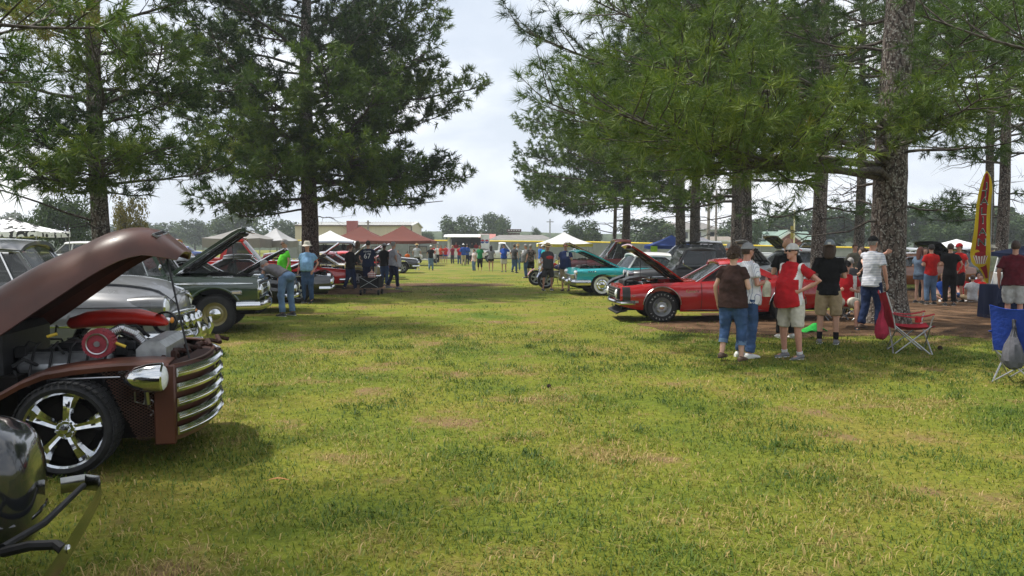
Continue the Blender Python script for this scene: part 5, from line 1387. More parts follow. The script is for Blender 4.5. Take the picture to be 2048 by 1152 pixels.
for sg in (-1, 1):
    for (xb, xt, w) in ((.24, .0, .07), (-.86, -.82, .20)):
        mb = MB(); mb.rings([[(xb - w, sg * .69, 1.06), (xb, sg * .69, 1.06), (xb, sg * .62, 1.06), (xb - w, sg * .62, 1.06)], [(xt - w * .8, sg * .64, 1.54), (xt, sg * .64, 1.54), (xt, sg * .57, 1.54), (xt - w * .8, sg * .57, 1.54)]]); rp_(mb, 'pillar', M_SATIN, smooth=False)
    mb = MB(); mb.grid([[(.16, sg * .665, 1.08), (-.85, sg * .665, 1.08)], [(-.06, sg * .625, 1.53), (-.83, sg * .625, 1.53)]]); rp_(mb, 'side_window', M_GLASS)
    mb = MB()
    arc = [(1.98, .50, .10), (1.94, .60, .16), (1.80, .70, .20), (1.55, .79, .22), (1.25, .84, .23), (.95, .80, .22), (.65, .66, .20), (.35, .48, .17), (.1, .36, .14), (-.9, .34, .13)]
    mb.slab([[(x, sg * (.66 + w * v), z + .045 * (1 - v * v)) for v in np.linspace(-1, 1, 9)] for x, z, w in arc], .02 * sg); fd = rp_(mb, 'front_fender', M_SATIN)
    mb = MB(); mb.slab([[(x, sg * (.66 + w * 1.0), z - dz) for dz in (0, .05, .10)] for x, z, w in arc[:8]], .012 * sg); mb.build('fender_skirt', M_SATIN, fd)
    mb = MB(); mb.lathe([(0, -.15), (.06, -.13), (.09, -.02), (.092, .03), (.08, .035)], (1.5, sg * .42, .90), 'X', 20); hl = rp_(mb, 'headlight', M_CHROME); mb = MB(); mb.lathe([(.08, .033), (0, .05)], (1.5, sg * .42, .90), 'X', 20); mb.build('lens', M_LENS, hl)
    mb = MB(); mb.slab([[(-1.55 + .46 * math.cos(a_), sg * (.72 + .2 * v), .33 + .48 * math.sin(a_) + .03 * (1 - v * v)) for v in np.linspace(-1, 1, 7)] for a_ in np.linspace(.05, PI - .05, 14)], .02 * sg); rp_(mb, 'rear_fender', M_SATIN)
    wheel(rod, 1.35, sg * .70, .33, .18, .20, 'black', sg); wheel(rod, -1.55, sg * .72, .35, .2, .20, 'black', sg)
mb = MB(); mb.grid([[(.28, y_, 1.08) for y_ in (-.6, 0, .6)], [(.02, y_, 1.53) for y_ in (-.56, 0, .56)]]); rp_(mb, 'windshield', M_GLASS)
mb = MB(); mb.box((-1.7, 0, .72), (1.35, 1.2, .42), bevel=.03); rp_(mb, 'bed', M_SATIN)
mb = MB(); mb.box((0, 0, .36), (3.6, .8, .14)); mb.tube([(1.35, -.7, .33), (1.35, .7, .33)], .03, 8); mb.tube([(-1.55, -.7, .35), (-1.55, .7, .35)], .04, 8); rp_(mb, 'frame', M_DARK)
mb = MB(); mb.tube([(1.46, 0, .5), (1.5, 0, .7), (1.46, 0, .95)], [(.2, .04), (.23, .05), (.18, .04)], 16); rp_(mb, 'grille', M_CHROME_D)
mb = MB(); mb.tube([(2.02, -.78, .44), (2.10, -.3, .45), (2.11, .3, .45), (2.02, .78, .44)], .022, 8); rp_(mb, 'bumper', M_CHROME)
mb = MB(); mb.tube([(-.25, .62, .98), (.1, .76, 1.16)], .008, 5); mb.ell((.1, .80, 1.2), (.02, .05, .07), 10, 6); rp_(mb, 'mirror', M_CHROME)

# ================================================================ motorcycles, golf cart, drinks trailer
def motorcycle(label, p, loc, rz):
    r_ = thing('motorcycle', label, 'motorcycle', loc, rz, 'motorcycles beside the two men')
    wheel(r_, .78, 0, .32, .13, .22, 'alloy', 1); wheel(r_, -.72, 0, .32, .18, .21, 'alloy', 1)
    mb = MB(); mb.ell((.12, 0, .82), (.32, .15, .13), 16, 10); mb.build('fuel_tank', p, r_)
    mb = MB(); mb.slab([[(.78 + .37 * math.cos(a_), .09 * v, .32 + .37 * math.sin(a_) + .02 * (1 - v * v)) for v in (-1, 0, 1)] for a_ in np.linspace(.3, 2.6, 10)], .01); mb.build('mudguard', p, r_); mb = MB(); mb.slab([[(-.72 + .38 * math.cos(a_), .12 * v, .32 + .38 * math.sin(a_) + .02 * (1 - v * v)) for v in (-1, 0, 1)] for a_ in np.linspace(.2, 2.9, 10)], .01); mb.build('mudguard', p, r_)
    mb = MB(); mb.ell((-.30, 0, .76), (.32, .15, .07), 14, 8); mb.ell((-.62, 0, .84), (.2, .13, .08), 14, 8); mb.build('seat', M_BLACK, r_)
    mb = MB(); mb.box((0, 0, .45), (.5, .25, .32), bevel=.06); mb.tube([(0, .1, .4), (-.3, .16, .28), (-.95, .16, .30)], .04, 10); mb.tube([(0, -.1, .4), (-.3, -.16, .28), (-.95, -.16, .30)], .04, 10); mb.build('engine', M_CHROME_D, r_)
    mb = MB()
    for s_ in (-1, 1): mb.tube([(.78, s_ * .09, .32), (.50, s_ * .09, .95)], .022, 8); mb.tube([(.46, 0, 1.0), (.40, s_ * .25, 1.12), (.28, s_ * .40, 1.10)], .014, 8)
    mb.build('fork', M_CHROME, r_)
    mb = MB(); mb.slab([[(.50 - .1 * t, y_, .98 + .35 * t) for y_ in (-.2, 0, .2)] for t in (0, .5, 1)], .005); mb.build('windscreen', M_GLASS, r_)
    mb = MB(); mb.lathe([(.0, -.1), (.08, -.05), (.085, .03), (0, .05)], (.58, 0, .92), 'X', 16); mb.build('headlight', M_CHROME, r_)
    mb = MB(); mb.tube([(-.1, .1, .35), (-.1, .3, .0)], .012, 6); mb.build('kickstand', M_BLACK, r_)
motorcycle('red cruiser motorcycle behind the man in the straw hat', paint('cruiser_red', (.30, .02, .015)), (1.75, 33.5, 0), R(195))
motorcycle('blue cruiser motorcycle behind the man in navy', paint('cruiser_blue', (.015, .03, .16)), (2.05, 31.0, 0), R(195))

gc = thing('golf_cart', 'white golf cart with pale roof left of the drinks trailer', 'golf cart', (P(855, 500, 74).x, 74, 0), R(185), 'vehicles by the ball field')
mb = MB(); mb.box((.75, 0, .62), (.55, 1.15, .45), bevel=.12); mb.box((-.7, 0, .60), (.9, 1.15, .45), bevel=.08); mb.box((.1, 0, .33), (2.2, 1.1, .14), bevel=.04); mb.build('body', M_WHITEP, gc)
mb = MB(); mb.box((-.1, 0, 1.86), (1.9, 1.25, .07), bevel=.03); mb.build('roof', mat('cart_roof', (.75, .73, .66), rough=.5), gc)
for x in (.75, -.85):
    for y in (-.52, .52):
        mb = MB(); mb.tube([(x, y, .7), (x * .92, y, 1.85)], .02, 6); mb.build('roof_post', M_BLACK, gc)
mb = MB(); mb.box((-.35, 0, .85), (.5, 1.05, .12), bevel=.04); mb.box((-.58, 0, 1.1), (.12, 1.05, .4), bevel=.04); mb.build('seat', M_WHITE, gc)
for x in (.75, -.75):
    for s_ in (-1, 1): wheel(gc, x, s_ * .5, .22, .18, .12, 'black', s_)

trX0, trX1, trY = P(895, 490, 82).x, P(978, 490, 82).x, 82.0
tr_ = thing('drinks_trailer', 'white concession trailer with open awning and round logos', 'food trailer', ((trX0 + trX1) / 2, trY, 0), 0, None)
w_ = trX1 - trX0
mb = MB(); mb.box((0, 1.15, .85), (w_, 2.3, .9), bevel=.03); mb.box((0, 2.25, 1.75), (w_, .1, 1.0)); mb.box((0, 1.15, 2.72), (w_, 2.35, .12), bevel=.03)
for x in (-w_ / 2 + .12, w_ / 2 - .42): mb.box((x if x < 0 else w_ / 2 - .42, 0.6, 1.95), (.24 if x < 0 else .84, 1.2, 1.5))
mb.build('body', M_WHITEP, tr_)
mb = MB(); mb.slab([[(x, -.0 - 1.25 * t, 2.70 - .25 * t) for x in (-w_ / 2 - .3, w_ / 2 - .85)] for t in (0, 1)], .05); mb.build('awning', M_WHITE, tr_)
mb = MB(); mb.box((0, .12, 1.33), (w_ * .82, .4, .05)); mb.build('counter', M_CHROME_D, tr_)
mb = MB(); mb.box((-.2, 2.18, 1.85), (w_ * .8, .03, 1.2)); mb.build('back_panel', mat('trailer_dark', (.03, .03, .035), rough=.8), tr_)
M_LOGOR, M_LOGOB = mat('logo_red', (.45, .02, .03), rough=.5), mat('logo_blue', (.02, .07, .32), rough=.5)
def disc(mb, x, y, z, r0, r1, a0, a1, n=16):
    mb.grid([[(x + r_ * math.cos(a_), y, z + r_ * math.sin(a_)) for r_ in (r0, r1)] for a_ in np.linspace(a0, a1, n)])
for lx, lz, rd in ((w_ / 2 - .66, 2.05, .19), (w_ / 2 - .22, 2.05, .18)):
    mb = MB(); mb.mi(0); disc(mb, lx, -.016, lz, .0, rd, .2, PI - .2); mb.mi(1); disc(mb, lx, -.018, lz, .0, rd, PI + .2, 2 * PI - .2); disc(mb, lx, -.014, lz, rd * .96, rd * 1.12, 0, 2 * PI, 28); mb.build('round_logo', [M_LOGOR, M_LOGOB], tr_)
mb = MB(); disc(mb, -w_ / 2 + 1.15, -.006, .82, .36, .60, -.7, .9); mb.build('blue_swoosh', M_LOGOB, tr_)
for x in (-.5, .35): wheel(tr_, x, -.04, .33, .2, .2, 'black', -1)
mb = MB(); mb.box((w_ / 2 + .6, 1.1, .5), (1.4, .12, .12)); mb.tube([(w_ / 2 + 1.2, 1.1, .5), (w_ / 2 + 1.2, 1.1, 0)], .04, 8); mb.build('tow_bar', M_BLACK, tr_)
# ================================================================ broadleaf trees, far woods
LEAF = attr_mat('broad_leaf', [(0.0, (0.018, 0.036, 0.012)), (0.35, (0.036, 0.070, 0.018)), (0.7, (0.075, 0.115, 0.028)), (1.0, (0.15, 0.155, 0.035))], rough=0.65, transl=0.25)
LEAF_Y = attr_mat('yellow_leaf', [(0.0, (0.05, 0.05, 0.012)), (0.5, (0.16, 0.14, 0.025)), (1.0, (0.26, 0.19, 0.035))], rough=0.65, transl=0.3)
_bl = {}
def broad_mesh(seed, n=4200, leaf=.05, yellow=False):
    """unit crown: about 1 wide, 1 high, sitting on z=0.18"""
    if (seed, n, leaf, yellow) in _bl: return _bl[(seed, n, leaf, yellow)]
    g = np.random.default_rng(seed)
    k = 34; cc = g.normal(size=(k, 3)); cc /= np.linalg.norm(cc, axis=1, keepdims=True); cc *= (0.25 + .75 * g.random((k, 1))) ** .6
    cc *= np.array([.40, .40, .36]); cc[:, 2] += .58; cr = .10 + .10 * g.random(k)
    i = g.integers(0, k, n); d = g.normal(size=(n, 3)); d /= np.linalg.norm(d, axis=1, keepdims=True)
    p = cc[i] + d * (cr[i] * (.55 + .5 * g.random(n)))[:, None]
    s = leaf * (.5 + g.random(n))
    nrm = d + g.normal(0, .6, (n, 3)); nrm /= np.linalg.norm(nrm, axis=1, keepdims=True)
    u = np.cross(nrm, g.normal(size=(n, 3))); u /= np.linalg.norm(u, axis=1, keepdims=True); w = np.cross(nrm, u)
    v = np.stack([p - u * s[:, None] * .5, p + w * s[:, None] * .32, p + u * s[:, None] * .5, p - w * s[:, None] * .32], 1).reshape(-1, 3)
    f = np.arange(n * 4).reshape(-1, 4)
    tone = np.clip(.42 + .14 * (g.random(k)[i] - .5) * 2 + g.normal(0, .12, n), 0, 1)
    me = np_mesh('crown', v, f, LEAF_Y if yellow else LEAF, {'rnd': np.repeat(tone, 4)})
    tw = []
    for q in range(14):
        c_ = cc[q]; tw.append((np.array([[0, 0, .22 + .2 * g.random()], [c_[0] * .5, c_[1] * .5, (c_[2] + .3) / 2 + .05], c_]), np.array([.012, .008, .003])))
    tw.append((np.array([[0, 0, -.02], [.005, 0, .2], [0, .01, .45], [0, 0, .7]]), np.array([.03, .022, .016, .006])))
    v, f = np_tubes(tw, 6)
    tm = np_mesh('trunk', v, f, M_TWIG, smooth=True)
    _bl[(seed, n, leaf, yellow)] = (me, tm); return me, tm
def broad(label, px, top, y, wpx, seed, group='trees behind the ball field', n=4200, leaf=.05, yellow=False, name='broadleaf_tree'):
    x = P(px, 490, y).x; h = P(px, top, y).z; w = wpx * y / F_PX
    r_ = thing(name, label, 'tree', (x, y, 0), seed * 1.3, group); me, tm = broad_mesh(seed % 5, n, leaf, yellow)
    for nm, d in (('trunk', tm), ('crown', me)):
        o = obj(nm, d, r_); o.scale = (w, w, h)
    r_.children[1]['kind'] = 'stuff'
broad('rounded green tree behind the drinks trailer', 918, 426, 150, 92, 1)
broad('tall airy dark tree right of the rounded tree behind the trailer', 988, 423, 165, 78, 2)
broad('small bright tree in front of the airy dark tree', 1003, 446, 150, 36, 3)
broad('small lone tree above the low white building', 1070, 456, 160, 30, 4)
broad('low tree at the right end of the tan warehouse', 852, 460, 170, 40, 0)
broad('leafy tree behind the yellow edged canopy', 1165, 436, 120, 90, 6)
broad('dark wide tree between the pine trunks behind the maroon pickup', 1300, 432, 130, 130, 7)
broad('low tree right of the white house', 1445, 462, 150, 40, 8)
broad('bright young tree left of the green roofed brick house', 1508, 446, 105, 42, 9)
broad('full green tree behind the spotted canopy', 135, 385, 52, 125, 10, n=9000, leaf=.035)
broad('green tree at the edge behind the spotted canopy posts', 40, 420, 60, 90, 12, n=6000, leaf=.04)
broad('yellowing tree behind the brown raised hood', 262, 380, 48, 80, 11, n=6000, leaf=.035, yellow=True)
LW = ['far wood tree behind the yellowing tree', 'far wood tree between the yellowing tree and the green raised hood', 'far wood tree above the blue sedan', 'tall far wood tree behind the grey canopy', 'far wood tree behind the pale grey framed canopy', 'small far wood tree behind the white canopy by the broad pine']
RW = ['wood tree behind the roof ridge of the brick house', 'wood tree behind the slim pine trunk by the backwards cap', 'wood tree behind the dark slim pine', 'tallest wood tree behind the white sedans', 'wood tree behind the peak of the far white canopy', 'wood tree between the banner and the pine beside it', 'wood tree behind the navy canopy peak', 'low nearer wood tree left of the copper coupe roof', 'low nearer wood tree behind the banner badge', 'wood tree behind the twin pine pair', 'wood tree beyond the navy canopy end', 'low nearer wood tree beside the raised black lined hood']
for k, (px, tp_, y, w) in enumerate([(235, 444, 190, 130), (330, 440, 200, 140), (390, 436, 195, 80), (470, 420, 160, 120), (560, 440, 150, 110), (640, 448, 160, 70)]):
    broad(LW[k], px, tp_, y, w, 20 + k, 'wood beyond the left cars')
for k, (px, tp_, y, w) in enumerate([(1560, 418, 140, 130), (1660, 408, 135, 140), (1740, 415, 140, 120), (1830, 402, 125, 150), (1905, 418, 130, 120), (1980, 408, 128, 130), (2045, 425, 135, 110), (1780, 435, 110, 90), (1940, 438, 110, 100), (1480, 430, 145, 90), (2080, 415, 120, 110), (1880, 445, 105, 80)]):
    broad(RW[k], px, tp_, y, w, 40 + k, 'wood beyond the right cars', n=5200)
def hill(name, x0, x1, y, h, seed):
    g = np.random.default_rng(seed); xs = np.linspace(x0, x1, 60)
    mb = MB(); mb.slab([[(x, y + 12 * t + 4 * math.sin(x * .05), h * (math.sin(PI * t) ** .5) * (.8 + .3 * vnoise([x], [y], .06, seed)[0])) for x in xs] for t in np.linspace(0, 1, 6)], .2)
    tag(mb.build(name, mat('far_wood', (.035, .055, .025), rough=.95, col2=(.075, .105, .05), scale=.5, detail=8, bump=1, bscale=.7)), 'low hazy wooded rise along the horizon', kind='structure')
hill('distant_hill', -260, 260, 260, 6.0, 3)

# ================================================================ ball-field fence
M_SCREEN = mat('wind_screen', (.20, .215, .20), rough=.9, var=.12, scale=2)
M_YCAP = mat('yellow_cap', (.72, .52, .02), rough=.5, var=.08, scale=3)
M_GALV = mat('galvanised', (.33, .34, .35), rough=.5, metal=.6, var=.15, scale=6)
fpts = [(560, 481, 95), (870, 481, 92), (1180, 484, 88), (1400, 489, 82), (1650, 494, 76), (1760, 496, 73)]
fence = thing('chain_fence', 'long outfield fence with grey screen and yellow cap', 'fence')
FP = [P(*a) for a in fpts]; nodes = []
for a, b in zip(FP[:-1], FP[1:]):
    n = max(1, round((b - a).length / 3.0))
    nodes += [a.lerp(b, i / n) for i in range(n)]
nodes.append(FP[-1])
sh = None
for i, p in enumerate(nodes):
    mb = MB(); mb.tube([(p.x, p.y, 0), (p.x, p.y, p.z)], .035, 6); mb.build('fence_post', M_GALV, fence)
    if i + 1 < len(nodes):
        q_ = nodes[i + 1]
        mb = MB(); mb.grid([[(p.x + .03, p.y - .04, .08), (q_.x - .03, q_.y - .04, .08)], [(p.x + .03, p.y - .04, p.z - .08), (q_.x - .03, q_.y - .04, q_.z - .08)]]); mb.build('fence_panel', M_SCREEN, fence, smooth=False)
        mb = MB(); mb.tube([p + Vector((0, -.02, 0)), q_ + Vector((0, -.02, 0))], .075, 8); mb.build('yellow_cap', M_YCAP, fence)
M_SIGN = mat('sign_board', (.16, .15, .12), rough=.7, var=.3, scale=5)
for k, px in enumerate((705, 752, 828, 845)):
    p = P(px, 500, 91.5); r_ = thing('fence_sign', ['framed board on the fence behind the woman with the low bun', 'framed board on the fence behind the man in the 67 jersey', 'framed board on the fence above the pale grey tee man', 'framed board on the fence beside the golf cart'][k], 'sign', (p.x, p.y, 1.15), 0, 'boards on the outfield fence')
    mb = MB(); mb.box((0, 0, 0), (1.0, .05, .75), bevel=.01); mb.build('board', M_SIGN, r_)
    mb = MB()
    for dx, dz, sx, sz in ((0, .37, 1.06, .06), (0, -.37, 1.06, .06), (.5, 0, .06, .8), (-.5, 0, .06, .8)): mb.box((dx, -.03, dz), (sx, .05, sz))
    mb.build('frame', M_BLACK, r_, smooth=False)

# ================================================================ buildings
def quad_wall(mb, a, b, z0, z1): mb.grid([[(a[0], a[1], z0), (b[0], b[1], z0)], [(a[0], a[1], z1), (b[0], b[1], z1)]])
M_TAN = mat('tan_metal', (.52, .45, .32), rough=.6, var=.06, scale=.6, stretch=(8, 8, .2)); M_ROOFM = mat('pale_metal_roof', (.55, .55, .52), rough=.45, var=.08, scale=.5)
y = 130; e0, e1 = P(590, 449, y), P(823, 450, y); g1 = P(843, 453, y + 16)
wh = thing('warehouse', 'tan metal warehouse with pale ridged roof behind the brown canopies', 'building', (0, 0, 0))
mb = MB(); ze = e1.z; zr_ = P(835, 444, y + 8).z; mid = ((e1.x + g1.x) / 2, y + 8)
quad_wall(mb, (e0.x, y), (e1.x, y), 0, ze); quad_wall(mb, (e0.x, y + 16), (g1.x, y + 16), 0, ze)
mb.add([(e1.x, y, 0), (g1.x, y + 16, 0), (g1.x, y + 16, ze), (mid[0], mid[1], zr_), (e1.x, y, ze)], [(0, 1, 2, 3, 4)]); mb.build('wall', M_TAN, wh, smooth=False, fix=False)
mb = MB(); mb.slab([[(e0.x, y - .3, ze - .05), (e1.x + .2, y - .3, ze - .05)], [(e0.x, y + 8, zr_), (mid[0] + .3, y + 8, zr_)]], .15); mb.slab([[(e0.x, y + 8, zr_), (mid[0] + .3, y + 8, zr_)], [(e0.x, y + 16.3, ze - .05), (g1.x + .3, y + 16.3, ze - .05)]], .15); rf = mb.build('roof', M_ROOFM, wh, smooth=False)
mb = MB()
for i in range(40): x = lerp(e0.x, e1.x, i / 40); mb.box((x, y + 3.9, (ze + zr_) / 2 + .06), (.06, 8.3, .08), Matrix.Rotation(math.atan2(zr_ - ze, 8.3), 3, 'X'))
o = mb.build('roof_seam', M_ROOFM, rf, smooth=False); o['kind'] = 'stuff'
mb = MB(); mb.box(((e0.x + e1.x) / 2, y - .32, ze - .1), (e1.x - e0.x, .1, .22)); mb.tube([(e1.x, y - .1, 0), (e1.x, y - .1, ze)], .12, 6); mb.build('gutter', mat('brown_trim', (.10, .07, .05), rough=.6), wh, smooth=False)
mb = MB(); p = P(707, 452, y); mb.box((p.x, y - .9, p.z - .4), (1.7, 1.0, 2.4)); mb.build('red_tower', mat('red_sheet', (.30, .06, .05), rough=.6), wh, smooth=False)

def house(name, label, px0, px1, eave, ridge, y, depth, wallm, roofm, cat='building', hip=0.0):
    a, b = P(px0, eave, y), P(px1, eave, y); zr_ = P(px0, ridge, y + depth / 2).z; ze = a.z
    r_ = thing(name, label, cat)
    mb = MB(); mb.box(((a.x + b.x) / 2, y + depth / 2, ze / 2), (b.x - a.x, depth, ze)); mb.build('wall', wallm, r_, smooth=False)
    o_ = .5; L0, L1 = a.x - o_, b.x + o_; h_ = hip * (L1 - L0) / 2
    mb = MB(); A = [(L0, y - o_, ze), (L1, y - o_, ze), (L1, y + depth + o_, ze), (L0, y + depth + o_, ze), (L0 + h_, y + depth / 2, zr_), (L1 - h_, y + depth / 2, zr_)]
    mb.add(A, [(0, 1, 5, 4), (2, 3, 4, 5), (1, 2, 5), (3, 0, 4), (0, 3, 2, 1)]); mb.build('roof', roofm, r_, smooth=False)
    mb = MB(); mb.box(((L0 + L1) / 2, y - o_ - .02, ze - .1), (L1 - L0, .06, .24)); mb.build('fascia', M_WHITE, r_, smooth=False)
    return r_, a, b, ze, zr_
M_SHING = mat('grey_shingle', (.17, .16, .15), rough=.9, var=.15, scale=1.2); M_WSIDE = mat('white_siding', (.68, .68, .66), rough=.7, var=.05, scale=.8); M_GSHING = mat('green_shingle', (.16, .23, .19), rough=.8, var=.12, scale=.9)
M_BRICK = mat('brick_wall', (.26, .085, .055), rough=.9, var=.15, scale=3); M_WIN = mat('house_glass', (.03, .035, .04), rough=.08, spec=.7)
r_, a, b, ze, zr_ = house('field_house', 'low white field building with grey hip roof beside the white pickup', 985, 1100, 479, 470, 112, 9, M_WSIDE, M_SHING, hip=.3)
for k in range(4):
    mb = MB(); mb.box((lerp(a.x, b.x, .22 + .2 * k), 111.94, 1.9), (1.3, .1, .5)); mb.build('window', M_WIN, r_, smooth=False)
r_, a, b, ze, zr_ = house('red_roof_shed', 'small shed with faded red roof behind the trailer end', 963, 984, 479, 468, 118, 5, mat('shed_wall', (.4, .35, .3)), mat('faded_red', (.36, .14, .12), rough=.8))
r_, a, b, ze, zr_ = house('white_house', 'white two storey house with grey hip roof beyond the pine pair', 1328, 1438, 458, 445, 150, 10, M_WSIDE, M_SHING, hip=.45)
for k in range(4):
    for zz in (1.3, 3.5):
        mb = MB(); mb.box((lerp(a.x, b.x, .15 + .24 * k), 149.95, zz), (.9, .12, 1.2)); w_ = mb.build('window', M_WIN, r_, smooth=False)
r_, a, b, ze, zr_ = house('white_porch_house', 'low white house with brown roof right of the two storey house', 1425, 1470, 481, 473, 135, 8, M_WSIDE, mat('brown_shingle', (.20, .17, .14), rough=.9), hip=.2)
r_, a, b, ze, zr_ = house('brick_house', 'brick house with green roof, two dormers and a gable', 1516, 1632, 488, 463, 118, 10, M_BRICK, M_GSHING)
for px in (1519, 1530):
    p = P(px, 474, 119.5); mb = MB(); mb.box((p.x, 120.5, p.z), (.62, 3.4, .75)); dm = mb.build('dormer', M_WSIDE, r_, smooth=False)
    mb = MB(); mb.prism([(p.x - .45, p.z + .37), (p.x + .45, p.z + .37), (p.x, p.z + .8)], 118.7, 122.4, 'Y'); mb.build('dormer_roof', M_GSHING, dm, smooth=False)
    mb = MB(); mb.box((p.x, 118.76, p.z), (.26, .06, .5)); mb.build('window', M_WIN, dm, smooth=False)
p0, p1, pk = P(1541, 488, 115), P(1612, 488, 115), P(1577, 463, 115)
mb = MB(); mb.prism([(p0.x, 0), (p1.x, 0), (p1.x, p0.z), (pk.x, pk.z), (p0.x, p0.z)], 115, 119, 'Y'); mb.build('gable', M_BRICK, r_, smooth=False)
for s_, q_ in ((p0, -1), (p1, 1)):
    mb = MB(); mb.slab([[(s_.x + q_ * .5, yy, s_.z - .3), (pk.x, yy, pk.z + .12)] for yy in (114.5, 119.5)], .18); mb.build('gable_roof', M_GSHING, r_, smooth=False)
    mb = MB(); mb.slab([[(s_.x + q_ * .5, 114.46, s_.z - .32 + d_), (pk.x, 114.46, pk.z + .08 + d_)] for d_ in (0, -.32)], .05); mb.build('bargeboard', M_WHITE, r_, smooth=False)
# scoreboard and poles
sb = thing('scoreboard', 'dark scoreboard on posts above the field building', 'scoreboard', (P(1028, 462, 126).x, 126, 0))
z0, z1 = P(1028, 470, 126).z, P(1028, 458, 126).z
mb = MB(); mb.box((0, 0, lerp(z0, z1, .72)), (2.3, .2, (z1 - z0) * .5)); mb.box((0, 0, lerp(z0, z1, .2)), (1.8, .2, (z1 - z0) * .28)); mb.build('panel', mat('score_dark', (.07, .035, .03), rough=.7), sb, smooth=False)
for x in (-.8, 0, .8): mb = MB(); mb.tube([(x, .1, 0), (x, .1, z1 - .2)], .06, 6); mb.build('post', M_GALV, sb)
for k in range(5): mb = MB(); mb.box((-.8 + .4 * k, -.11, lerp(z0, z1, .78)), (.2, .02, .12)); mb.build('number_plate', M_WHITE, sb, smooth=False)
M_WOODP = mat('pole_wood', (.20, .17, .14), rough=.9, var=.2, scale=3)
def pole(label, px, top, y, r0, arm=None, m=None, name='utility_pole', cat='pole'):
    p = P(px, top, y); r_ = thing(name, label, cat, (p.x, y, 0), 0, None)
    mb = MB(); mb.tube([(0, 0, 0), (0, 0, p.z)], [r0, r0 * .75], 8); mb.build('shaft', m or M_WOODP, r_)
    if arm:
        mb = MB(); mb.tube([(0, 0, p.z - arm[1]), (arm[0] * .6, 0, p.z - arm[1] + .35), (arm[0], 0, p.z - arm[1] + .3)], .05, 6); mb.ell((arm[0] + .25, 0, p.z - arm[1] + .25), (.4, .15, .1), 10, 6); mb.build('lamp_arm', M_GALV, r_)
    else:
        mb = MB(); mb.box((0, 0, p.z - .35), (.9, .08, .1)); mb.build('crossarm', m or M_WOODP, r_, smooth=False)
pole('tall wooden utility pole in front of the white house', 1418, 385, 120, .26)
pole('street light pole with curved arm beside the white house', 1433, 380, 125, .2, arm=(2.4, 4.2), name='street_light', cat='street light')
pole('thin metal light pole left of the yellow edged canopy', 1100, 438, 100, .10, m=M_GALV, name='light_pole')
pole('short pole on the front of the tan warehouse', 736, 441, 128, .2)
pole('slim pole left of the spotted canopy tree', 15, 425, 58, .06, m=M_GALV, name='light_pole')
pole('pale pole rising above the spotted canopy', 30, 420, 58, .08, m=M_GALV, name='light_pole')
fp_ = thing('foul_pole', 'white and yellow foul pole with side mesh before the brick house', 'pole', (P(1588, 490, 74).x, 74, 0))
mb = MB(); mb.tube([(0, 0, 0), (0, 0, P(1588, 420, 74).z)], .07, 8); mb.build('shaft', mat('cream_pole', (.68, .62, .40), rough=.5), fp_)
mb = MB(); za, zb_ = P(1588, 478, 74).z, P(1588, 452, 74).z; mb.box((-.2, 0, (za + zb_) / 2), (.28, .03, zb_ - za)); mb.build('mesh_wing', mat('olive_mesh', (.28, .22, .03), rough=.7), fp_, smooth=False)

# ================================================================ canopies
def canopy(label, pk, x0, x1, eave, y, depth, m, vm=None, val=.22, legs=True, soft=.55, group='pop-up canopies', rot=0, top2=None):
    c_ = P((x0 + x1) / 2, eave, y + depth / 2 * 0); w = (x1 - x0) * y / F_PX; ze = P(x0, eave, y).z; zp = P(pk, 0, y); zp = P(pk, pk and top2 or 0, y + depth / 2).z
    r_ = thing('canopy_tent', label, 'canopy', (P((x0 + x1) / 2, 490, y).x, y + depth / 2, 0), R(rot), group)
    n = 12; rows = []; hx, hy = w / 2, depth / 2
    mb = MB()
    for s0 in range(4):
        cr4 = [(-hx, -hy), (hx, -hy), (hx, hy), (-hx, hy)]; a_, b_ = cr4[s0], cr4[(s0 + 1) % 4]
        mb.grid([[(lerp(lerp(a_[0], b_[0], u), 0, t), lerp(lerp(a_[1], b_[1], u), 0, t), ze + (zp - ze) * (soft * t + (1 - soft) * t * t) - .05 * math.sin(PI * u) * (1 - t)) for u in np.linspace(0, 1, 9)] for t in np.linspace(0, 1, 8)])
    mb.build('canopy_top', m, r_, angle=25, fix=False)
    mb = MB(); per = [(-hx, -hy), (hx, -hy), (hx, hy), (-hx, hy), (-hx, -hy)]
    for a_, b_ in zip(per[:-1], per[1:]): mb.grid([[(lerp(a_[0], b_[0], u), lerp(a_[1], b_[1], u), ze - .05 * math.sin(PI * u)) for u in np.linspace(0, 1, 9)], [(lerp(a_[0], b_[0], u), lerp(a_[1], b_[1], u), ze - val - .05 * math.sin(PI * u)) for u in np.linspace(0, 1, 9)]])
    mb.build('valance', vm or m, r_, smooth=False, fix=False)
    if legs:
        for (a_, b_) in per[:4]: mb = MB(); mb.tube([(a_ * .98, b_ * .98, 0), (a_ * .98, b_ * .98, ze)], .025, 6); mb.build('leg', M_GALV, r_)
    return r_
def fab(n, c, **k): return mat('fabric_' + n, c, rough=.85, spec=.2, var=.06, scale=1.5, transl=.18, **k)
F_BR, F_WH, F_GR, F_YE, F_BL, F_NV = fab('brown', (.15, .050, .038)), fab('white', (.72, .73, .74)), fab('grey', (.30, .29, .28)), fab('yellow', (.68, .58, .10)), fab('blue', (.05, .10, .36)), fab('navy', (.012, .02, .055))
canopy('brown peaked canopy closest to the golf cart', 793, 733, 862, 481, 64, 5.0, F_BR, top2=451)
canopy('brown peaked canopy half hidden by its brown twin', 712, 646, 776, 482, 69, 5.0, F_BR, top2=452)
canopy('white canopy beside the broad pine trunk', 650, 598, 702, 484, 58, 3.4, F_WH, top2=461)
canopy('grey canopy with drooping side over the red pickup', 470, 404, 520, 476, 40, 3.0, F_GR, top2=455, val=.45)
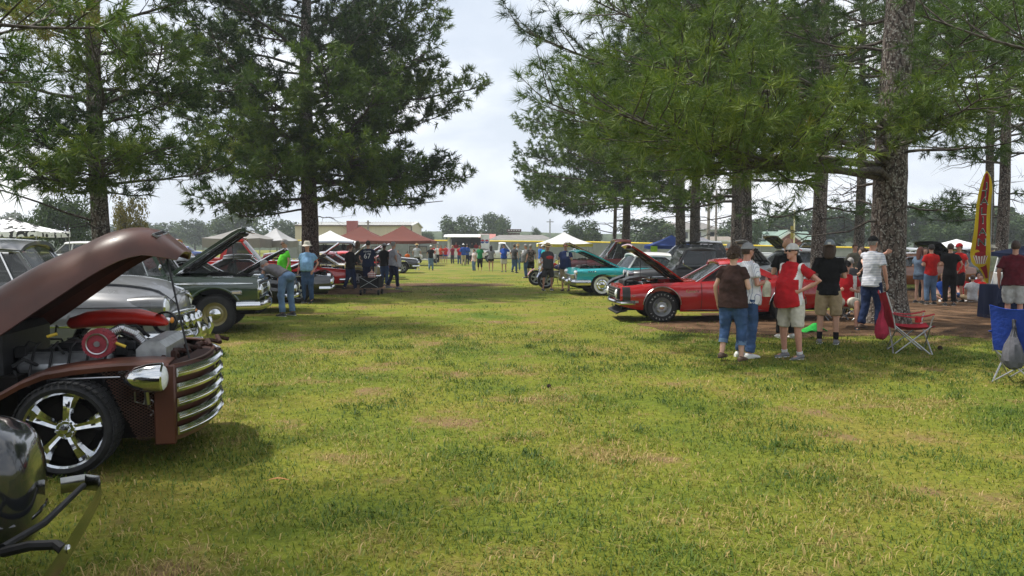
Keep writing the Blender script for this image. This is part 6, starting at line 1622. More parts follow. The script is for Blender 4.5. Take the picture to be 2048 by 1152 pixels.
canopy('pale grey framed canopy behind the man in the lime shirt', 540, 505, 566, 480, 42, 3.0, fab('pale_grey', (.46, .46, .47)), top2=456, vm=F_GR, val=.35)
F_COW = mat('spotted_fabric', (.75, .75, .75), rough=.85)
nd = F_COW.node_tree; vz = nd.nodes.new('ShaderNodeTexNoise'); vz.inputs['Scale'].default_value = 3.2; vz.inputs['Detail'].default_value = 1
tcn = nd.nodes.new('ShaderNodeTexCoord'); nd.links.new(tcn.outputs['Object'], vz.inputs['Vector'])
rpn = nd.nodes.new('ShaderNodeValToRGB'); rpn.color_ramp.interpolation = 'CONSTANT'; rpn.color_ramp.elements[0].color = (.015, .015, .015, 1); rpn.color_ramp.elements[1].position = .46; rpn.color_ramp.elements[1].color = (.75, .75, .75, 1)
nd.links.new(vz.outputs['Fac'], rpn.inputs['Fac']); nd.links.new(rpn.outputs['Color'], nd.nodes['Principled BSDF'].inputs['Base Color'])
canopy('black and white spotted canopy', -20, -110, 74, 462, 42, 3.2, F_COW, top2=435, val=.28)
canopy('white canopy with yellow edges behind the straw hat man', 1131, 1076, 1186, 487, 56, 3.6, F_WH, vm=F_YE, top2=464, val=.20)
cp = canopy('blue canopy behind the black sport utility', 1341, 1306, 1400, 490, 52, 3.4, F_BL, top2=470, vm=fab('mid_blue', (.03, .07, .30)))
canopy('grey canopy right of the blue one', 1408, 1376, 1444, 488, 60, 3.4, fab('mid_grey', (.22, .22, .25)), top2=471)
canopy('white canopy beyond the group in red shirts', 1938, 1885, 1992, 494, 62, 3.6, F_WH, top2=478)
nt = canopy('navy canopy over the table beside the man in maroon', 2270, 2150, 2390, 506, 17.2, 3.0, F_NV, top2=455, val=.10, legs=False)
for (px, py, qx, qy) in ((1968, 630, 1999, 508),):
    a_, b_ = G(px, py), P(qx, qy, 20.0)
    M_ = nt.matrix_basis.inverted(); mb = MB(); mb.tube([M_ @ Vector((a_.x, a_.y, 0)), M_ @ b_], .03, 8); mb.build('leg', M_GALV, nt)
for hx_ in (1.1,): mb = MB(); mb.tube([(hx_, -1.4, 0), (hx_, -1.4, 2.0)], .03, 8); mb.build('leg', M_GALV, nt)

tb = thing('vendor_table', 'table under a navy cloth beside the man in maroon', 'table', (P(2066, 600, 17.9).x, 18.0, 0))
mb = MB(); mb.slab([[(-.9, yy, .75), (.9, yy, .75)] for yy in (-.38, .38)], .03); mb.build('table_top', M_WHITE, tb, smooth=False)
mb = MB(); n = 40; rg = [[(.92 * math.copysign(min(1, abs(math.cos(a_)) * 1.5), math.cos(a_)) * (1 + fl * .03 * math.sin(9 * a_)), .40 * math.copysign(min(1, abs(math.sin(a_)) * 1.5), math.sin(a_)) * (1 + fl * .06 * math.sin(9 * a_)), z_) for a_ in np.linspace(0, 2 * PI, n + 1)[:-1]] for z_, fl in ((.785, 0), (.77, 0), (.4, .7), (.03, 1.3))]; mb.rings(rg); mb.build('table_cloth', F_NV, tb)
for x in (-.8, .8): mb = MB(); mb.tube([(x, 0, 0), (x, 0, .74)], .02, 6); mb.build('leg', M_GALV, tb)
cx_ = thing('drink_cooler', 'white box standing on the navy table', 'box', (P(2000, 580, 17.9).x, 17.9, .79))
mb = MB(); mb.box((0, 0, .14), (.22, .2, .28), bevel=.02); mb.build('box', M_WHITE, cx_); mb = MB(); mb.box((0, -.103, .15), (.12, .006, .14)); mb.build('printed_label', mat('grey_print', (.45, .45, .43), rough=.6), cx_, smooth=False)

# ================================================================ feather banner
bx_, by_ = P(1972, 600, 20.5).x, 20.5
bn = thing('feather_banner', 'tall yellow and red feather banner lettered ITALIAN', 'banner', (bx_, by_, 0))
ztop, zbot = P(1965, 342, by_).z, P(1965, 566, by_).z
mb = MB(); mb.tube([(.06, 0, 0), (.07, 0, 1.5), (.07, 0, ztop - .45), (.0, 0, ztop - .1), (-.1, 0, ztop)], .014, 8); mb.build('pole', M_GALV, bn)
def bw(z):
    t = (z - zbot) / (ztop - zbot); return (interp(t, [(0, .0), (.08, -.10), (.25, -.43), (.5, -.37), (.85, -.24), (.97, -.16), (1, -.1)]), interp(t, [(0, .06), (.8, .065), (.93, .02), (1, -.09)]))
F_BY, F_BRD = fab('banner_yellow', (.62, .45, .02)), fab('banner_red', (.30, .018, .02))
def wav(x, z): return .03 * math.sin(z * 3.2 + x * 5)
mb = MB(); mb.slab([[(lerp(*bw(z), u), wav(lerp(*bw(z), u), z), z) for u in np.linspace(0, 1, 9)] for z in np.linspace(zbot, ztop, 40)], .004); mb.build('cloth', F_BY, bn)
mb = MB(); mb.slab([[(lerp(*bw(z), u), wav(lerp(*bw(z), u), z) - .008, z) for u in np.linspace(.22, .74, 7)] for z in np.linspace(zbot + .12, ztop - .06, 40)], .003); mb.build('red_field', F_BRD, bn)
M_LET = mat('banner_green', (.02, .07, .04), rough=.7); M_LW = mat('banner_white', (.62, .6, .55), rough=.7)
for k, ch in enumerate('ITALIAN'):
    z = P(1965, [372, 388, 403, 423, 441, 464, 485][k], by_).z; xm = lerp(*bw(z), .48)
    lettering(ch, .33, M_LW, bn, (xm + .006, wav(xm, z) - .016, z - .006), (1, 0, 0), (0, 0, 1)).scale = (1.0, .82, 1)
    lettering(ch, .29, M_LET, bn, (xm, wav(xm, z) - .022, z), (1, 0, 0), (0, 0, 1)).scale = (1.0, .8, 1)
zc = P(1960, 516, by_).z; xc = lerp(*bw(zc), .45)
mb = MB(); mb.lathe([(.0, 0), (.2, 0), (.235, .006)], (xc, wav(xc, zc) - .02, zc), 'Y', 24); mb.build('round_badge', F_BY, bn)
mb = MB(); mb.add([(xc - .19, wav(xc, zc) - .028, zc + .06), (xc + .19, wav(xc, zc) - .028, zc + .06), (xc + .12, wav(xc, zc) - .028, zc - .15), (xc - .10, wav(xc, zc) - .028, zc - .15)], [(0, 1, 2, 3)]); mb.build('basket_print', M_LW, bn, smooth=False)
for k in range(5):
    mb = MB(); u = .1 + .2 * k; mb.add([(xc - .19 + .38 * (u - .04), wav(xc, zc) - .031, zc + .06), (xc - .19 + .38 * (u + .04), wav(xc, zc) - .031, zc + .06), (xc - .10 + .22 * (u + .03), wav(xc, zc) - .031, zc - .15), (xc - .10 + .22 * (u - .03), wav(xc, zc) - .031, zc - .15)], [(0, 1, 2, 3)]); mb.build('basket_stripe', F_BRD, bn, smooth=False)
mb = MB(); mb.ell((xc, wav(xc, zc) - .026, zc + .10), (.15, .008, .06), 14, 6); mb.build('sausage_print', F_BRD, bn)

# ================================================================ camp chairs
M_TUBE = mat('chair_tube', (.42, .43, .45), rough=.35, metal=.7, var=.1, scale=9)
def camp_chair(label, loc, rz, fabm, accent=None, bag=None, high=.62):
    r_ = thing('camp_chair', label, 'chair', loc, rz, 'folding camp chairs')
    # local: faces +x, width along y
    fx, bxk, hw_ = .27, -.24, .27
    def leg(a, b, r0=.0105): mb = MB(); mb.tube([a, b], r0, 8); mb.build('leg', M_TUBE, r_)
    for s_ in (-1, 1):
        leg((fx, s_ * hw_, .0), (bxk, s_ * hw_, .43)); leg((bxk, s_ * hw_, .0), (fx, s_ * hw_, .44))
        leg((fx + .02, s_ * hw_, .0), (fx - .02, -s_ * hw_, .42)); leg((bxk - .02, s_ * hw_, .0), (bxk + .02, -s_ * hw_, .40))
        mb = MB(); mb.tube([(bxk, s_ * hw_, .38), (bxk - .04, s_ * hw_, .62), (bxk - .14, s_ * hw_, .95)], .0105, 8); mb.build('back_post', M_TUBE, r_)
        mb = MB(); mb.tube([(fx - .03, s_ * hw_, .42), (fx + .02, s_ * (hw_ + .02), .60)], .010, 8); mb.build('arm_post', M_TUBE, r_)
        mb = MB(); mb.slab([[(lerp(bxk - .05, fx + .03, u), s_ * (hw_ + v * .045), .635 - .055 * math.sin(PI * u) - .01 * abs(v)) for v in (-1, 0, 1)] for u in np.linspace(0, 1, 9)], .006); ar = mb.build('armrest', fabm, r_)
        if s_ < 0:
            mb = MB(); mb.lathe([(.045, .0), (.048, -.09), (.0, -.09)], (.08, -hw_, .585), 'Z', 14); mb.build('cup_holder', accent or fabm, ar)
    mb = MB(); mb.slab([[(lerp(bxk, fx + .05, u), lerp(-hw_, hw_, v), .44 - .07 * math.sin(PI * v) * (1 - .3 * u) - .03 * math.sin(PI * u)) for v in np.linspace(0, 1, 9)] for u in np.linspace(0, 1, 9)], .006); mb.build('seat', fabm, r_)
    mb = MB(); mb.slab([[(lerp(bxk, bxk - .15, u) - .05 * math.sin(PI * v), lerp(-hw_, hw_, v), lerp(.40, .96, u) - (.04 * math.sin(PI * v) if u > .9 else 0)) for v in np.linspace(0, 1, 9)] for u in np.linspace(0, 1, 8)], .006); mb.build('backrest', fabm, r_)
    if bag:
        mb = MB(); mb.rings([[(bag[1] + rr_ * .8 * math.cos(a_), bag[2] + rr_ * math.sin(a_), z_) for a_ in np.linspace(0, 2 * PI, 17)[:-1]] for z_, rr_ in ((.80, .010), (.70, .022), (.60, .045), (.50, .085), (.40, .118), (.31, .122), (.24, .095), (.21, .03))]); rb_ = random.Random(5); mb.v = [tuple(Vector(q) + Vector((rb_.gauss(0, .007), rb_.gauss(0, .007), rb_.gauss(0, .006)))) for q in mb.v]; mb.build('hanging_bag', bag[0], r_, angle=22)
    return r_
F_CH_R = cloth('chair_red', (.34, .022, .035)); F_CH_B = cloth('chair_blue', (.025, .06, .34)); F_CH_G = cloth('chair_grey', (.10, .10, .115))
g0 = G(1815, 704)
camp_chair('red folding camp chair with a red carry bag on its back', (g0.x, g0.y, 0), R(-14), F_CH_R, cloth('cup_red', (.5, .02, .025)), bag=(cloth('bag_red', (.36, .03, .06)), -.42, -.18), high=.62)
g0 = G(2040, 768)
camp_chair('blue folding camp chair with a grey bag hanging behind', (g0.x + .12, g0.y + .1, 0), R(38), F_CH_B, bag=(F_CH_G, -.44, -.02))
g0 = G(1697, 650)
camp_chair('dark camp chair the seated man in red and white uses', (g0.x, g0.y + .9, 0), R(-70), cloth('chair_dark', (.05, .045, .045)))
camp_chair('striped camp chair behind the striped polo man', (P(1713, 600, 17.6).x, 17.6, 0), R(-90), mat('stripe_cloth', (.06, .06, .06), rough=.9, col2=(.5, .5, .48), scale=3, stretch=(.1, 12, .1), detail=0))
# low shrub, towel, cones, small litter
def shrub(label, loc, w, h, seed):
    r_ = thing('shrub', label, 'shrub', loc, 0); me, tm = broad_mesh(seed, 700, .12)
    for nm, d in (('stem', tm), ('foliage', me)): o = obj(nm, d, r_); o.scale = (w, w, h)
    r_.children[1]['kind'] = 'stuff'
shrub('low leafy shrub at the foot of the thick pine', (P(1705, 625, 18.4).x, 18.6, 0), .9, .75, 2)
tw = thing('green_towel', 'crumpled bright green cloth lying behind the man in the red polo', 'cloth', (G(1622, 664).x, G(1622, 664).y, .0), .3)
mb = MB(); mb.slab([[(x, y_, .03 + .13 * math.exp(-((x - .1) ** 2 + y_ ** 2) / .02) + .02 * math.sin(x * 22 + y_ * 13)) for x in np.linspace(-.26, .26, 14)] for y_ in np.linspace(-.16, .16, 10)], .012); mb.build('towel', cloth('lime_green', (.03, .36, .06)), tw)

# pine cones, a dry leaf strip and fallen twigs on the lawn
M_CONE = mat('pine_cone', (.045, .03, .022), rough=.9, var=.3, scale=40)
def cone(label, p, sc):
    r_ = thing('pine_cone', label, 'pine cone', p, random.random() * 6, 'fallen pine cones'); m = MB()
    for k in range(9):
        for j in range(7):
            a_ = 2 * PI * (j + .5 * (k % 2)) / 7; rd = .028 * math.sin(PI * (k + 1) / 10.5); m.box(((k - 4) * .009, rd * math.cos(a_), .03 + rd * math.sin(a_)), (.006, .014, .012), Matrix.Rotation(a_, 3, 'X'))
    m.xform(Matrix.Scale(sc, 4)); m.build('scales', M_CONE, r_, smooth=False)
cone('dark pine cone alone on the open lawn', G(1098, 776), .75)
cone('small cone on the dirt right of the red camp chair', G(1880, 700), 1.1)
lf = thing('dry_leaf', 'orange dry leaf strip on the shaded lawn', 'leaf', G(556, 968) + Vector((0, 0, .03)), .1); m = MB(); m.slab([[(x, .012 * (1 - (x / .085) ** 2) * q_, .012 * math.cos(x * 25)) for q_ in (-1, 0, 1)] for x in np.linspace(-.08, .08, 9)], .002); m.build('blade', mat('dry_leaf', (.42, .17, .06), rough=.7), lf)
# needle litter and twigs over the bare soil
g = np.random.default_rng(77); n = 26000
ln_ = .05 + .12 * g.random(n); xs, ys = [], []
idx = g.integers(0, len(DIRT), n); a_ = g.random(n) * 2 * PI; rd = np.sqrt(g.random(n)) * 1.05
x = np.array([DIRT[i][0] for i in idx]) + rd * np.cos(a_) * np.array([DIRT[i][2] for i in idx]); y = np.array([DIRT[i][1] for i in idx]) + rd * np.sin(a_) * np.array([DIRT[i][3] for i in idx])
th = g.random(n) * PI; dx, dy = np.cos(th) * ln_ / 2, np.sin(th) * ln_ / 2; w_ = .004 + .006 * g.random(n) * (y / 20); z = .02 + .02 * g.random(n) + .12 * ((idx == 0) + (idx == 2)) * np.clip(1 - rd, 0, 1) ** 1
v = np.stack([np.stack([x - dx - dy / ln_ * w_, y - dy + dx / ln_ * w_, z], 1), np.stack([x - dx + dy / ln_ * w_, y - dy - dx / ln_ * w_, z], 1), np.stack([x + dx, y + dy, z + .012], 1)], 1).reshape(-1, 3)
LIT = attr_mat('needle_litter', [(0, (.05, .026, .014)), (.6, (.16, .085, .042)), (1, (.30, .20, .11))], transl=0)
tag(obj('needle_litter', np_mesh('needle_litter', v, np.arange(n * 3).reshape(-1, 3), LIT, {'rnd': np.repeat(g.random(n), 3)})), 'brown fallen needle litter over the bare soil under the pines', 'litter', kind='stuff')

# thin summer haze round the whole place
HAZE = .0007
hm = bpy.data.materials.new('haze'); hm.use_nodes = True; hn, hl_ = hm.node_tree.nodes, hm.node_tree.links
hn.remove(hn['Principled BSDF']); pv = hn.new('ShaderNodeVolumePrincipled'); pv.inputs['Color'].default_value = (.88, .93, 1.0, 1); pv.inputs['Density'].default_value = HAZE; pv.inputs['Anisotropy'].default_value = .3
hl_.new(pv.outputs[0], hn['Material Output'].inputs['Volume'])
hb = MB().box((0, 215, 13), (860, 560, 28)).build('haze', hm, None, smooth=False); tag(hb, 'thin pale summer haze over the field', 'haze', kind='stuff')
# ================================================================ people
_pending = []          # objects whose shapes are fused into one skin at the end
_wtex = bpy.data.textures.new('cloth_folds', 'CLOUDS'); _wtex.noise_scale = .11; _wtex.noise_depth = 2
def fuse(mb, name, mats, parent, vox, folds=0.0, paintfn=None, smooth=3):
    me = bpy.data.meshes.new(name); me.from_pydata(mb.v, [], mb.f)
    for m in (mats if isinstance(mats, (list, tuple)) else [mats]): me.materials.append(m)
    o = obj(name, me, parent)
    r_ = o.modifiers.new('skin', 'REMESH'); r_.mode = 'VOXEL'; r_.voxel_size = vox; r_.use_smooth_shade = True
    s_ = o.modifiers.new('soft', 'SMOOTH'); s_.factor = .5; s_.iterations = smooth
    if folds:
        d_ = o.modifiers.new('folds', 'DISPLACE'); d_.texture = _wtex; d_.texture_coords = 'GLOBAL'; d_.strength = folds; d_.mid_level = .5
    _pending.append((o, paintfn)); return o
def finish_people():
    bpy.context.view_layer.update()
    dg = bpy.context.evaluated_depsgraph_get(); new = []
    for o, fn in _pending: new.append(bpy.data.meshes.new_from_object(o.evaluated_get(dg), preserve_all_data_layers=False, depsgraph=dg))
    for (o, fn), me in zip(_pending, new):
        old = o.data; mats = list(old.materials); o.modifiers.clear(); o.data = me; me.name = o.name
        if not len(me.materials):
            for m in mats: me.materials.append(m)
        bpy.data.meshes.remove(old)
        me.shade_smooth()
        if fn:
            c_ = np.empty(len(me.polygons) * 3, np.float32); me.polygons.foreach_get('center', c_); c_ = c_.reshape(-1, 3)
            me.polygons.foreach_set('material_index', fn(c_).astype(np.int32))

SK = {'fair': mat('skin_fair', (.56, .33, .24), rough=.5, sss=.0, var=.06, scale=30), 'tan': mat('skin_tan', (.46, .25, .17), rough=.5, var=.06, scale=30), 'ruddy': mat('skin_ruddy', (.50, .25, .18), rough=.5, var=.07, scale=30), 'dark': mat('skin_dark', (.12, .06, .04), rough=.5, var=.08, scale=30)}
HR = {'brown': mat('hair_brown', (.045, .022, .012), rough=.6, var=.4, scale=60, bump=.6, bscale=90), 'black': mat('hair_black', (.014, .011, .010), rough=.55, var=.4, scale=60, bump=.6, bscale=90), 'grey': mat('hair_grey', (.26, .25, .24), rough=.6, var=.3, scale=60, bump=.6, bscale=90), 'blond': mat('hair_blond', (.30, .19, .09), rough=.6, var=.3, scale=60, bump=.6, bscale=90), 'auburn': mat('hair_auburn', (.12, .035, .018), rough=.6, var=.4, scale=60, bump=.6, bscale=90)}
M_EYE = mat('eye_white', (.7, .68, .66), rough=.2); M_PUPIL = mat('pupil', (.02, .015, .012), rough=.1); M_LIP = mat('lip', (.30, .10, .08), rough=.5)
M_SHADES = mat('sunglasses', (.010, .010, .012), rough=.08, spec=.7)
def jeans(n, c): return mat('denim_' + n, c, rough=.9, spec=.15, var=.28, scale=5, detail=6, bump=.45, bscale=22)
J1, J2, J3 = jeans('blue', (.045, .085, .18)), jeans('light', (.12, .19, .30)), jeans('dark', (.016, .028, .075))
KH, KH2, BLK, GRYS = cloth('khaki', (.34, .26, .16)), cloth('stone', (.52, .49, .42)), cloth('black', (.012, .012, .013)), cloth('charcoal', (.055, .055, .06))
C = lambda n, c: cloth(n, c)
M_SHOE_B, M_SHOE_W, M_SHOE_G, M_SHOE_T = mat('shoe_black', (.02, .02, .02), rough=.6), mat('shoe_white', (.62, .62, .6), rough=.6), mat('shoe_grey', (.14, .14, .15), rough=.7), mat('shoe_brown', (.08, .045, .025), rough=.6)
ARMS = {'down': ((.275, -.03, 1.15), (.27, .05, .90)), 'hip': ((.43, -.10, 1.20), (.215, .07, 1.05)), 'hold': ((.25, .0, 1.13), (.13, .24, 1.17)), 'pocket': ((.30, -.08, 1.16), (.215, .06, .94)),
        'fold': ((.26, .08, 1.15), (-.05, .21, 1.20)), 'cup': ((.25, .02, 1.13), (.16, .24, 1.30)), 'back': ((.28, -.12, 1.16), (.06, -.17, .98)), 'low': ((.26, .05, 1.14), (.18, .22, .98))}

def person(label, px, py, H=1.75, face=180, top=None, bot=None, legs='long', skin='fair', hair='brown', style='short', hat=None, hatm=None, hat2=None, arms=('down', 'down'), lean=0, turn=0, girth=1.0, belly=0.0, stance=.11, walk=0.0, seat=None, shoes=None, socks=None, near=False, y=None, name='person', untuck=True, sleeve=.62, shades=False, group=None, topfn=None, female=False, vox=None, cuff=None, x=None, z0=0.0, tilt=0, belt=None):
    p = G(px, py)
    if y is not None: p = Vector((P(px, 490, y).x, y, 0))
    s = H / 1.75
    r_ = thing(name, label, 'person', (p.x, p.y, z0), R(face), group)
    dist = p.y; v_ = vox or min(.042, max(.0115, dist * .0017 if dist > 20 else dist * .00105))
    L = Matrix.Rotation(R(-lean), 3, 'X')
    hz = .92 if seat is None else seat + .09
    piv = Vector((0, 0, hz))
    def U(q):                                   # upper body: lean about the hips, then drop to the seat height
        q = Vector((q[0], q[1], q[2] - .92)); return (piv + L @ q) * s
    sx = lambda a, k: (k * a[0], a[1], a[2])
    fem = .92 if female else 1.0
    # ---- joints
    hips = [Vector((k * .095, 0, hz)) * s for k in (-1, 1)]
    if seat is None:
        knee = [Vector((k * (stance * .95), .03 + k * walk * .45, .49)) * s for k in (-1, 1)]
        ank = [Vector((k * stance, -.02 + k * walk * (1.0 if k > 0 else 1.15), .085 + (.05 if (walk and k < 0) else 0))) * s for k in (-1, 1)]
    else:
        fl = max(.085, .085 - z0)
        knee = [Vector((k * (.13 + stance * .5), .44, seat + .10)) * s for k in (-1, 1)]
        ank = [Vector((k * (.14 + stance * .4), .50, .085)) * s for k in (-1, 1)]
        if seat < .25:
            knee = [Vector((k * .30, .34, .22)) * s for k in (-1, 1)]; ank = [Vector((-k * .06, .40 - .1 * k, .07)) * s for k in (-1, 1)]
    sh = [U((k * .172 * fem, 0, 1.405)) for k in (-1, 1)]
    el, wr = [], []
    for k, a in zip((-1, 1), arms):
        if isinstance(a, str): e_, w_ = ARMS[a]; e_, w_ = sx(e_, k), sx(w_, k)
        else: e_, w_ = a
        el.append(U(e_)); wr.append(U(w_))
    # ---- body, one skin
    b = MB(); g = girth
    spine = [(.84, .135, .095), (.92, .155 * (1.04 if female else 1), .108), (1.04, .138 * g, .098 * g + belly * .3), (1.15, .145 * g, .105 * g + belly * .3), (1.28, .152, .100), (1.37, .138, .078), (1.44, .074, .056), (1.49, .054, .054), (1.56, .053, .056)]
    b.tube([U((0, belly * .25 if .98 < z < 1.2 else 0, z)) for z, _, _ in spine], [(a * s, c_ * s) for _, a, c_ in spine], 14, up=L @ Vector((0, 1, 0)))
    for i, k in enumerate((-1, 1)):
        b.tube([hips[i], hips[i].lerp(knee[i], .45), knee[i], knee[i].lerp(ank[i], .32), ank[i], ank[i] - Vector((0, 0, .04 * s))], [.088 * s, .078 * s, .055 * s, .055 * s, .036 * s, .036 * s], 10)
        b.ell(ank[i] + Vector((k * .01, .06, -.045)) * s, (.034 * s, .10 * s, .028 * s), 10, 6)
        b.tube([sh[i].lerp(U((0, 0, 1.40)), .25), sh[i], sh[i].lerp(el[i], .5), el[i], el[i].lerp(wr[i], .35), wr[i]], [.042 * s, .050 * s, .044 * s, .037 * s, .038 * s, .025 * s], 10)
        # hand: palm, four fingers, thumb
        d_ = (wr[i] - el[i]).normalized(); pn = Vector((k, 0, 0)) - d_ * d_.dot(Vector((k, 0, 0)))
        pn = pn.normalized() if pn.length > .1 else Vector((0, 0, 1)); wd = d_.cross(pn) * k
        pc = wr[i] + d_ * .05 * s
        b.tube([wr[i], pc, pc + d_ * .035 * s], [(.021 * s, .026 * s), (.040 * s, .018 * s), (.040 * s, .015 * s)], 10, up=pn)
        for f_, (off, ln) in enumerate(((-.032, .062), (-.011, .075), (.011, .072), (.031, .055))):
            q0 = pc + d_ * .03 * s + wd * off * s; q1 = q0 + (d_ * .6 - pn * .12) * ln * s; q2 = q1 + (d_ * .4 - pn * .35) * ln * .7 * s
            b.tube([q0, q1, q2], [.0105 * s, .0100 * s, .0085 * s], 6)
        t0 = pc - wd * .030 * s * (1); b.tube([t0 - d_ * .02 * s, t0 - wd * .028 * s + d_ * .015 * s - pn * .01 * s, t0 - wd * .032 * s + d_ * .05 * s - pn * .02 * s], [.012 * s, .011 * s, .008 * s], 6)
    # head
    T = Matrix.Rotation(R(turn), 3, 'Z') @ Matrix.Rotation(R(-tilt), 3, 'X')
    hc = U((0, .018, 1.635))
    Hd = L @ T
    def hp_(q): return hc + Hd @ (Vector(q) * s)
    b.ell(hp_((0, -.008, .022)), (.074 * s, .094 * s, .096 * s), 16, 12, Hd)
    b.ell(hp_((0, .022, -.045)), (.058 * s, .066 * s, .066 * s), 14, 10, Hd)
    b.ell(hp_((0, .070, -.088)), (.030 * s, .026 * s, .024 * s), 10, 6, Hd)
    b.tube([hp_((0, .080, .022)), hp_((0, .105, -.020)), hp_((0, .090, -.032))], [.011 * s, .016 * s, .010 * s], 8)
    b.ell(hp_((0, .086, -.060)), (.026 * s, .012 * s, .012 * s), 8, 6, Hd)
    b.ell(hp_((0, .078, .034)), (.058 * s, .016 * s, .012 * s), 10, 6, Hd)
    for k in (-1, 1): b.ell(hp_((k * .077, -.008, -.006)), (.011 * s, .022 * s, .032 * s), 8, 6, Hd)
    b.tube([U((0, -.005, 1.47)), hp_((0, -.012, -.05))], .054 * s, 10)
    fuse(b, 'body', SK[skin], r_, v_ if near else v_ * 1.05, smooth=2)
    # ---- clothes
    hem = .83 if untuck else .93
    if top is not None:
        m = MB(); e_ = .017 + .006 * (girth - 1)
        sp = [(hem, .186 * max(1, g * .96), .142 * g + belly * .55), (.92, .180 * max(1, g * .97), .134 * g + belly * .6), (1.04, .155 * g, .112 * g + belly * .85), (1.15, .160 * g, .118 * g + belly * .75), (1.27, .172 * fem * (.5 + .5 * g), .122 * (.6 + .4 * g) + belly * .2 + (.02 if female else 0)), (1.36, .168 * fem, .104), (1.415, .138 * fem, .092), (1.46, .092, .074), (1.488, .070, .066)]
        m.tube([U((0, belly * (.75 if z < 1.2 else .25) if z > .9 else belly * .5, z)) for z, _, _ in sp], [((a + e_ * .6) * s, (c_ + e_ * .4) * s) for _, a, c_ in sp], 18, up=L @ Vector((0, 1, 0)))
        for i in range(2):
            if sleeve <= .12: m.ell(sh[i], (.06 * s, .06 * s, .06 * s)); continue
            pts, rd = [sh[i].lerp(U((0, 0, 1.40)), .45), sh[i]], [.058 * s, .068 * s]
            q1 = sh[i].lerp(el[i], min(1, sleeve)); pts += [sh[i].lerp(el[i], min(1, sleeve) * .5), q1]; rd += [.070 * s, .074 * s]
            if sleeve > 1: pts.append(el[i].lerp(wr[i], sleeve - 1)); rd.append(.05 * s)
            m.tube(pts, rd, 12)
        fuse(m, 'shirt', top, r_, v_ * 1.1, folds=.034 if near else .014, paintfn=topfn, smooth=2)
    if bot is not None:
        m = MB()
        m.tube([U((0, 0, z)) if lean < 30 or z > .9 else Vector((0, 0, z - .92 + hz)) * s for z in (1.0, .93, .86, .80)], [(.150 * s * max(1, g * .95), (.104 * g + belly * .3) * s), (.160 * s * (.5 + .5 * g), .116 * s * (.5 + .5 * g)), (.168 * s * (.5 + .5 * g), .120 * s * (.5 + .5 * g)), (.155 * s, .105 * s)], 16, up=(0, 1, 0))
        m.ell(Vector((0, -.012 - (.05 if lean > 30 else 0), hz - .015)) * s, (.172 * s * (.6 + .4 * g), .128 * s * (.6 + .4 * g) + (.03 if lean > 30 else 0), .12 * s), 14, 8)
        end = {'long': 1.98, 'short': 1.02, 'capri': 1.55, 'mini': .45}[legs]
        for i, k in enumerate((-1, 1)):
            wide = 1.12 if legs in ('short', 'mini') else 1.0
            pts, rd = [hips[i] + Vector((0, 0, -.01)), hips[i].lerp(knee[i], .45)], [.104 * s * (.6 + .4 * g), .100 * s * wide * (.55 + .45 * g)]
            if end <= 1: pts.append(hips[i].lerp(knee[i], end)); rd.append(.092 * s * wide)
            else:
                pts.append(knee[i]); rd.append((.080 if legs != 'short' else .094) * s)
                if end > 1.05:
                    pts.append(knee[i].lerp(ank[i], .4)); rd.append(.074 * s)
                    pts.append(knee[i].lerp(ank[i], end - 1)); rd.append((.064 if legs == 'capri' else .074) * s)
            m.tube(pts, rd, 12)
        fuse(m, 'shorts' if legs in ('short', 'mini') else 'trousers', bot, r_, v_ * 1.1, folds=.034 if near else .014, smooth=2)
        if cuff is not None:
            for i in range(2):
                m = MB(); q0, q1 = knee[i].lerp(ank[i], end - 1.13), knee[i].lerp(ank[i], end - 1 + .03); m.tube([q0, q1], [.072 * s, .070 * s], 14); m.build('cuff', cuff, r_)
        if belt is not None:
            m = MB(); m.tube([U((0, 0, .955)), U((0, 0, .985))], [(.178 * s, .134 * s)] * 2, 18, up=L @ Vector((0, 1, 0))); m.build('belt', belt, r_)
    for i, k in enumerate((-1, 1)):
        if shoes is not None:
            m = MB(); a_ = ank[i] - Vector((0, 0, .085 * s)) if seat is None or seat > .25 else ank[i] - Vector((0, 0, .06))
            dz = Vector((0, 0, 0))
            ring = []
            for yy, w_, h_ in ((-.085, .030, .055), (-.06, .042, .085), (0, .044, .095), (.05, .046, .075), (.11, .050, .055), (.16, .042, .042), (.185, .02, .025)):
                ring.append([a_ + dz + Vector((k * .012 * (yy > .05) + w_ * math.cos(q), yy, max(0.004, h_ * .5 + h_ * .5 * math.sin(q)) if True else 0)) * s for q in np.linspace(0, 2 * PI, 13)[:-1]])
            m.rings(ring); so = m.build('shoe', shoes, r_, angle=60)
            m = MB(); m.rings([[a_ + Vector((w_ * 1.06 * math.cos(q) , yy, .010 + .009 * math.sin(q))) * s for q in np.linspace(0, 2 * PI, 9)[:-1]] for yy, w_ in ((-.09, .028), (-.06, .042), (.05, .046), (.11, .050), (.165, .042), (.19, .02))]); m.build('sole', M_SHOE_W if shoes is not M_SHOE_T else M_SHOE_B, so)
        if socks is not None:
            m = MB(); m.tube([ank[i] + Vector((0, 0, .0)), ank[i].lerp(knee[i], socks[1])], [.043 * s, .048 * s], 10); m.build('sock', socks[0], r_)
    # ---- hair and hat
    def cap_pts(sc, cut):
        m = MB(); n, k_ = 22, 12; rg = []
        for i in range(k_ + 1):
            t = i / k_; ring = []
            for j in range(n):
                a_ = 2 * PI * j / n; fr = math.sin(a_)          # +1 = front
                lo = cut(fr); el_ = lerp(lo, 1.5, t)
                ring.append(hp_((.081 * sc * math.cos(el_) * math.cos(a_), -.008 + .102 * sc * math.cos(el_) * fr, .018 + .104 * sc * math.sin(el_))))
            rg.append(ring)
        m.rings(rg, caps=False); return m
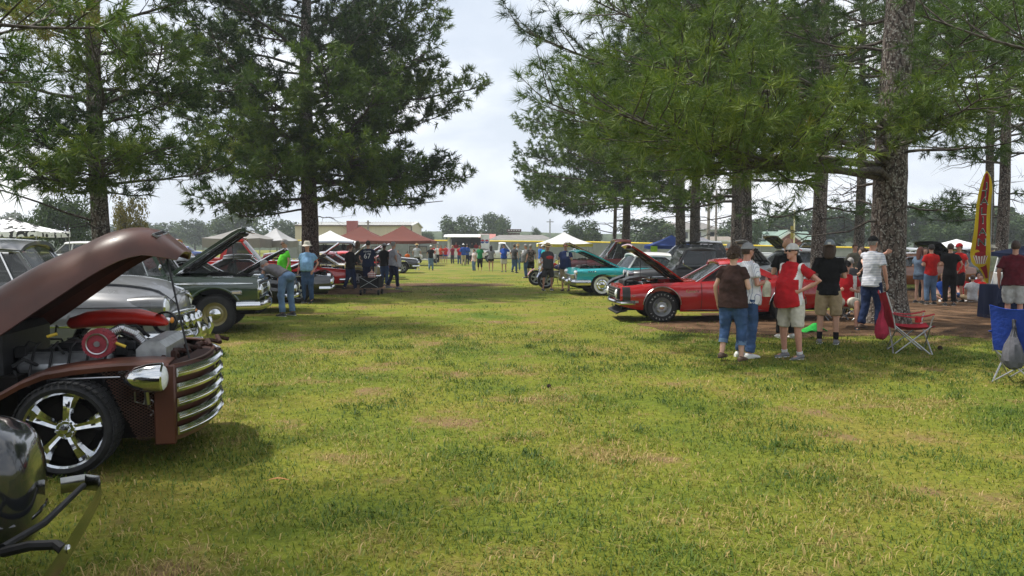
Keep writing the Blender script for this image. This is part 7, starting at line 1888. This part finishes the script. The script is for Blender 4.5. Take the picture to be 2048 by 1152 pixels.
    if style in ('short', 'curly', 'long', 'pony', 'buzz'):
        sc = {'short': 1.03, 'curly': 1.20, 'long': 1.07, 'pony': 1.05, 'buzz': 1.005}[style]
        m = cap_pts(sc, lambda fr: .52 if fr > .45 else (-.62 if fr < -.1 else lerp(-.62, .52, (fr + .1) / .55)))
        if style in ('curly', 'short'):
            rr2 = random.Random(int(px)); amp = .010 if style == 'curly' else .003
            m.v = [tuple(Vector(q) + Vector((rr2.gauss(0, amp), rr2.gauss(0, amp), rr2.gauss(0, amp)))) for q in m.v]
        if style == 'curly':
            rr2 = random.Random(3)
            for _ in range(90):
                a_, e2 = rr2.uniform(0, 6.28), rr2.uniform(-.3, 1.5)
                if math.sin(a_) > .45 and e2 < .6: continue
                m.ell(hp_((.093 * math.cos(e2) * math.cos(a_), -.008 + .115 * math.cos(e2) * math.sin(a_), .018 + .118 * math.sin(e2))), (.016 * s,) * 3, 6, 4)
        if style == 'long':
            m.tube([hp_((0, -.055, .06)), hp_((0, -.085, -.04)), hp_((0, -.10, -.16)), hp_((0, -.11, -.30 if female else -.20))], [(.078 * s, .04 * s), (.088 * s, .045 * s), (.085 * s, .04 * s), (.05 * s, .02 * s)], 12, up=(0, 1, 0))
            for k in (-1, 1): m.tube([hp_((k * .07, -.02, .03)), hp_((k * .08, -.015, -.06)), hp_((k * .078, -.03, -.15))], [.026 * s, .028 * s, .014 * s], 8)
        if style == 'pony':
            m.ell(hp_((0, -.125, .035)), (.034 * s, .035 * s, .04 * s), 10, 6); m.tube([hp_((0, -.13, .03)), hp_((0, -.15, -.06)), hp_((0, -.14, -.14))], [.026 * s, .028 * s, .010 * s], 8)
        m.build('hair', HR[hair], r_, angle=70 if style != 'curly' else 30)
    elif style == 'fringe':
        m = cap_pts(1.02, lambda fr: .2 if fr > .0 else -.5); m.v = [q for q in m.v]; m.build('hair', HR[hair], r_, angle=70)
    if hat in ('cap', 'capback'):
        bk = -1 if hat == 'capback' else 1
        m = cap_pts(1.14, lambda fr: .16); ho = m.build('cap', hatm, r_, angle=60)
        m = MB(); m.slab([[hp_((.070 * u, bk * (.088 + .075 * v * (1 - u * u * .45)), .046 - .012 * v - .020 * u * u)) for u in np.linspace(-1, 1, 9)] for v in np.linspace(0, 1, 4)], .005 * s * (-bk)); m.build('bill', hat2 or hatm, ho)
        m = MB(); m.ell(hp_((0, -.008, .132)), (.008 * s,) * 3, 6, 4); m.build('button', hat2 or hatm, ho)
    elif hat in ('straw', 'bucket'):
        wb = .175 if hat == 'straw' else .150; dr = -.004 if hat == 'straw' else -.035
        m = MB(); rg = []
        for rr3, zz in ((wb, .055 + dr), (wb * .8, .060 + dr * .4), (.098, .068), (.094, .10), (.082, .150), (.05, .166 if hat == 'bucket' else .158), (.004, .166 if hat == 'bucket' else .152)):
            rg.append([hp_((rr3 * math.cos(a_) * .95, -.008 + rr3 * 1.1 * math.sin(a_), zz + .010 * math.cos(2 * a_) * (rr3 > .12))) for a_ in np.linspace(0, 2 * PI, 25)[:-1]])
        m.rings(rg, caps=False); ho = m.build('hat', hatm, r_, angle=50)
        m = MB(); m.rings([[hp_((rr3 * math.cos(a_) * .95, -.008 + rr3 * 1.1 * math.sin(a_), zz)) for a_ in np.linspace(0, 2 * PI, 25)[:-1]] for rr3, zz in ((.1005, .070), (.098, .095))], caps=False); m.build('hat_band', hat2 or hatm, ho)
    if shades:
        m = MB()
        for k in (-1, 1): m.ell(hp_((k * .032, .090, .016)), (.026 * s, .012 * s, .018 * s), 10, 6, Hd); m.tube([hp_((k * .055, .085, .022)), hp_((k * .080, .0, .016))], .005 * s, 5)
        m.tube([hp_((-.02, .098, .022)), hp_((.02, .098, .022))], .005 * s, 5); m.build('sunglasses', M_SHADES, r_)
    elif dist < 30:
        for k in (-1, 1):
            m = MB(); m.ell(hp_((k * .031, .080, .012)), (.014 * s, .010 * s, .009 * s), 8, 6, Hd); e0 = m.build('eye', M_EYE, r_); m = MB(); m.ell(hp_((k * .031, .089, .012)), (.006 * s, .004 * s, .006 * s), 8, 5, Hd); m.build('pupil', M_PUPIL, e0)
    if dist < 30:
        m = MB(); m.ell(hp_((0, .094, -.061)), (.024 * s, .006 * s, .006 * s), 10, 5, Hd); m.build('mouth', M_LIP, r_)
    r_['_u'] = 0
    return r_, dict(U=U, sh=sh, el=el, wr=wr, s=s, hp=hp_)
STR_H = mat('striped_polo', (.64, .66, .72), rough=.9, spec=.1); STR_V = mat('pinstripe', (.66, .67, .70), rough=.9, spec=.1); PLAID = mat('plaid_shirt', (.5, .3, .28), rough=.9, spec=.1); FLORAL = mat('floral_shirt', (.02, .02, .022), rough=.9, spec=.1, col2=(.22, .17, .15), scale=16, detail=1)
def stripes(m, axis, freq, c1, c2, wid=.5, second=None):
    n, l = m.node_tree.nodes, m.node_tree.links; t = n.new('ShaderNodeTexCoord'); sp = n.new('ShaderNodeSeparateXYZ'); l.new(t.outputs['Object'], sp.inputs[0])
    def line(ax, fr):
        mu = n.new('ShaderNodeMath'); mu.operation = 'MULTIPLY'; mu.inputs[1].default_value = fr; l.new(sp.outputs[ax], mu.inputs[0])
        f_ = n.new('ShaderNodeMath'); f_.operation = 'FRACT'; l.new(mu.outputs[0], f_.inputs[0]); g_ = n.new('ShaderNodeMath'); g_.operation = 'GREATER_THAN'; g_.inputs[1].default_value = wid; l.new(f_.outputs[0], g_.inputs[0]); return g_
    fac = line(axis, freq).outputs[0]
    if second:
        a_ = n.new('ShaderNodeMath'); a_.operation = 'ADD'; l.new(fac, a_.inputs[0]); l.new(line(second, freq).outputs[0], a_.inputs[1]); h_ = n.new('ShaderNodeMath'); h_.operation = 'MULTIPLY'; h_.inputs[1].default_value = .5; l.new(a_.outputs[0], h_.inputs[0]); fac = h_.outputs[0]
    mx_ = n.new('ShaderNodeMixRGB'); mx_.inputs['Color1'].default_value = (*c1, 1); mx_.inputs['Color2'].default_value = (*c2, 1); l.new(fac, mx_.inputs['Fac']); l.new(mx_.outputs[0], n['Principled BSDF'].inputs['Base Color'])
stripes(STR_H, 'Z', 32, (.68, .69, .73), (.22, .26, .38), .72); stripes(STR_V, 'X', 42, (.70, .71, .74), (.20, .22, .34), .82); stripes(PLAID, 'X', 14, (.62, .56, .52), (.28, .06, .06), .5, 'Z')
RED, RED_B, WHT, NAVY, LIME, LBLUE, GRY, GRYL, MARO, BRN, BLU, TEAL, ORG, GRN = C('red', (.42, .016, .022)), C('bright_red', (.50, .02, .018)), C('white', (.68, .68, .68)), C('navy', (.012, .02, .05)), C('lime', (.10, .52, .035)), C('light_blue', (.20, .36, .56)), C('mid_grey', (.16, .15, .16)), C('pale_grey', (.40, .41, .43)), C('maroon', (.10, .012, .02)), C('brown', (.045, .024, .02)), C('royal', (.02, .07, .32)), C('teal', (.02, .32, .34)), C('orange', (.60, .12, .012)), C('green', (.02, .22, .08))
STRAW = mat('straw', (.42, .29, .13), rough=.8, var=.2, scale=60); CAPG = C('cap_grey', (.26, .26, .27)); DKNAVY = C('trouser_navy', (.012, .018, .05))
# ---- the group near the red coupe
person('woman in a brown tee and rolled jeans with curly hair, facing away', 1464, 722, 1.64, -38, BRN, J1, 'capri', 'fair', 'brown', 'curly', arms=('down', 'hold'), female=True, girth=1.28, near=True, cuff=J2, shoes=M_SHOE_T, stance=.13, sleeve=.5, walk=.06)
r_, d_ = person('man in a grey cap and white pinstripe jersey over blue', 1491, 715, 1.70, -68, [STR_V, BLU], J1, 'long', 'ruddy', 'brown', 'buzz', hat='cap', hatm=CAPG, hat2=BLK, arms=('low', 'hold'), girth=1.12, belly=.05, near=True, shades=True, shoes=M_SHOE_W, stance=.12, topfn=lambda c: ((c[:, 1] > .06) & (np.abs(c[:, 0]) < .045)))
m = MB(); m.ell(d_['hp']((0, .062, -.075)), (.052, .050, .048), 12, 8); m.build('beard', HR['brown'], r_)
paper = thing('paper_bag', 'crumpled pale paper bag held beside the pinstripe jersey man', 'bag', d_['wr'][0] * 0, 0)
bp_ = r_.matrix_basis @ d_['wr'][1]; paper.location = bp_ + Vector((.02, -.03, -.22))
m = MB(); m.rings([[(w_ * math.cos(a_), d2 * math.sin(a_), z_) for a_ in np.linspace(0, 2 * PI, 9)[:-1]] for z_, w_, d2 in ((0, .06, .035), (.1, .07, .04), (.2, .055, .03), (.24, .02, .015))]); m.build('bag', mat('paper', (.55, .54, .42), rough=.9, var=.25, scale=12), paper, smooth=False)
person('man in a red and white polo, khaki shorts and backwards white cap, hand on hip', 1582, 717, 1.69, 118, [RED, WHT], KH2, 'short', 'ruddy', 'brown', 'buzz', hat='capback', hatm=C('cap_white', (.50, .49, .48)), hat2=RED, arms=('hip', 'down'), girth=1.16, belly=.09, near=True, shades=True, shoes=M_SHOE_G, socks=(WHT, .10), stance=.15, topfn=lambda c: ((np.abs(c[:, 1] - .02) < .055) & (c[:, 2] < 1.22) & (np.abs(c[:, 0]) > .10) & (np.abs(c[:, 0]) < .25)) | ((c[:, 1] > .0) & (np.abs(np.abs(c[:, 0]) - .18) < .022) & (c[:, 2] > 1.18) & (c[:, 2] < 1.42)))
person('bald man in black standing behind the red polo man', 1572, 676, 1.80, 0, BLK, BLK, 'long', 'tan', 'black', 'none', near=True, shoes=M_SHOE_W, arms=('hold', 'hold'), turn=-20)
r_, d_ = person('young man in a black tee, khaki shorts and grey backwards cap', 1655, 688, 1.76, -24, BLK, KH, 'short', 'tan', 'brown', 'long', hat='capback', hatm=C('cap_slate', (.24, .27, .30)), hat2=C('cap_tan', (.20, .11, .06)), arms=('hold', 'hold'), near=True, shoes=M_SHOE_G, socks=(BLK, .30), stance=.13, sleeve=.72)
m = MB(); m.box(d_['hp']((0, -.120, .066)), (.055, .008, .035)); m.build('cap_patch', WHT, r_)
r_, d_ = person('man in a white striped polo, jeans and black cap reaching to the thick pine', 1741, 662, 1.84, -58, STR_H, J3, 'long', 'ruddy', 'grey', 'buzz', hat='cap', hatm=BLK, arms=(((-.15, .30, 1.36), (-.08, .52, 1.44)), 'down'), near=True, shoes=M_SHOE_T, girth=1.02, walk=.10, sleeve=.75)
person('seated man in a red and white shirt and dark cap in a camp chair', 1694, 640, 1.74, 160, [RED, WHT], KH2, 'short', 'ruddy', 'brown', 'buzz', hat='cap', hatm=BLK, arms=('hold', 'hold'), seat=.44, y=16.2, shades=True, shoes=M_SHOE_B, topfn=lambda c: (np.abs(c[:, 0]) > .13) & (np.abs(c[:, 0]) < .19) & (c[:, 2] > .75))
person('grey haired man in a dark grey tee, back turned', 1702, 600, 1.72, 10, GRYS, J1, 'long', 'fair', 'grey', 'short', y=21.5, seat=.44, arms=('hold', 'hold'))
person('man in an olive tee looking down behind the thick pine', 1710, 590, 1.72, 185, C('olive', (.10, .095, .07)), J1, 'long', 'tan', 'brown', 'short', y=24.5, arms=('hold', 'hold'), tilt=18)
person('woman in a black tank top beside the thick pine', 1726, 600, 1.62, 60, BLK, J3, 'long', 'fair', 'brown', 'pony', y=20.5, female=True, arms=('hip', 'hold'), sleeve=.1)
# ---- right hand crowd
person('long haired girl in a blue-grey tee and denim shorts', 1838, 606, 1.62, -60, C('slate_blue', (.12, .17, .24)), J2, 'mini', 'fair', 'auburn', 'long', female=True, arms=('hold', 'hold'), shoes=M_SHOE_B, girth=1.08)
person('girl half hidden behind the boy in the red tee', 1851, 600, 1.60, 160, MARO, BLK, 'long', 'tan', 'brown', 'long', female=True, arms=('hold', 'hold'), y=24.4)
person('boy in a red tee and light jeans, back turned', 1860, 609, 1.70, 5, RED_B, J2, 'long', 'fair', 'black', 'short', arms=('hold', 'hold'), shoes=M_SHOE_B, girth=1.04)
person('boy in black tee and black trousers, back turned', 1898, 611, 1.72, -15, BLK, BLK, 'long', 'fair', 'brown', 'short', arms=('hold', 'pocket'), shoes=M_SHOE_B)
person('man in a red shirt, cap and black shorts with sunglasses', 1916, 604, 1.72, 110, RED_B, BLK, 'short', 'tan', 'brown', 'buzz', hat='cap', hatm=RED, arms=('down', 'fold'), shades=True, shoes=M_SHOE_B)
for k, (px, py, f_, tm, hr, st, lb) in enumerate([(1884, 602, 150, BLU, 'blond', 'short', 'child in blue sitting on the ground behind the boys'), (1925, 600, 170, RED, 'blond', 'long', 'small long haired girl in red sitting among the children'), (1944, 606, -20, GRYL, 'brown', 'short', 'child in a pale grey tee sitting, back turned'), (1963, 603, 100, RED_B, 'brown', 'short', 'child in a red tee sitting by the banner pole'), (1955, 596, 190, RED, 'black', 'short', 'dark haired child in red sitting behind the pale grey child')]):
    person(lb, px, py, 1.40, f_, tm, J1 if k % 2 else KH, 'short', 'fair', hr, st, seat=.10, arms=('low', 'low'), name='person', group='children sitting on the ground', shoes=M_SHOE_W)
person('man in a maroon shirt and pale shorts beside the navy table', 2026, 655, 1.76, -35, MARO, C('pale_shorts', (.45, .46, .46)), 'short', 'ruddy', 'brown', 'short', girth=1.28, belly=.06, near=True, arms=('down', 'hold'), shoes=M_SHOE_W, socks=(WHT, .12), sleeve=.8)
person('man in a white tee far behind by the white cars', 1847, 528, 1.75, 0, WHT, KH2, 'short', 'tan', 'brown', 'short', y=58, arms=('hip', 'hip'))
person('person in bright orange under the white canopy', 1906, 520, 1.70, 90, ORG, J1, 'long', 'tan', 'brown', 'short', y=60)
person('man in a grey tee under the white canopy', 1917, 520, 1.75, 180, GRYL, KH, 'short', 'fair', 'grey', 'short', y=48)
person('woman in pale green beside the feather banner', 1985, 560, 1.65, 20, C('sage', (.26, .28, .18)), KH, 'long', 'fair', 'grey', 'short', y=27, hat='straw', hatm=C('sunhat', (.45, .43, .36)))
# ---- men at the turquoise car
r_, d_ = person('man in a straw hat and dark grey tee with a red print', 1095, 581, 1.72, 200, GRYS, GRYS, 'short', 'ruddy', 'grey', 'buzz', hat='straw', hatm=STRAW, hat2=BLK, girth=1.2, belly=.07, arms=('hold', 'down'), shoes=M_SHOE_B, tilt=15, stance=.17)
m = MB(); m.ell((0, .215, 1.22), (.15, .02, .07), 14, 8); m.ell((.02, .228, 1.20), (.09, .012, .045), 12, 6); m.build('shirt_print', C('print_red', (.45, .05, .05)), r_)
r_, d_ = person('man in a navy tee and khaki shorts holding a white cup', 1131, 582, 1.74, 165, C('deep_navy', (.018, .030, .085)), KH, 'short', 'tan', 'brown', 'buzz', hat='cap', hatm=C('cap_camo', (.14, .10, .07)), hat2=C('cap_org', (.4, .12, .05)), girth=1.24, belly=.07, arms=('cup', 'down'), shoes=M_SHOE_T, shades=True, turn=20)
cu = thing('paper_cup', 'white cup in the hand of the man in navy', 'cup', r_.matrix_basis @ (d_['wr'][0] + Vector((.02, .10, -.02)))); m = MB(); m.lathe([(.0, 0), (.034, 0), (.044, .14), (.046, .145), (.040, .15), (0, .15)], n=16); m.build('cup', M_WHITE, cu)
person('man in a dark grey shirt and jeans looking down', 1052, 556, 1.72, 100, C('plaid_grey', (.15, .15, .15)), J1, 'long', 'ruddy', 'grey', 'short', girth=1.2, belly=.08, arms=('down', 'hold'), shoes=M_SHOE_B, tilt=20)
person('man in a floral shirt and black shorts, back turned', 1061, 556, 1.72, -10, FLORAL, BLK, 'short', 'tan', 'grey', 'short', girth=1.1, arms=('hold', 'down'), shoes=M_SHOE_W)
person('man in a grey tee and jeans walking away', 1029, 546, 1.72, -40, GRYS, J1, 'long', 'ruddy', 'brown', 'short', girth=1.1, shoes=M_SHOE_B, walk=.06)
person('man in a straw hat and pale shirt behind the grey tee man', 1036, 542, 1.72, 160, GRYL, J2, 'long', 'fair', 'grey', 'buzz', hat='straw', hatm=STRAW)
r_, d_ = person('man in a royal blue polo and khaki shorts, hand on hip', 1008, 544, 1.74, 175, BLU, KH2, 'short', 'tan', 'brown', 'buzz', hat='cap', hatm=C('cap_dk', (.05, .05, .06)), girth=1.15, belly=.05, arms=('hip', 'hold'), shoes=M_SHOE_B)
person('woman in a grey tee and black shorts, back turned', 982, 544, 1.66, 5, C('mottle_grey', (.22, .22, .25)), BLK, 'mini', 'tan', 'black', 'long', female=True, girth=1.1, arms=('hip', 'down'))
person('woman in a green tee and black leggings', 960, 543, 1.68, 170, GRN, BLK, 'capri', 'tan', 'brown', 'pony', female=True)
person('girl in white with pale jeans beside the green tee woman', 948, 544, 1.42, 130, C('offwhite', (.6, .5, .48)), J2, 'long', 'fair', 'brown', 'pony', female=True)
person('man in a blue jersey, pale trousers and white cap at the trailer', 927, 532, 1.78, 10, BLU, C('sand', (.45, .38, .24)), 'long', 'dark', 'black', 'buzz', hat='cap', hatm=WHT, sleeve=1.2)
person('man in a blue jersey and navy trousers at the trailer', 934, 531, 1.76, -20, C('royal2', (.025, .08, .30)), NAVY, 'long', 'tan', 'brown', 'short', sleeve=1.2)
for k, (px, py, f_, tm, bm, hr, st, lb) in enumerate([(919, 530, 0, RED, J1, 'brown', 'short', 'person in red and jeans waiting at the trailer counter'), (905, 529, 40, C('wine', (.22, .02, .04)), GRYS, 'blond', 'pony', 'woman in a wine tee walking beside the trailer'), (891, 528, 200, RED_B, BLU, 'brown', 'pony', 'woman in red beside the pink poster'), (882, 528, 150, C('red_orange', (.5, .05, .02)), BLK, 'brown', 'pony', 'woman in orange-red and black shorts by the golf cart'), (875, 527, 190, WHT, BLK, 'blond', 'pony', 'woman in white and black leggings by the golf cart'), (868, 526, 170, RED, KH, 'brown', 'pony', 'woman in red half hidden beside the golf cart')]):
    person(lb, px, py, 1.66, f_, tm, bm, 'mini' if k in (2, 3) else 'long', 'tan', hr, st, female=k > 0, arms=('hold', 'hold'))
ps = thing('pink_poster', 'square pink poster held up by the golf cart', 'poster', P(894, 503, 72.5), R(10)); m = MB(); m.box((0, 0, 0), (.62, .012, .62), Matrix.Rotation(.5, 3, 'Y')); m.build('sheet', mat('pink_card', (.75, .40, .62), rough=.7), ps, smooth=False)
lp_ = thing('lime_poster', 'lime green card taped to the fence by the blue canopy', 'poster', P(1308, 498, 50), 0); m = MB(); m.box((0, 0, 0), (.42, .012, .36)); m.build('sheet', mat('lime_card', (.42, .75, .04), rough=.7), lp_, smooth=False)
for k, (px, tm, lb) in enumerate([(912, RED, 'server in red inside the drinks trailer'), (944, GRYS, 'server in grey inside the drinks trailer'), (952, RED, 'server in red at the logo end of the drinks trailer')]):
    person(lb, px, 525, 1.70, 180, tm, BLK, 'long', 'tan', 'brown', 'short', y=83.4, hat='cap' if k else None, hatm=BLK, z0=.28)
person('woman in a black tee and faded jeans walking to the trailer', 862, 541, 1.66, 0, BLK, J2, 'long', 'fair', 'grey', 'short', female=True, hat='cap', hatm=WHT, shoes=M_SHOE_B, walk=.06)
person('man in a pale grey tee, black shorts and straw hat, back turned', 834, 540, 1.76, 0, GRYL, BLK, 'short', 'tan', 'brown', 'buzz', hat='straw', hatm=STRAW, girth=1.1, shoes=M_SHOE_W)
person('child in an orange tee and black shorts', 815, 540, 1.28, 10, ORG, BLK, 'short', 'tan', 'brown', 'short')
person('person in maroon sitting under the brown canopy', 796, 530, 1.70, 180, MARO, J3, 'long', 'tan', 'black', 'short', y=60, seat=.44)
# ---- walking group with the wagon
person('big man in a pale grey polo and navy trousers mid stride', 787, 579, 1.80, -55, C('polo_grey', (.38, .38, .42)), DKNAVY, 'long', 'tan', 'grey', 'short', girth=1.3, belly=.10, arms=('hold', 'down'), walk=.14, shoes=M_SHOE_G)
person('man in a black tee, cap and jeans beside the big grey polo man', 769, 573, 1.74, -25, BLK, J1, 'long', 'dark', 'black', 'buzz', hat='cap', hatm=CAPG, girth=1.1, arms=('hold', 'hold'), shoes=M_SHOE_B)
r_, d_ = person('man in a navy jersey numbered 67, back turned', 737, 582, 1.84, 0, NAVY, DKNAVY, 'long', 'fair', 'brown', 'short', girth=1.22, arms=('pocket', 'down'), shoes=M_SHOE_B, sleeve=.75)
yb_ = -.195
lettering('67', .26, M_WHITE, r_, (0, yb_, 1.27), (1, 0, 0), (0, 0, 1)); lettering('ADAMS', .085, M_WHITE, r_, (0, yb_ + .02, 1.44), (1, 0, 0), (0, 0, 1))
person('woman in a long black top and jeans with a low bun, mid stride', 701, 582, 1.70, -40, BLK, J3, 'long', 'fair', 'auburn', 'pony', female=True, girth=1.15, arms=('hold', 'low'), walk=.16, shoes=M_SHOE_B, sleeve=1.3)
person('long haired man in a grey tee behind the woman in black', 716, 569, 1.86, -10, C('warm_grey', (.09, .085, .075)), J3, 'long', 'tan', 'brown', 'long', girth=1.1, arms=('hold', 'hold'), shoes=M_SHOE_B)
wg = thing('pull_wagon', 'black folding wagon carrying a child', 'wagon', (G(743, 589).x, G(743, 589).y, 0), 0)
m = MB()
for s_ in (-1, 1): m.box((s_ * .31, 0, .42), (.02, .9, .36)); m.box((0, s_ * .45, .42), (.62, .02, .36))
m.box((0, 0, .25), (.62, .9, .02)); m.build('basket', BLK, wg, smooth=False)
for s_ in (-1, 1):
    for q_ in (-1, 1): m = MB(); m.tube([(-q_ * .3, s_ * (.462 + .006 * q_), .26), (q_ * .3, s_ * (.462 + .006 * q_), .6)], .01, 6); m.build('cross_bar', M_GALV, wg)
m = MB(); m.tube([(0, .45, .3), (0, .9, .6), (0, 1.05, .95)], .012, 6); m.build('pull_handle', M_GALV, wg)
for x in (-.3, .3):
    for y_ in (-.36, .36):
        m = MB(); m.lathe([(.02, -.03), (.085, -.03), (.09, 0), (.085, .03), (.02, .03)], (x, y_, .09), 'X', 18); m.build('wheel', M_RUBBER, wg)
person('child in a plaid shirt riding in the black wagon', 743, 586, 1.02, 0, PLAID, J1, 'short', 'fair', 'brown', 'short', seat=.12, y=G(743, 589).y + .05, z0=.34, arms=('low', 'low'))
# ---- men at the green pickup
person('grey haired man in a grey tee and jeans bending into the engine bay', 574, 632, 1.80, 62, GRY, J2, 'long', 'ruddy', 'grey', 'short', lean=68, arms=(((-.22, .12, 1.42 + .0), (-.12, .42, 1.30)), ((.22, .25, 1.30), (.20, .50, 1.16))), near=True, shoes=M_SHOE_B, stance=.16, untuck=False, belt=mat('belt_leather', (.12, .06, .03), rough=.6), girth=1.05)
person('man in a lime green tee with sunglasses looking down', 572, 606, 1.84, 120, LIME, KH, 'short', 'ruddy', 'grey', 'short', near=True, shades=True, girth=1.15, belly=.05, arms=('down', 'hold'), tilt=18, shoes=M_SHOE_G)
person('man in a light blue tee, jeans and white bucket hat', 616, 606, 1.75, 168, LBLUE, J1, 'long', 'ruddy', 'grey', 'buzz', hat='bucket', hatm=C('hat_cream', (.58, .54, .46)), near=True, girth=1.18, belly=.06, arms=('pocket', 'down'), shoes=M_SHOE_B, untuck=False, belt=NAVY)
# ---- others between the rows
person('man in teal bending over behind the turquoise car', 1328, 560, 1.75, 70, TEAL, KH, 'short', 'tan', 'grey', 'short', y=29.8, lean=50, arms=('hold', 'hold'))
person('man in royal blue behind the two men at the turquoise car', 1081, 545, 1.72, 120, C('royal3', (.03, .12, .42)), KH2, 'short', 'tan', 'brown', 'short', y=50)
person('man in turquoise and a white cap behind the straw hat man', 1087, 550, 1.70, 100, C('aqua', (.03, .36, .42)), KH2, 'short', 'tan', 'brown', 'buzz', hat='cap', hatm=WHT, y=44)
person('man in orange seen over the brown raised hood', 184, 560, 1.75, 180, C('hot_orange', (.6, .08, .01)), J1, 'long', 'tan', 'brown', 'short', y=29)
person('person in violet bending beside the man in orange', 176, 560, 1.60, 100, C('violet', (.18, .16, .42)), J1, 'long', 'tan', 'grey', 'short', y=28)
finish_people()
